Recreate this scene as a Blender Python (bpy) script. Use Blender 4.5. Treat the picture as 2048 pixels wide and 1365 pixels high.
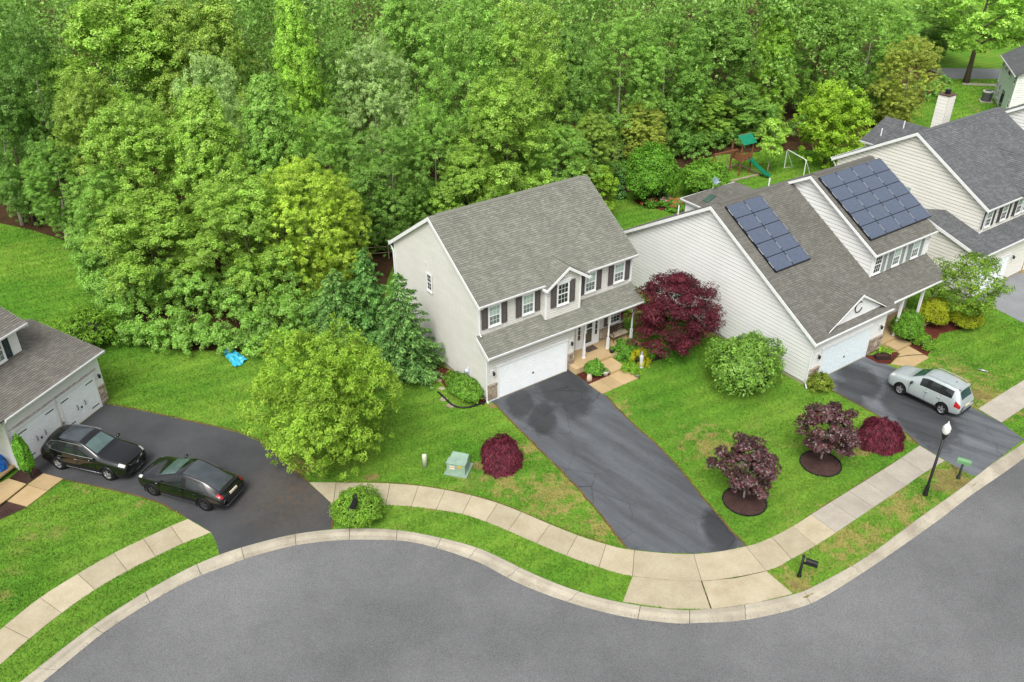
import bpy, bmesh, math, random
import numpy as np
from mathutils import Vector, Matrix, noise
R = math.radians
for o in list(bpy.data.objects): bpy.data.objects.remove(o)
scene = bpy.context.scene
COL = scene.collection

# ------------------------------------------------------------------ camera, sky, sun, exposure
CAM_H, PITCH, FPX = 29.036, R(31.44), 1719.68
cam = bpy.data.cameras.new("camera"); cam_ob = bpy.data.objects.new("camera", cam); COL.objects.link(cam_ob)
cam.sensor_width = 36.0; cam.lens = FPX / 2048 * 36.0; cam.clip_start = 0.5; cam.clip_end = 3000
cam_ob.location = (0, 0, CAM_H); cam_ob.rotation_euler = (R(90) - PITCH, 0, 0)
scene.camera = cam_ob
SUN_EL, SUN_AZ = 54.0, 193.0          # compass-style: 0 = +Y, clockwise
world = bpy.data.worlds.new("World"); scene.world = world; world.use_nodes = True
wn = world.node_tree; wn.nodes.clear()
wo = wn.nodes.new("ShaderNodeOutputWorld"); wb = wn.nodes.new("ShaderNodeBackground"); wb.inputs[1].default_value = 0.15
sky = wn.nodes.new("ShaderNodeTexSky"); sky.sky_type = 'NISHITA'; sky.sun_disc = False
sky.sun_elevation = R(SUN_EL); sky.sun_rotation = R(SUN_AZ); sky.air_density = 1.0; sky.dust_density = 6.0; sky.ozone_density = 1.0
hs = wn.nodes.new("ShaderNodeHueSaturation"); hs.inputs['Saturation'].default_value = 0.22
wn.links.new(sky.outputs[0], hs.inputs['Color']); wn.links.new(hs.outputs[0], wb.inputs[0]); wn.links.new(wb.outputs[0], wo.inputs[0])
sun = bpy.data.lights.new("sun", 'SUN'); sun.energy = 1.1; sun.angle = R(26); sun.color = (1.0, 0.97, 0.92)
sun_ob = bpy.data.objects.new("sun", sun); COL.objects.link(sun_ob)
d = Vector((math.sin(R(SUN_AZ)) * math.cos(R(SUN_EL)), math.cos(R(SUN_AZ)) * math.cos(R(SUN_EL)), math.sin(R(SUN_EL))))
sun_ob.rotation_euler = d.to_track_quat('Z', 'Y').to_euler(); sun_ob.location = d * 80
vs = scene.view_settings; vs.view_transform = 'Standard'; vs.look = 'None'; vs.gamma = 1.0; vs.use_curve_mapping = False
vs.exposure = 0.45
scene.render.engine = 'CYCLES'; cy = scene.cycles; cy.max_bounces = 5; cy.diffuse_bounces = 2; cy.glossy_bounces = 2; cy.transmission_bounces = 3; cy.caustics_reflective = False; cy.caustics_refractive = False; cy.use_adaptive_sampling = True; cy.adaptive_threshold = 0.02; cy.use_light_tree = False

# ------------------------------------------------------------------ measuring helpers
_F = np.array([0, math.cos(PITCH), -math.sin(PITCH)]); _U = np.array([0, math.sin(PITCH), math.cos(PITCH)])
def _ray(u, v): return _F * FPX + np.array([1., 0, 0]) * (u - 1024) + _U * (682.5 - v)
def G(u, v, z=0.0):                      # surveyed point on the level z seen at photo pixel (u, v)
    r = _ray(u, v); p = r * ((z - CAM_H) / r[2]); return Vector((p[0], p[1], z))
def AT(u, v, Y):                         # surveyed point at depth Y
    r = _ray(u, v); p = r * (Y / r[1]); return Vector((p[0], p[1], CAM_H + p[2]))
def smooth(pts, n=4):                    # Catmull-Rom through 2-D/3-D points
    P = [Vector(p) for p in pts]; out = []
    for i in range(len(P) - 1):
        a, b, c, e = P[max(i - 1, 0)], P[i], P[i + 1], P[min(i + 2, len(P) - 1)]
        for k in range(n):
            t = k / n
            out.append(0.5 * ((2 * b) + (c - a) * t + (2 * a - 5 * b + 4 * c - e) * t * t + (3 * b - a - 3 * c + e) * t ** 3))
    out.append(P[-1]); return out

# ------------------------------------------------------------------ object helpers
def tag(o, label=None, cat=None, group=None, kind=None):
    if label: o["label"] = label
    if cat: o["category"] = cat
    if group: o["group"] = group
    if kind: o["kind"] = kind
    return o
def empty(name, loc=(0, 0, 0), rz=0.0, label=None, cat=None, group=None):
    o = bpy.data.objects.new(name, None); o.empty_display_size = 0.3; COL.objects.link(o)
    o.location = loc; o.rotation_euler = (0, 0, rz); return tag(o, label, cat, group)
def link(name, me, parent=None, loc=None, rot=None):
    o = bpy.data.objects.new(name, me); COL.objects.link(o)
    if parent is not None: o.parent = parent
    if loc is not None: o.location = loc
    if rot is not None: o.rotation_euler = rot
    return o
def copy_tree(o, parent=None):
    c = o.copy(); COL.objects.link(c)
    if parent is not None: c.parent = parent
    for ch in list(o.children): copy_tree(ch, c)
    return c
def npmesh(name, verts, faces, mat, smooth_=False, uv=None):
    """verts Nx3, faces MxK int array (constant K)"""
    me = bpy.data.meshes.new(name); verts = np.asarray(verts, dtype=np.float32); faces = np.asarray(faces, dtype=np.int32)
    m, k = faces.shape
    me.vertices.add(len(verts)); me.vertices.foreach_set('co', verts.ravel())
    me.loops.add(m * k); me.loops.foreach_set('vertex_index', faces.ravel())
    me.polygons.add(m); me.polygons.foreach_set('loop_start', np.arange(0, m * k, k, dtype=np.int32)); 
    if smooth_: me.polygons.foreach_set('use_smooth', np.ones(m, dtype=bool))
    me.update(calc_edges=True); me.materials.append(mat); return me
class MB:
    def __init__(s): s.v = []; s.f = []; s.uv = None
    def poly(s, pts):
        n = len(s.v); s.v += [tuple(p) for p in pts]; s.f.append(tuple(range(n, n + len(pts)))); return s
    def box(s, x0, x1, y0, y1, z0, z1):
        n = len(s.v)
        s.v += [(x0, y0, z0), (x1, y0, z0), (x1, y1, z0), (x0, y1, z0), (x0, y0, z1), (x1, y0, z1), (x1, y1, z1), (x0, y1, z1)]
        s.f += [tuple(n + i for i in q) for q in ((3, 2, 1, 0), (4, 5, 6, 7), (0, 1, 5, 4), (1, 2, 6, 5), (2, 3, 7, 6), (3, 0, 4, 7))]; return s
    def hexa(s, p8):                       # bottom 4, top 4
        n = len(s.v); s.v += [tuple(p) for p in p8]
        s.f += [tuple(n + i for i in q) for q in ((3, 2, 1, 0), (4, 5, 6, 7), (0, 1, 5, 4), (1, 2, 6, 5), (2, 3, 7, 6), (3, 0, 4, 7))]; return s
    def prism(s, pts, off):                # planar polygon extruded by vector off
        n = len(s.v); k = len(pts); off = Vector(off)
        s.v += [tuple(p) for p in pts] + [tuple(Vector(p) + off) for p in pts]
        s.f.append(tuple(n + i for i in range(k))[::-1]); s.f.append(tuple(n + k + i for i in range(k)))
        for i in range(k): j = (i + 1) % k; s.f.append((n + i, n + j, n + k + j, n + k + i))
        return s
    def tube(s, pts, r, sides=8, cap=True):
        pts = [Vector(p) for p in pts]; rs = r if isinstance(r, (list, tuple)) else [r] * len(pts); n0 = len(s.v); prev = None
        for i, p in enumerate(pts):
            t = (pts[min(i + 1, len(pts) - 1)] - pts[max(i - 1, 0)]).normalized()
            if prev is None: a = t.orthogonal().normalized()
            else: a = (prev - t * prev.dot(t)).normalized()
            prev = a; b = t.cross(a)
            for k in range(sides):
                an = 2 * math.pi * k / sides; s.v.append(tuple(p + (a * math.cos(an) + b * math.sin(an)) * rs[i]))
        for i in range(len(pts) - 1):
            for k in range(sides):
                q = n0 + i * sides; k2 = (k + 1) % sides; s.f.append((q + k, q + k2, q + sides + k2, q + sides + k))
        if cap:
            s.f.append(tuple(n0 + k for k in range(sides))[::-1]); s.f.append(tuple(n0 + (len(pts) - 1) * sides + k for k in range(sides)))
        return s
    def lathe(s, prof, c=(0, 0, 0), sides=16, axis='z'):
        n0 = len(s.v); c = Vector(c)
        for (r, z) in prof:
            for k in range(sides):
                a = 2 * math.pi * k / sides
                q = Vector((r * math.cos(a), r * math.sin(a), z)) if axis == 'z' else Vector((r * math.cos(a), z, r * math.sin(a)))
                s.v.append(tuple(c + q))
        for i in range(len(prof) - 1):
            for k in range(sides):
                k2 = (k + 1) % sides; q = n0 + i * sides; s.f.append((q + k, q + k2, q + sides + k2, q + sides + k))
        return s
    def mesh(s, name, mat, smooth_=False, bevel=0):
        me = bpy.data.meshes.new(name); me.from_pydata(s.v, [], s.f); me.update()
        bm = bmesh.new(); bm.from_mesh(me)
        bmesh.ops.recalc_face_normals(bm, faces=bm.faces)
        if bevel: bmesh.ops.bevel(bm, geom=list(bm.edges), offset=bevel, segments=1, affect='EDGES', profile=0.5)
        bm.to_mesh(me); bm.free()
        if smooth_:
            for p in me.polygons: p.use_smooth = True
        me.materials.append(mat); return me
    def build(s, name, mat, parent=None, loc=None, rot=None, smooth_=False, bevel=0):
        return link(name, s.mesh(name, mat, smooth_, bevel), parent, loc, rot)

# ------------------------------------------------------------------ materials
def srgb(r, g, b):
    f = lambda c: (c / 255 / 12.92) if c / 255 <= 0.04045 else ((c / 255 + 0.055) / 1.055) ** 2.4
    return (f(r), f(g), f(b), 1)
class NT:
    def __init__(s, name):
        s.m = bpy.data.materials.new(name); s.m.use_nodes = True; s.t = s.m.node_tree; s.t.nodes.clear()
        s.out = s.n('OutputMaterial'); s._tc = None
    def n(s, t, **kw):
        x = s.t.nodes.new('ShaderNode' + t)
        for k, v in kw.items(): setattr(x, k, v)
        return x
    def l(s, a, b): s.t.links.new(a, b)
    def tc(s, which='Object'):
        if s._tc is None: s._tc = s.n('TexCoord')
        return s._tc.outputs[which]
    def noise(s, scale, detail=3, rough=0.55, vec=None, out='Fac', dist=0.0):
        x = s.n('TexNoise'); x.inputs['Scale'].default_value = scale; x.inputs['Detail'].default_value = detail
        x.inputs['Roughness'].default_value = rough; x.inputs['Distortion'].default_value = dist
        s.l(vec if vec is not None else s.tc(), x.inputs['Vector']); return x.outputs[out]
    def mapping(s, vec, scale=(1, 1, 1), rot=(0, 0, 0), loc=(0, 0, 0)):
        x = s.n('Mapping'); x.inputs['Scale'].default_value = scale; x.inputs['Rotation'].default_value = rot; x.inputs['Location'].default_value = loc
        s.l(vec, x.inputs['Vector']); return x.outputs[0]
    def ramp(s, fac, stops, interp='LINEAR'):
        x = s.n('ValToRGB'); x.color_ramp.interpolation = interp; e = x.color_ramp.elements
        while len(e) < len(stops): e.new(0.5)
        for i, (p, c) in enumerate(stops): e[i].position = p; e[i].color = c if len(c) == 4 else (*c, 1)
        s.l(fac, x.inputs[0]); return x.outputs[0]
    def mix(s, fac, a, b, mode='MIX'):
        x = s.n('Mix', data_type='RGBA', blend_type=mode)
        for sock, v in ((x.inputs[0], fac), (x.inputs[6], a), (x.inputs[7], b)):
            if hasattr(v, 'is_output'): s.l(v, sock)
            else: sock.default_value = v
        return x.outputs[2]
    def math(s, op, a, b=0.5, clamp=False):
        x = s.n('Math', operation=op); x.use_clamp = clamp
        for sock, v in ((x.inputs[0], a), (x.inputs[1], b)):
            if hasattr(v, 'is_output'): s.l(v, sock)
            else: sock.default_value = v
        return x.outputs[0]
    def bump(s, h, strength=0.3, dist=0.02):
        x = s.n('Bump'); x.inputs['Strength'].default_value = strength; x.inputs['Distance'].default_value = dist
        s.l(h, x.inputs['Height']); return x.outputs[0]
    def pbr(s, color, rough=0.8, spec=0.3, metal=0.0, normal=None, coat=0.0, finish=True):
        b = s.n('BsdfPrincipled')
        for sock, v in ((b.inputs['Base Color'], color), (b.inputs['Roughness'], rough), (b.inputs['Metallic'], metal)):
            if hasattr(v, 'is_output'): s.l(v, sock)
            else: sock.default_value = v
        b.inputs['Specular IOR Level'].default_value = spec; b.inputs['Coat Weight'].default_value = coat; b.inputs['Coat Roughness'].default_value = 0.04
        if normal is not None: s.l(normal, b.inputs['Normal'])
        if finish: s.l(b.outputs[0], s.out.inputs['Surface'])
        return b
def g3(v): return (v, v, v, 1)
def plain(name, col, rough=0.6, spec=0.3, metal=0.0, var=0.06, vscale=3.0, coat=0.0, bump=0.0, bscale=40):
    t = NT(name); n = t.noise(vscale, 4)
    c = t.mix(1.0, col, t.ramp(n, [(0.3, g3(1 - var * 2)), (0.7, g3(1 + var))]), 'MULTIPLY')
    nb = t.bump(t.noise(bscale, 3), bump, 0.02) if bump else None
    t.pbr(c, rough, spec, metal, nb, coat); return t.m
M = {}
M['white'] = plain('white_trim', srgb(232, 233, 232), 0.5, 0.35, var=0.03)
M['concrete_base'] = plain('foundation', srgb(170, 162, 140), 0.9, bump=0.2)
M['shutter_brown'] = plain('shutter_taupe', srgb(92, 86, 84), 0.55, var=0.05)
M['shutter_grey'] = plain('shutter_sage', srgb(140, 150, 148), 0.55)
M['shutter_dark'] = plain('shutter_charcoal', srgb(70, 70, 74), 0.55)
M['black_metal'] = plain('black_metal', srgb(28, 28, 30), 0.45, 0.4)
M['dark'] = plain('dark_cavity', srgb(18, 18, 19), 0.8)
M['black_plastic'] = plain('black_plastic', srgb(30, 30, 31), 0.5)
M['rubber'] = plain('rubber', srgb(26, 26, 26), 0.85, 0.2)
def glassmat(name, col, rough=0.06, spec=0.6): 
    t = NT(name); n = t.noise(1.3, 3); c = t.mix(1.0, col, t.ramp(n, [(0.3, g3(0.7)), (0.7, g3(1.25))]), 'MULTIPLY'); t.pbr(c, rough, spec); return t.m
M['pane_dark'] = glassmat('window_pane', srgb(52, 58, 56))
M['pane_mid'] = glassmat('window_pane_curtain', srgb(110, 122, 118))
M['pane_blind'] = glassmat('window_pane_blind', srgb(168, 190, 178), 0.12)
def siding(name, col, var=0.05):
    t = NT(name); v = t.mapping(t.tc(), (0.35, 0.35, 1.2)); n = t.noise(1.6, 5, 0.6, v); n2 = t.noise(0.35, 3, 0.6)
    c = t.mix(1.0, col, t.ramp(n, [(0.25, g3(1 - var * 1.6)), (0.75, g3(1 + var * 0.6))]), 'MULTIPLY')
    c = t.mix(1.0, c, t.ramp(n2, [(0.3, (0.94, 0.94, 0.92)), (0.7, (1, 1, 1))]), 'MULTIPLY')
    t.pbr(c, 0.55, 0.35); return t.m
M['siding_tan'] = siding('vinyl_siding_greige', srgb(220, 218, 212))
M['siding_white'] = siding('vinyl_siding_white', srgb(232, 233, 231), 0.03)
M['siding_cream'] = siding('vinyl_siding_cream', srgb(232, 230, 221))
M['siding_teal'] = siding('vinyl_siding_pale_teal', srgb(222, 236, 230))
def shingle(name, base, lo, hi, tw=0.30, th=0.145):
    t = NT(name); uv = t.tc('UV'); b = t.n('TexBrick'); t.l(uv, b.inputs['Vector']); b.offset = 0.5
    b.inputs['Scale'].default_value = 1.0; b.inputs['Brick Width'].default_value = tw; b.inputs['Row Height'].default_value = th
    b.inputs['Mortar Size'].default_value = 0.006; b.inputs['Color1'].default_value = g3(0); b.inputs['Color2'].default_value = g3(1); b.inputs['Mortar'].default_value = g3(0.1); b.inputs['Bias'].default_value = -0.35
    b2 = t.n('TexBrick'); t.l(t.mapping(uv, (1, 1, 1), (0, 0, 0), (0.11, 0, 0)), b2.inputs['Vector']); b2.offset = 0.37
    b2.inputs['Scale'].default_value = 1.0; b2.inputs['Brick Width'].default_value = tw * 0.62; b2.inputs['Row Height'].default_value = th; b2.inputs['Mortar Size'].default_value = 0.0
    b2.inputs['Color1'].default_value = g3(0); b2.inputs['Color2'].default_value = g3(1); b2.inputs['Bias'].default_value = -0.5
    c = t.mix(t.math('MULTIPLY', b2.outputs[0], 0.34), t.mix(b.outputs[0], lo, base), hi)
    c = t.mix(1.0, c, t.ramp(t.noise(0.45, 4, 0.6, uv), [(0.3, (0.93, 0.93, 0.92)), (0.7, (1.05, 1.05, 1.05))]), 'MULTIPLY')
    streak = t.noise(1.0, 4, 0.6, t.mapping(uv, (1.4, 0.12, 1)))
    c = t.mix(1.0, c, t.ramp(streak, [(0.3, g3(0.88)), (0.65, g3(1.04))]), 'MULTIPLY')
    c = t.mix(1.0, c, t.ramp(t.noise(60, 2, 0.6, uv), [(0.3, g3(0.85)), (0.7, g3(1.15))]), 'MULTIPLY')
    t.pbr(c, 0.9, 0.2, normal=t.bump(t.noise(90, 2, 0.6, uv), 0.25, 0.01)); return t.m
M['roof_main'] = shingle('shingle_weathered_grey', srgb(136, 137, 126), srgb(116, 117, 108), srgb(174, 175, 163))
M['roof_solar'] = shingle('shingle_brown_grey', srgb(120, 119, 111), srgb(102, 101, 95), srgb(154, 153, 144))
M['roof_blue'] = shingle('shingle_slate_grey', srgb(116, 118, 119), srgb(94, 96, 98), srgb(148, 150, 151))
M['roof_left'] = shingle('shingle_tan_grey', srgb(128, 125, 117), srgb(108, 105, 99), srgb(168, 162, 152))
def concrete(name, col, stain):
    t = NT(name); rnd = t.n('ObjectInfo').outputs['Random']
    c = t.mix(t.ramp(t.noise(0.8, 5, 0.62), [(0.35, g3(0)), (0.75, g3(1))]), col, stain)
    c = t.mix(1.0, c, t.ramp(rnd, [(0, g3(0.88)), (1, g3(1.06))]), 'MULTIPLY')
    c = t.mix(1.0, c, t.ramp(t.noise(14, 4, 0.7), [(0.3, g3(0.88)), (0.7, g3(1.08))]), 'MULTIPLY')
    c = t.mix(1.0, c, t.ramp(t.noise(70, 2, 0.6), [(0.3, g3(0.9)), (0.7, g3(1.1))]), 'MULTIPLY')
    t.pbr(c, 0.9, 0.2, normal=t.bump(t.noise(60, 3), 0.2, 0.01)); return t.m
M['walk_tan'] = concrete('concrete_tan', srgb(184, 174, 149), srgb(164, 152, 126))
M['walk_grey'] = concrete('concrete_grey', srgb(178, 171, 158), srgb(158, 150, 138))
M['kerb'] = concrete('concrete_kerb', srgb(180, 173, 156), srgb(148, 140, 124))
M['step_tan'] = concrete('concrete_porch', srgb(188, 164, 124), srgb(170, 146, 108))
def asphalt(name, lo, hi, speck=0.3, crack=None, wet=False, stain=None, streak=None, wets=(), soft=False):
    t = NT(name); big = t.noise((.09 if soft else 0.3) if streak is None else 1.0, 6, 0.5 if soft else 0.62, None if streak is None else t.mapping(t.mapping(t.tc(), (1, 1, 1), (0, 0, streak)), (.9, .13, 1))); c = t.mix(t.ramp(big, [(0.35, g3(0)), (0.68, g3(1))]), lo, hi)
    c = t.mix(1.0, c, t.ramp(t.noise(1.1, 5, 0.65), [(0.3, g3(0.93)), (0.7, g3(1.05))]), 'MULTIPLY')
    c = t.mix(1.0, c, t.ramp(t.noise(22, 3, 0.75), [(0.3, g3(1 - speck)), (0.72, g3(1 + speck))]), 'MULTIPLY')
    if crack:
        w = t.n('TexVoronoi', feature='DISTANCE_TO_EDGE'); w.inputs['Scale'].default_value = crack[0]
        nv = t.noise(1.4, 4, 0.6, out='Color'); mv = t.mix(0.35, t.tc(), nv, 'ADD'); t.l(mv, w.inputs['Vector'])
        gate = t.ramp(t.noise(0.16, 3, 0.5, t.mapping(t.tc(), (1, 1, 1), (0, 0, 0), (crack[2], 3, 1))), [(0.47, g3(0)), (0.58, g3(1))])
        line = t.ramp(w.outputs['Distance'], [(0.0, g3(1)), (crack[1], g3(0))])
        c = t.mix(t.math('MULTIPLY', t.math('MULTIPLY', gate, line), 0.65), c, g3(0.012))
    if stain:
        c = t.mix(stain(t), c, srgb(120, 92, 48))
    rough = 0.88; damp = None
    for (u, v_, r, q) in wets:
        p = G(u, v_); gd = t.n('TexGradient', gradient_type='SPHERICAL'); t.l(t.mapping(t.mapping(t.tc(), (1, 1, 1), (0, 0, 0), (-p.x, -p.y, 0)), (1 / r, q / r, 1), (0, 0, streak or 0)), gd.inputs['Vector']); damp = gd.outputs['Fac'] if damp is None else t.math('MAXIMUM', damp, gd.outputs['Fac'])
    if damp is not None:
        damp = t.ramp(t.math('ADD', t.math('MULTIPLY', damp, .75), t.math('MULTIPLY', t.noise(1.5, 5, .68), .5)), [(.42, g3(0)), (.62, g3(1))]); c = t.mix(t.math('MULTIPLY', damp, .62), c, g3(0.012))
    if wet:
        rough = t.ramp(t.noise(0.35, 4, 0.6, t.mapping(t.tc(), (1, 1, 1), (0, 0, 0), (7, 2, 0))), [(0.4, g3(0.85)), (0.62, g3(0.42))])
    t.pbr(c, rough, 0.35, normal=t.bump(t.noise(120, 3, 0.7), 0.35, 0.01)); return t.m
M['road'] = asphalt('asphalt_road', srgb(93, 94, 95), srgb(121, 122, 123), 0.42, soft=True)
M['drive_main'] = asphalt('asphalt_sealed_worn', srgb(74, 76, 79), srgb(98, 102, 107), 0.2, (0.42, 0.014, 2), wet=True, streak=-R(35.1 + 8), wets=((1125, 775, 2.6, .8), (1150, 800, 1.6, .6), (1085, 838, 1.2, .5), (1440, 1062, 1.2, .5), (1040, 808, 1.3, .6)))
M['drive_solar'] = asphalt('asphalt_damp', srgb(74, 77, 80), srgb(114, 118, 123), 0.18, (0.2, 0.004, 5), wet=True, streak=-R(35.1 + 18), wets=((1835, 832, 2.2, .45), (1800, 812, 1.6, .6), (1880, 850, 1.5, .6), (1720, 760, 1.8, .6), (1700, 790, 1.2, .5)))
def _st(t):
    sp = t.n('TexGradient', gradient_type='SPHERICAL'); p = G(600, 985)
    t.l(t.mapping(t.tc(), (0.26, 0.26, 1), (0, 0, 0), (-p.x * 0.26, -p.y * 0.26, 0)), sp.inputs['Vector'])
    return t.math('MULTIPLY', t.math('MULTIPLY', sp.outputs['Fac'], t.ramp(t.noise(3, 5, 0.7), [(0.35, g3(0)), (0.65, g3(1))])), 0.36, True)
M['drive_left'] = asphalt('asphalt_dark', srgb(64, 65, 67), srgb(78, 79, 81), 0.22, stain=_st)
M['drive_far'] = asphalt('asphalt_grey', srgb(126, 128, 130), srgb(140, 142, 144), 0.12)
def lawncolor(t, obj_is_world=True):
    v = t.n('NewGeometry').outputs['Position']
    a = t.noise(0.16, 4, 0.6, v); b = t.noise(1.1, 4, 0.65, v); c_ = t.noise(6, 3, 0.7, v)
    c = t.mix(t.ramp(a, [(0.36, g3(0)), (0.64, g3(1))]), srgb(90, 139, 44), srgb(132, 166, 62))
    c = t.mix(t.ramp(b, [(0.38, g3(0)), (0.72, g3(0.75))]), c, srgb(100, 151, 46))
    c = t.mix(1.0, c, t.ramp(c_, [(0.3, g3(0.74)), (0.7, g3(1.16))]), 'MULTIPLY')
    wv = t.n('TexWave'); wv.inputs['Scale'].default_value = .28; wv.inputs['Distortion'].default_value = 1.2; wv.inputs['Detail'].default_value = 2; t.l(t.mapping(v, (1, 1, 1), (0, 0, R(62))), wv.inputs['Vector']); c = t.mix(1.0, c, t.ramp(wv.outputs['Fac'], [(.2, g3(.93)), (.8, g3(1.05))]), 'MULTIPLY')
    # thin, straw-coloured patches that lie in the dry places of the lot
    dry = t.math('MULTIPLY', t.ramp(t.noise(0.55, 5, 0.7, v), [(0.52, g3(0)), (0.66, g3(1))]), t.ramp(t.noise(0.09, 2, 0.5, t.mapping(v, (1, 1, 1), (0, 0, 0), (3.1, 8.7, 0))), [(0.53, g3(0)), (0.66, g3(1))]))
    wear = None
    for (u, w, r) in ((1110, 990, 3.2), (1215, 1058, 2.2), (1900, 772, 5.0), (1985, 800, 3.0), (1905, 958, 2.2), (1700, 1075, 3.2), (1800, 1010, 3.0), (1010, 965, 1.8), (1420, 890, 2.6), (1225, 815, 1.6), (1600, 1165, 1.8), (1060, 900, 1.4), (600, 935, 1.8), (880, 1000, 1.6)):
        p = G(u, w); gd = t.n('TexGradient', gradient_type='SPHERICAL'); t.l(t.mapping(v, (1 / r, 1 / r, 1), (0, 0, 0), (-p.x / r, -p.y / r, 0)), gd.inputs['Vector']); wear = gd.outputs['Fac'] if wear is None else t.math('MAXIMUM', wear, gd.outputs['Fac'])
    spots = t.ramp(t.math('ADD', t.math('MULTIPLY', wear, .27), t.noise(1.6, 5, 0.72, v)), [(0.60, g3(0)), (0.74, g3(1))])
    dry = t.math('MAXIMUM', dry, t.math('MULTIPLY', spots, t.math('GREATER_THAN', wear, 0.001)), True)
    return c, dry, v
t = NT('lawn_soil'); c, dry, v = lawncolor(t); c = t.mix(t.math('MULTIPLY', dry, 0.75), c, srgb(172, 150, 96)); c = t.mix(1.0, c, g3(0.9), 'MULTIPLY')
t.pbr(c, 0.95, 0.1, normal=t.bump(t.noise(25, 4, 0.7, v), 0.9, 0.05)); M['lawn'] = t.m
t = NT('grass_blades'); c, dry, v = lawncolor(t); c = t.mix(t.math('MULTIPLY', dry, 0.62), c, srgb(168, 156, 96))
ri = t.n('NewGeometry').outputs['Random Per Island']; c = t.mix(1.0, c, t.ramp(ri, [(0, g3(0.7)), (1, g3(1.35))]), 'MULTIPLY')
b = t.pbr(c, 0.7, 0.2, finish=False); tr = t.n('BsdfTranslucent'); t.l(c, tr.inputs[0]); ms = t.n('MixShader'); ms.inputs[0].default_value = 0.3
t.l(b.outputs[0], ms.inputs[1]); t.l(tr.outputs[0], ms.inputs[2]); t.l(ms.outputs[0], t.out.inputs[0]); M['grass'] = t.m
def soil(name, a, b_, s=9):
    t = NT(name); c = t.mix(t.noise(s, 4, 0.75), a, b_); c = t.mix(1.0, c, t.ramp(t.noise(1.2, 3), [(0.3, g3(0.75)), (0.7, g3(1.2))]), 'MULTIPLY')
    c = t.mix(1.0, c, t.ramp(t.noise(40, 2, 0.7), [(0.35, g3(0.5)), (0.7, g3(1.5))]), 'MULTIPLY')
    t.pbr(c, 0.95, 0.1, normal=t.bump(t.noise(30, 4, 0.75), 1.0, 0.06)); return t.m
M['mulch'] = soil('mulch_dark', srgb(98, 74, 68), srgb(66, 50, 47))
M['mulch_red'] = soil('mulch_red', srgb(120, 62, 50), srgb(84, 44, 38))
M['litter'] = soil('leaf_litter', srgb(96, 68, 50), srgb(62, 52, 34), 4)
M['bare'] = soil('bare_soil', srgb(158, 138, 92), srgb(128, 124, 66))
def leafmat(name, cols, clump=0.9, trans=0.3, rough=0.55, spec=0.25, var=0.45):
    t = NT(name); ri = t.n('NewGeometry').outputs['Random Per Island']; oi = t.n('ObjectInfo')
    n = len(cols); c = t.ramp(ri, [(i / max(n - 1, 1), q) for i, q in enumerate(cols)])
    c = t.mix(1.0, c, t.ramp(t.noise(clump, 3, 0.6), [(0.3, g3(1 - var)), (0.7, g3(1 + var * 0.7))]), 'MULTIPLY')
    c = t.mix(1.0, c, oi.outputs['Color'], 'MULTIPLY')
    b = t.pbr(c, rough, spec, finish=False); tr = t.n('BsdfTranslucent'); t.l(c, tr.inputs[0]); ms = t.n('MixShader'); ms.inputs[0].default_value = trans
    t.l(b.outputs[0], ms.inputs[1]); t.l(tr.outputs[0], ms.inputs[2]); t.l(ms.outputs[0], t.out.inputs[0]); return t.m
M['leaf_wood'] = leafmat('leaf_woodland', trans=.36, var=.38, rough=.42, spec=.45, cols=[srgb(118, 162, 64), srgb(148, 194, 84), srgb(192, 224, 128), srgb(132, 178, 72)])
M['leaf_yellow'] = leafmat('leaf_yellow_green', [srgb(122, 166, 46), srgb(148, 190, 58), srgb(178, 210, 80), srgb(134, 176, 52)])
M['leaf_conifer'] = leafmat('leaf_conifer', [srgb(62, 102, 46), srgb(92, 140, 64), srgb(152, 192, 104)], trans=0.12)
M['leaf_red'] = leafmat('leaf_red_maple', [srgb(74, 26, 36), srgb(102, 32, 44), srgb(60, 24, 34), srgb(122, 46, 58)], trans=0.15)
M['leaf_lace'] = leafmat('leaf_lace_maple', [srgb(98, 36, 52), srgb(128, 48, 66), srgb(80, 34, 44), srgb(112, 54, 62)], 2.5, trans=0.15)
M['leaf_purple'] = leafmat('leaf_purple', [srgb(58, 40, 42), srgb(84, 56, 56), srgb(100, 44, 54), srgb(66, 56, 48), srgb(126, 100, 98)], 2.0, trans=0.15, rough=0.4, spec=0.5)
M['leaf_shrub'] = leafmat('leaf_shrub', [srgb(86, 134, 46), srgb(118, 168, 58), srgb(150, 192, 76)], 2.5)
M['leaf_rhodo'] = leafmat('leaf_rhododendron', [srgb(92, 138, 50), srgb(128, 172, 64), srgb(168, 204, 96)], 2.0, rough=0.4, spec=0.5)
M['leaf_gold'] = leafmat('leaf_gold', [srgb(168, 172, 36), srgb(208, 200, 46), srgb(142, 164, 44)], 2.0)
M['petal'] = leafmat('petals', [srgb(206, 140, 170), srgb(216, 176, 196), srgb(190, 96, 104)], 2.0, trans=0.1)
M['petal_orange'] = leafmat('petals_orange', [srgb(196, 92, 66), srgb(210, 130, 100), srgb(180, 70, 60)], 2.0, trans=0.1)
def barkm(name, a, b_):
    t = NT(name); n = t.noise(3, 5, 0.7, t.mapping(t.tc(), (4, 4, 0.7))); c = t.mix(n, a, b_); t.pbr(c, 0.95, 0.1, normal=t.bump(n, 0.6, 0.05)); return t.m
M['bark'] = barkm('bark_grey_brown', srgb(66, 56, 46), srgb(120, 108, 94)); M['bark_pale'] = barkm('bark_pale', srgb(140, 130, 116), srgb(196, 188, 174))

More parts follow.
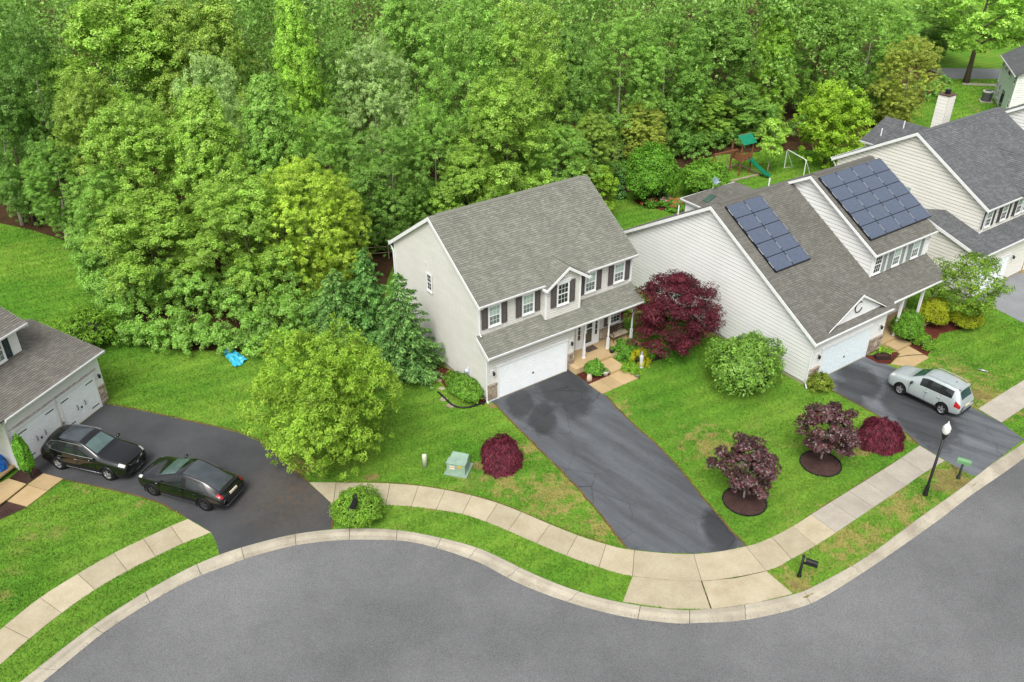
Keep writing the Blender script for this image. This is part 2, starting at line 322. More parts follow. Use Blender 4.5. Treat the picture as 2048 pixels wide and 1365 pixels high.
# ------------------------------------------------------------------ ground, road, kerb, pavement, driveways
def ground_sheet(name, pts, mat, z, sub=None):
    from mathutils.geometry import tessellate_polygon
    P = [Vector((p[0], p[1], z)) for p in pts]; tris = tessellate_polygon([P])
    me = bpy.data.meshes.new(name); me.from_pydata([tuple(p) for p in P], [], [tuple(q) for q in tris]); me.update()
    bm = bmesh.new(); bm.from_mesh(me)
    for f in bm.faces:
        f.normal_update()
        if f.normal.z < 0: f.normal_flip()
    bm.to_mesh(me); bm.free(); me.materials.append(mat); return link(name, me)
def poly_px(px, z=0.0): return [G(u, v, z) for u, v in px]
KB = [(-60, 1440), (40, 1365), (133.3, 1291.5), (208.5, 1236.8), (290, 1185), (369, 1141), (439, 1110.4), (505.8, 1089.2), (590, 1069), (673.5, 1059), (749.5, 1057.8), (816.9, 1063.9), (884, 1077), (940, 1091.5), (988, 1110), (1070.8, 1150), (1160, 1184.4), (1250, 1207), (1340, 1219), (1400, 1220), (1488.7, 1210), (1587.4, 1189), (1641.8, 1166), (1734.5, 1113), (1836, 1038), (1916.7, 981), (1953.7, 952), (1990.8, 923.5), (2048, 886), (2140, 822)]
KI = [(-10, 1440), (85, 1365), (174.3, 1291.5), (223.9, 1254), (300, 1205), (379.4, 1161), (447, 1134), (510.9, 1111.4), (592, 1091), (673.3, 1081), (746, 1079.7), (813.6, 1083), (872, 1096), (922, 1112), (968, 1130), (1040, 1168), (1135, 1204), (1240, 1232), (1340, 1246), (1400, 1246), (1492, 1240), (1600, 1215), (1660, 1187), (1760, 1123), (1867, 1048), (1940, 992.5), (1977, 967), (2015, 941), (2065, 905), (2165, 838)]
kb = smooth([G(u, v, 0.0) for u, v in KB], 6); ki = smooth([G(u, v, -0.115) for u, v in KI], 6)
def extend(a, b, L): return b + (b - a).normalized() * L
lawn_poly = [extend(kb[3], kb[0], 40)] + kb + [extend(kb[-4], kb[-1], 90)]
far = [Vector((900, lawn_poly[-1].y, 0)), Vector((900, 1500, 0)), Vector((-900, 1500, 0)), Vector((-900, lawn_poly[0].y, 0))]
tag(ground_sheet('ground', [(-2500, -800), (2500, -800), (2500, 2500), (-2500, 2500)], M['lawn'], -0.3), kind='structure')
tag(ground_sheet('lawn', lawn_poly + far, M['lawn'], 0.0), kind='structure')
inner = [extend(ki[3], ki[0], 40)] + ki + [extend(ki[-4], ki[-1], 90)]
tag(ground_sheet('road', [(p.x, p.y) for p in inner] + [(200, -60), (-200, -60)], M['road'], -0.125), kind='structure')
# kerb: concrete lengths butted at their joints
kerb = empty('kerb'); tag(kerb, kind='structure')
KP = [(0.0, 0.015), (0.06, 0.035), (0.40, 0.03), (0.55, -0.085), (0.62, -0.10), (1.0, -0.112)]
n = len(kb); step = 8
for s0 in range(0, n - 1, step):
    s1 = min(s0 + step, n - 1); idx = list(range(s0, s1 + 1)); mb = MB(); rows = []
    for k, i in enumerate(idx):
        a, b = kb[i].copy(), ki[i].copy(); tdir = (kb[min(i + 1, n - 1)] - kb[max(i - 1, 0)]).normalized()
        if k == 0: a += tdir * 0.012; b += tdir * 0.012
        if k == len(idx) - 1: a -= tdir * 0.012; b -= tdir * 0.012
        rows.append([Vector((a.x + (b.x - a.x) * t, a.y + (b.y - a.y) * t, z)) for t, z in KP] + [Vector((b.x, b.y, -0.28)), Vector((a.x, a.y, -0.28))])
    for r0, r1 in zip(rows, rows[1:]):
        for j in range(8): mb.poly([r0[j], r1[j], r1[(j + 1) % 8], r0[(j + 1) % 8]])
    mb.poly(rows[0]); mb.poly(rows[-1])
    mb.build('kerb_stone', M['kerb'], kerb)
# pavement slabs
HARD = []                                 # outlines the grass keeps clear of
def slabs(name, hs, ss, mat_of, z=0.03):
    root = empty(name); tag(root, kind='structure')
    H_ = smooth([G(u, v, z) for u, v in hs], 4); S_ = smooth([G(u, v, z) for u, v in ss], 4)
    HARD.append([(p.x, p.y) for p in H_] + [(p.x, p.y) for p in reversed(S_)]); fil = MB()
    for i in range(len(H_) - 1): fil.poly([q + Vector((0, 0, -.016)) for q in (H_[i], H_[i + 1], S_[i + 1], S_[i])])
    fil.build('joint_filler', M['mulch'], root)
    for i in range(len(hs) - 1):
        a = [p.copy() for p in H_[i * 4:i * 4 + 5]]; b = [p.copy() for p in S_[i * 4:i * 4 + 5]]
        d0 = (a[1] - a[0]).normalized() * 0.01; d1 = (a[-1] - a[-2]).normalized() * 0.01
        a[0] += d0; b[0] += d0; a[-1] -= d1; b[-1] -= d1
        mb = MB(); mb.prism([p + Vector((0, 0, random.Random(i).uniform(-0.004, 0.004) - 0.12)) for p in a + b[::-1]], (0, 0, 0.12)); mb.build('paving_slab', mat_of(i), root)
    return root
slabs('sidewalk', [(-150, 1385), (-70, 1318), (8.5, 1252.9), (80.3, 1195.8), (155.5, 1148), (227.3, 1107), (287, 1078), (341.8, 1052.5), (376, 1038)],
      [(-95, 1405), (-10, 1338), (58, 1278), (123, 1226), (189.7, 1179.4), (254.6, 1141.8), (311, 1113), (365.7, 1087), (422, 1065)], lambda i: M['walk_tan'])
HS = [(618, 965), (672, 965.5), (726, 966), (780, 967.5), (837, 971.9), (890.4, 980.3), (943.3, 991.5), (995.5, 1006.5), (1043, 1024.5), (1100, 1049), (1155, 1071), (1212, 1089), (1268.7, 1101), (1387.5, 1108.7), (1492.5, 1093.2), (1544, 1074.5), (1585.4, 1053), (1623, 1029), (1662, 1004.3), (1698, 982), (1730.5, 962), (1764.8, 940.5), (1803, 916), (1839.3, 891.5)]
SS = [(664, 1008), (666, 1009), (719, 1009), (771.4, 1010), (822.7, 1012.6), (872.5, 1019), (925, 1028), (972, 1043.3), (1016.5, 1061.5), (1073, 1086.3), (1132.8, 1111), (1198, 1134), (1265, 1151.7), (1403, 1162), (1532, 1141.4), (1583.4, 1118), (1631.8, 1091), (1672, 1065), (1712.4, 1038), (1746.6, 1015), (1778.9, 993.4), (1811, 972), (1849, 945.5), (1889.7, 921.7)]
slabs('sidewalk', HS, SS, lambda i: M['walk_tan'] if i < 17 else M['walk_grey'])
slabs('sidewalk', [(1956, 818), (2006.6, 786), (2048, 760.5), (2090, 734), (2130, 708)], [(2003, 845.5), (2048, 815), (2090, 787), (2130, 761), (2170, 734)], lambda i: M['walk_grey'])
apron = empty('driveway_apron'); tag(apron, kind='structure'); MB().poly(poly_px([(1266, 1154), (1403, 1163), (1532, 1143), (1584, 1187), (1422, 1217), (1247, 1203)], .012)).build('joint_filler', M['mulch'], apron)
for px in ([(1265.5, 1153), (1334, 1160.5), (1402, 1163), (1421, 1218.5), (1340, 1217), (1246, 1203.5)], [(1404.5, 1163), (1470, 1157), (1533, 1143), (1585, 1187.5), (1510, 1206), (1424, 1218.5)]):
    MB().prism([p + Vector((0, 0, -0.12)) for p in poly_px(px, 0.026)], (0, 0, 0.12)).build('paving_slab', M['walk_tan'], apron)
    HARD.append([(p.x, p.y) for p in poly_px(px)])
def drive(name, px, mat, z=0.012):
    P = poly_px(px, z); o = tag(ground_sheet(name, P, mat, z), kind='structure'); HARD.append([(p.x, p.y) for p in P]); return o
drive('driveway', [(62, 925), (208, 811), (214, 809), (269.6, 819), (370.8, 841), (430, 854), (480, 867), (517, 882.6), (547.4, 906), (581, 936.5), (618, 967), (666, 1009), (665, 1040), (664.6, 1058), (590, 1068), (505.8, 1088.5), (439, 1109.5), (432, 1085), (422, 1065), (400, 1051), (371, 1035), (340, 1017), (303, 1001), (260, 990), (215.7, 979), (126.4, 959), (84, 947)], M['drive_left'])
drive('driveway', [(978, 802), (1137, 739.5), (1177.5, 768), (1212, 792), (1256.7, 840), (1311.8, 888.3), (1360, 940), (1422, 1015.7), (1491, 1092.5), (1440, 1104), (1387.5, 1107.7), (1330, 1106), (1268.7, 1100), (1251.5, 1096), (1201.6, 1033), (1146.5, 967.5), (1091.5, 912.4), (1033, 854), (990, 809)], M['drive_main'])
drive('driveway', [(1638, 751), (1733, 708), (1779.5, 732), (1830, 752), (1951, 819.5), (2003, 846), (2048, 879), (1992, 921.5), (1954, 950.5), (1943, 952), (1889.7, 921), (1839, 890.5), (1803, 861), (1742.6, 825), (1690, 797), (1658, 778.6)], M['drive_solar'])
drive('driveway', [(1955, 600), (2000, 622), (2050, 648), (2120, 690), (2240, 640), (2090, 530), (2009, 556), (1985, 572)], M['drive_far'])
drive('far_street', [(1900, 158), (1990, 158), (2120, 168), (2120, 140), (1985, 138), (1850, 136)], M['drive_far'])
MB().prism(poly_px([(1925, 166), (2012, 170), (2012, 174), (1925, 170)], 0.01), (0, 0, 0.04)).build('footpath', M['walk_grey'])["kind"] = 'structure'
forest_px = [(-260, 400), (0, 447), (60, 460), (150, 488), (190, 540), (250, 640), (290, 690), (350, 700), (480, 704), (600, 700), (700, 690), (760, 650), (775, 560), (800, 500), (1190, 400), (1225, 392), (1280, 380), (1350, 345), (1400, 320), (1440, 310), (1540, 303), (1640, 300), (1740, 290), (1800, 240), (1850, 200), (1900, 165), (1850, 120), (1750, 60)]
fp = [(p.x, p.y) for p in poly_px(forest_px)] + [(60, 300), (-260, 300)]
tag(ground_sheet('forest_floor', fp, M['litter'], 0.005), kind='structure')

# ------------------------------------------------------------------ house building blocks (house-local: x along the front, y into the house, z up)
def clip_band(poly, z0, z1):
    def half(P, keep, zc):
        out = []
        for i in range(len(P)):
            a, b = P[i], P[(i + 1) % len(P)]; ka, kb_ = keep(a[1]), keep(b[1])
            if ka: out.append(a)
            if ka != kb_:
                t = (zc - a[1]) / (b[1] - a[1]); out.append((a[0] + (b[0] - a[0]) * t, zc))
        return out
    P = half(poly, lambda z: z >= z0, z0)
    return half(P, lambda z: z <= z1, z1) if len(P) > 2 else []
def lap_wall(parent, name, mat, poly, origin, udir, ndir, course=0.12, lip=0.022):
    """boarded wall over the outline poly[(u,z)]: every course is a board with a deep shadow gap at its foot"""
    mb = MB(); O = Vector(origin); U = Vector(udir); Nn = Vector(ndir); gr = course * (0.14 if course > .2 else .2) if course < 0.35 else 0.012; dp = 0.07
    zs = [p[1] for p in poly]; z = min(zs); top = max(zs); f = lambda q, n: O + U * q[0] + Vector((0, 0, q[1])) + Nn * n
    while z < top - 1e-4:
        z1 = min(z + course, top); zg = min(z1, z + gr); P = clip_band(poly, zg, z1); Q = clip_band(poly, z, zg)
        if len(P) > 2:
            mb.poly([f(q, 0.016 + 0.012 * (z1 - q[1]) / course) for q in P])
            lo = sorted([q for q in P if abs(q[1] - zg) < 1e-5])
            if len(lo) >= 2: mb.poly([f(lo[0], .028), f(lo[-1], .028), f(lo[-1], -dp), f(lo[0], -dp)])
        if len(Q) > 2:
            mb.poly([f(q, -dp) for q in Q]); lo = sorted([q for q in Q if abs(q[1] - z) < 1e-5])
            if len(lo) >= 2: mb.poly([f(lo[0], .016), f(lo[-1], .016), f(lo[-1], -dp), f(lo[0], -dp)])
        z = z1
    mb.poly([f(q, -dp - .01) for q in poly])
    me = bpy.data.meshes.new(name); me.from_pydata(mb.v, [], mb.f); me.update(); me.materials.append(mat)
    o = link(name, me, parent); o["kind"] = 'stuff'; return o
def shingle_plane(parent, name, mat, poly, origin, udir, vdir, course=0.145, lift=0.028, thick=0.10):
    """roof slope: outline poly[(u,v)] in the slope plane, v runs up-slope; each course lies on the one below"""
    O = Vector(origin); U = Vector(udir).normalized(); Vv = Vector(vdir).normalized(); Nn = U.cross(Vv).normalized()
    if Nn.z < 0: Nn = -Nn
    verts = []; faces = []; uvs = []
    def add(P3, P2):
        n0 = len(verts); verts.extend(tuple(p) for p in P3); faces.append(tuple(range(n0, n0 + len(P3)))); uvs.extend(P2)
    z = min(p[1] for p in poly); top = max(p[1] for p in poly)
    while z < top - 1e-4:
        z1 = min(z + course, top); P = clip_band(poly, z, z1)
        if len(P) > 2:
            f = lambda q: O + U * q[0] + Vv * q[1] + Nn * (lift * (1 - (q[1] - z) / course))
            add([f(q) for q in P], [(q[0], q[1] + 0.002) for q in P])
            lo = sorted([q for q in P if abs(q[1] - z) < 1e-5])
            if len(lo) >= 2:
                a, b = f(lo[0]), f(lo[-1]); add([a, b, b - Nn * lift, a - Nn * lift], [lo[0], lo[-1], lo[-1], lo[0]])
        z = z1
    B = [O + U * q[0] + Vv * q[1] - Nn * 0.004 for q in poly]; Cc = [b - Nn * thick for b in B]
    add(Cc, poly)
    for i in range(len(poly)):
        j = (i + 1) % len(poly); add([B[i], B[j], Cc[j], Cc[i]], [poly[i], poly[j], poly[j], poly[i]])
    me = bpy.data.meshes.new(name); me.from_pydata(verts, [], faces); me.update()
    uv = me.uv_layers.new(name='UVMap'); uv.data.foreach_set('uv', np.array([c for p in uvs for c in p], dtype=np.float32)); me.materials.append(mat)
    o = link(name, me, parent); o["kind"] = 'stuff'; return o
def beam(parent, name, mat, a, b, w, h, up=(0, 0, 1), out=None):
    """board from a to b; a,b on its upper edge; w across, h down"""
    a = Vector(a); b = Vector(b); t = (b - a).normalized(); upv = Vector(up); side = t.cross(upv).normalized() if out is None else Vector(out).normalized()
    dn = -(upv - t * upv.dot(t)).normalized()
    p = [a, b, b + side * w, a + side * w]
    return MB().hexa([q + dn * h for q in p] + p).build(name, mat, parent)
def wall_matrix(origin, udir, ndir):
    U = Vector(udir).normalized(); N_ = Vector(ndir).normalized(); Z = Vector((0, 0, 1))
    return Matrix(((U.x, N_.x, Z.x, origin[0]), (U.y, N_.y, Z.y, origin[1]), (U.z, N_.z, Z.z, origin[2]), (0, 0, 0, 1)))
def window(parent, origin, w, h, udir=(1, 0, 0), ndir=(0, -1, 0), upper='pane_blind', lower='pane_mid', grid=(3, 2), trim=0.07, head=False, single=False):
    """double-hung window; origin = lower left of its casing; local y runs outwards"""
    mt = wall_matrix(Vector(origin) + Vector(ndir) * 0.04, udir, ndir); d = 0.05; mb = MB()
    mb.box(0, w, 0.0, d, 0, trim).box(0, w, 0, d, h - trim, h).box(0, trim, 0, d - 0.002, trim, h - trim).box(w - trim, w, 0, d - 0.002, trim, h - trim)
    if head: mb.box(-0.06, w + 0.06, 0, d + 0.03, h, h + 0.16).box(-0.1, w + 0.1, 0, d + 0.06, h + 0.16, h + 0.2)
    mb.box(-0.02, w + 0.02, 0, d + 0.025, -0.04, -0.001)
    o = mb.build('window', M['white'], parent); o.matrix_local = mt
    spans = [(trim, h - trim, upper)] if single else [(trim, h / 2, lower), (h / 2, h - trim, upper)]
    for k, (z0, z1, pm) in enumerate(spans):
        yb = 0.012 + 0.008 * k; s = 0.035
        sa = MB(); sa.box(trim, w - trim, yb, yb + 0.02, z0, z0 + s).box(trim, w - trim, yb, yb + 0.02, z1 - s, z1).box(trim, trim + s, yb, yb + 0.018, z0 + s, z1 - s).box(w - trim - s, w - trim, yb, yb + 0.018, z0 + s, z1 - s)
        sh = sa.build('sash', M['white'], o)
        nx, nz = grid; xs = [trim + s + (w - 2 * trim - 2 * s) * i / nx for i in range(nx + 1)]; zz = [z0 + s + (z1 - z0 - 2 * s) * i / nz for i in range(nz + 1)]
        for i in range(nx):
            for j in range(nz):
                MB().box(xs[i] + 0.008, xs[i + 1] - 0.008, yb - 0.01, yb + 0.006, zz[j] + 0.008, zz[j + 1] - 0.008).build('pane', M[pm], o)
        gr = MB()
        for i in range(1, nx): gr.box(xs[i] - 0.009, xs[i] + 0.009, yb + 0.004, yb + 0.013, z0 + s, z1 - s)
        for j in range(1, nz): gr.box(trim + s, w - trim - s, yb + 0.003, yb + 0.0125, zz[j] - 0.009, zz[j] + 0.009)
        if gr.v: gr.build('glazing_bars', M['white'], o)
    return o
def shutter(parent, origin, w, h, mat, udir=(1, 0, 0), ndir=(0, -1, 0)):
    mb = MB(); s = 0.055; d = 0.04
    mb.box(0, s, 0, d, 0, h).box(w - s, w, 0, d, 0, h)
    for z0, z1 in ((0, 0.07), (h * 0.5 - 0.035, h * 0.5 + 0.035), (h - 0.07, h)): mb.box(s, w - s, 0, d - 0.001, z0, z1)
    for z0, z1 in ((0.07, h * 0.5 - 0.035), (h * 0.5 + 0.035, h - 0.07)):
        mb.box(s, w - s, 0, d - 0.025, z0, z1); mb.box(s + 0.035, w - s - 0.035, 0, d - 0.01, z0 + 0.05, z1 - 0.05)
    o = mb.build('shutter', mat, parent); o.matrix_local = wall_matrix(Vector(origin) + Vector(ndir) * 0.04, udir, ndir); return o
M['garage'] = plain('garage_door_paint', srgb(238, 242, 243), 0.45, var=0.02)
def garage_door(parent, x0, x1, z1, y, z0=0.04, trim=0.12, rows=4, hinges=False, panelmat=None):
    d = MB(); d.box(x0 - trim, x0, y - 0.06, y, 0.02, z1 + 0.001).box(x1, x1 + trim, y - 0.06, y, 0.02, z1 + 0.001).box(x0 - trim - 0.05, x1 + trim + 0.05, y - 0.085, y, z1 + 0.003, z1 + trim * 1.25)
    root = d.build('garage_door', M['white'], parent)
    hgt = (z1 - z0) / rows
    for r in range(rows):
        za, zb = z0 + r * hgt, z0 + (r + 1) * hgt - 0.008; pm = MB(); pm.box(x0 + 0.004, x1 - 0.004, y - 0.02, y + 0.02, za, zb)
        k = 4
        for q in range(k):
            a = za + (zb - za) * (q + 0.12) / k; b = za + (zb - za) * (q + 0.88) / k; pm.box(x0 + 0.02, x1 - 0.02, y - 0.034, y - 0.02, a, b)
        pm.build('door_panel', panelmat or M['garage'], root)
    xc = (x0 + x1) / 2
    MB().box(xc - 0.05, xc + 0.05, y - 0.06, y - 0.034, z0 + hgt * 1.45, z0 + hgt * 1.65).build('door_latch', M['black_metal'], root)
    if hinges:
        for sx in (x0 + 0.05, x1 - 0.60):
            for r in (0.5, rows - 0.6): MB().box(sx, sx + 0.55, y - 0.046, y - 0.034, z0 + hgt * r, z0 + hgt * r + 0.05).build('strap_hinge', M['black_metal'], root)
        for sx in (xc - 0.28, xc + 0.28): MB().tube([(sx, y - 0.04, z0 + hgt * 1.5), (sx, y - 0.09, z0 + hgt * 1.6), (sx, y - 0.09, z0 + hgt * 2.0), (sx, y - 0.04, z0 + hgt * 2.1)], 0.02, 6).build('pull_handle', M['black_metal'], root)
    MB().box(x0, x1, y - 0.05, y + 0.02, 0.014, z0 - 0.004).build('door_seal', M['concrete_base'], root)
    return root
M['lamp_glass'] = plain('lantern_glass', srgb(150, 150, 140), 0.2, 0.5)
def wall_lantern(parent, x, y, z):
    o = MB().box(x - 0.11, x + 0.11, y - 0.03, y, z - 0.16, z + 0.16).build('wall_lantern', M['white'], parent)
    MB().tube([(x, y - 0.03, z + 0.08), (x, y - 0.14, z + 0.14), (x, y - 0.17, z + 0.1)], 0.018, 6).build('arm', M['black_metal'], o)
    MB().lathe([(0.0, 0.12), (0.09, 0.06), (0.085, 0.05), (0.06, -0.12), (0.0, -0.15)], (x, y - 0.17, z), 8).build('lantern_body', M['black_metal'], o)
    return o
stone_cols = [srgb(176, 164, 146), srgb(158, 146, 130), srgb(190, 178, 158), srgb(140, 128, 116), srgb(168, 148, 126)]
M['stones'] = [plain('fieldstone', c, 0.9, 0.15, var=0.18, vscale=6, bump=0.5, bscale=18) for c in stone_cols]
M['mortar'] = plain('mortar', srgb(150, 142, 128), 0.95, bump=0.3)
def stone_panel(parent, x0, x1, z0, z1, y, seed, udir=None, step=0.26):
    rnd = random.Random(seed); MB().box(x0, x1, y - 0.05, y, z0, z1).build('mortar_bed', M['mortar'], parent)
    z = z0 + 0.01
    while z < z1 - 0.06:
        h = min(rnd.uniform(0.13, 0.22), z1 - z - 0.005); x = x0 + 0.005
        while x < x1 - 0.05:
            w = min(rnd.uniform(0.18, 0.40), x1 - x - 0.005)
            if x1 - x - w < 0.1: w = x1 - x - 0.005
            j = lambda s: rnd.uniform(-s, s); d = rnd.uniform(0.03, 0.06)
            p = [(x + 0.012 + j(.01), y - 0.05, z + 0.012 + j(.01)), (x + w - 0.012 + j(.01), y - 0.05, z + 0.012 + j(.01)), (x + w - 0.012 + j(.01), y - 0.05, z + h - 0.012 + j(.01)), (x + 0.012 + j(.01), y - 0.05, z + h - 0.012 + j(.01))]
            c = Vector((x + w / 2, 0, z + h / 2)); q = [((a[0] - c.x) * .8 + c.x, y - 0.05 - d, (a[2] - c.z) * .78 + c.z) for a in p]
            MB().hexa([p[0], p[1], p[2], p[3], q[0], q[1], q[2], q[3]]).build('stone', rnd.choice(M['stones']), parent)
            x += w
        z += h
    MB().box(x0 - 0.01, x1 + 0.01, y - 0.13, y + 0.001, z1 + 0.001, z1 + 0.06).build('stone_cap', M['stones'][1], parent)
def gutter(parent, a, b, out):
    a = Vector(a); b = Vector(b); o = Vector(out); mb = MB(); prof = [(0.0, 0.0), (0.0, -0.12), (0.08, -0.12), (0.125, 0.0), (0.11, 0.0), (0.07, -0.1), (0.012, -0.1), (0.012, 0.0)]
    f = lambda p, q: p + o * q[0] + Vector((0, 0, q[1]))
    for i in range(len(prof)):
        j = (i + 1) % len(prof); mb.poly([f(a, prof[i]), f(b, prof[i]), f(b, prof[j]), f(a, prof[j])])
    mb.poly([f(a, q) for q in prof]); mb.poly([f(b, q) for q in prof]); return mb.build('gutter', M['white'], parent)
def downspout(parent, pts, w=0.045): return MB().tube(pts, w, 4).build('downspout', M['white'], parent)
def gable_roof(parent, mat, x0, x1, ye0, ye1, ze0, s, ov=0.0, ze1=None, vent=True, names='roof_slope'):
    """ridge along x between eaves y=ye0 (front) and y=ye1 (back); returns ridge y,z"""
    yr = (ye0 + ye1) / 2 if ze1 is None else (ye0 + ye1) / 2 + (ze1 - ze0) / (2 * s); zr = ze0 + s * (yr - ye0); L = math.hypot(yr - ye0, zr - ze0); L2 = math.hypot(ye1 - yr, zr - (ze0 if ze1 is None else ze1))
    f = shingle_plane(parent, names, mat, [(0, 0), (x1 - x0, 0), (x1 - x0, L), (0, L)], (x0, ye0, ze0), (1, 0, 0), (0, yr - ye0, zr - ze0))
    b = shingle_plane(parent, names, mat, [(0, 0), (x1 - x0, 0), (x1 - x0, L2), (0, L2)], (x1, ye1, ze0 if ze1 is None else ze1), (-1, 0, 0), (0, yr - ye1, zr - (ze0 if ze1 is None else ze1)))
    if vent:
        c = 0.02; mb = MB(); e = 0.5
        mb.hexa([(x0 + e, yr - 0.17, zr - 0.17 * s + c), (x1 - e, yr - 0.17, zr - 0.17 * s + c), (x1 - e, yr, zr + c), (x0 + e, yr, zr + c), (x0 + e, yr - 0.16, zr - 0.16 * s + c + 0.035), (x1 - e, yr - 0.16, zr - 0.16 * s + c + 0.035), (x1 - e, yr, zr + c + 0.045), (x0 + e, yr, zr + c + 0.045)])
        mb.hexa([(x0 + e, yr, zr + c), (x1 - e, yr, zr + c), (x1 - e, yr + 0.17, zr - 0.17 * s + c), (x0 + e, yr + 0.17, zr - 0.17 * s + c), (x0 + e, yr, zr + c + 0.045), (x1 - e, yr, zr + c + 0.045), (x1 - e, yr + 0.16, zr - 0.16 * s + c + 0.035), (x0 + e, yr + 0.16, zr - 0.16 * s + c + 0.035)])
        mb.build('ridge_vent', mat, parent)
    return yr, zr
def rake_boards(parent, x, ye0, ye1, yr, ze0, zr, out, ze1=None):
    """white board under both roof edges of a gable at plane x; out = +1/-1 side it faces"""
    ze1 = ze0 if ze1 is None else ze1
    for (y, z) in ((ye0, ze0), (ye1, ze1)):
        a = Vector((x, y, z - 0.02)); b = Vector((x, yr, zr - 0.02)); dn = Vector((0, 0, -0.24)); o = Vector((0.03 * out, 0, 0))
        MB().hexa([a + dn, b + dn, b + dn + o, a + dn + o, a, b, b + o, a + o]).build('rake_board', M['white'], parent)
        # soffit return between board and wall
        w = Vector((-0.30 * out, 0, 0)); MB().poly([a + dn * 0.9, b + dn * 0.9, b + dn * 0.9 + w, a + dn * 0.9 + w]).build('soffit', M['white'], parent)

# ------------------------------------------------------------------ the tan two-storey house
PSI = R(35.109)
hm = empty('house', (-1.583, 40.577, 0), PSI, 'tan two-storey house with grey shingle roof, white garage door and porch', 'house')
XL, XR, YW, S1 = 0.2, 11.37, 0.72, 0.668
YE0, YE1, ZE = 0.334, 10.718, 6.225
yr, zr = gable_roof(hm, M['roof_main'], 0.0, 11.574, YE0, YE1, ZE, S1)
def roofz(y): return ZE + S1 * (y - YE0)
# walls
zc = roofz(YW) - 0.12; yb = YE1 - 0.35
side = [(-0.0, 0.28), (yb, 0.28), (yb, zc), (yr, zr - 0.14), (YW, zc), (YW, 4.1), (0.0, 3.45)]
lap_wall(hm, 'siding', M['siding_tan'], side, (XL, 0, 0), (0, 1, 0), (-1, 0, 0), 0.14)
side_r = [(1.05, 0.28), (yb, 0.28), (yb, zc), (yr, zr - 0.14), (YW, zc), (YW, 4.1), (1.05, 4.0)]
lap_wall(hm, 'siding', M['siding_tan'], side_r, (XR, 0, 0), (0, 1, 0), (1, 0, 0), 0.14)
lap_wall(hm, 'siding', M['siding_tan'], [(XL, 4.1), (XR, 4.1), (XR, ZE - 0.02), (XL, ZE - 0.02)], (0, YW, 0), (1, 0, 0), (0, -1, 0), 0.15)
lap_wall(hm, 'siding', M['siding_tan'], [(XL, 0.3), (6.5, 0.3), (6.5, 3.45), (XL, 3.45)], (0, 0, 0), (1, 0, 0), (0, -1, 0), 0.17)
lap_wall(hm, 'siding', M['siding_tan'], [(6.5, 0.3), (XR, 0.3), (XR, 3.6), (6.5, 3.6)], (0, 1.05, 0), (1, 0, 0), (0, -1, 0), 0.15)
lap_wall(hm, 'siding', M['siding_tan'], [(0.0, 0.3), (1.05, 0.3), (1.05, 3.45), (0.0, 3.45)], (6.5, 0, 0), (0, 1, 0), (1, 0, 0), 0.17)
lap_wall(hm, 'siding', M['siding_tan'], [(XL, 0.28), (XR, 0.28), (XR, ZE), (XL, ZE)], (0, yb, 0), (1, 0, 0), (0, 1, 0), 0.14)
MB().box(XL + 0.02, 6.48, 0.02, yb - 0.02, 0, 0.3).build('foundation', M['concrete_base'], hm)
MB().box(6.48, XR - 0.02, 1.07, yb - 0.02, 0, 0.3).build('foundation', M['concrete_base'], hm)
MB().box(XL - 0.03, XL + 0.09, -0.03, 0.09, 0.25, 3.4).build('corner_trim', M['white'], hm)
for cx in (XL, XR): MB().box(cx - 0.04, cx + 0.07 if cx < 5 else cx + 0.04, YW - 0.035, YW + 0.08, 4.2, ZE - 0.05).build('corner_trim', M['white'], hm)
MB().box(XL - 0.03, XL + 0.08, yb - 0.08, yb + 0.03, 0.25, ZE).build('corner_trim', M['white'], hm)
rake_boards(hm, 0.0, YE0, YE1, yr, ZE, zr, -1); rake_boards(hm, 11.574, YE0, YE1, yr, ZE, zr, 1)
for x0_, x1_ in ((0.0, 4.5), (7.65, 11.574)): gutter(hm, (x0_, YE0, ZE - 0.01), (x1_, YE0, ZE - 0.01), (0, -1, 0))
gutter(hm, (0, YE1, ZE - 0.01), (11.574, YE1, ZE - 0.01), (0, 1, 0))
MB().box(0.02, 11.55, YE0 + 0.01, YW, ZE - 0.1, ZE - 0.06).build('soffit', M['white'], hm)
# skirt roof over garage and porch
YL0, ZL0 = -0.5, 3.343; yt = YW - 0.01; zt = ZL0 + S1 * (yt - YL0); Ls = math.hypot(yt - YL0, zt - ZL0)
shingle_plane(hm, 'skirt_roof', M['roof_main'], [(0, 0), (11.574, 0), (11.574, Ls), (0, Ls)], (0, YL0, ZL0), (1, 0, 0), (0, yt - YL0, zt - ZL0))
gutter(hm, (0.0, YL0, ZL0 - 0.01), (11.574, YL0, ZL0 - 0.01), (0, -1, 0))
MB().box(0.02, 11.55, YL0 + 0.01, 0.0, ZL0 - 0.12, ZL0 - 0.08).build('soffit', M['white'], hm); MB().box(6.5, 11.55, 0.0, 1.06, ZL0 - 0.13, ZL0 - 0.09).build('porch_ceiling', M['white'], hm)
a = Vector((-0.03, YL0, ZL0 - 0.02)); b = Vector((-0.03, yt, zt - 0.02)); dn = Vector((0, 0, -0.22)); o_ = Vector((0.03, 0, 0))
MB().hexa([a + dn, b + dn, b + dn + o_, a + dn + o_, a, b, b + o_, a + o_]).build('rake_board', M['white'], hm)
a = a + Vector((11.604, 0, 0)); b = b + Vector((11.604, 0, 0)); MB().hexa([a + dn, b + dn, b + dn + o_, a + dn + o_, a, b, b + o_, a + o_]).build('rake_board', M['white'], hm)
MB().box(6.5, 11.5, -0.12, 0.1, ZL0 - 0.4, ZL0 - 0.13).build('porch_beam', M['white'], hm)
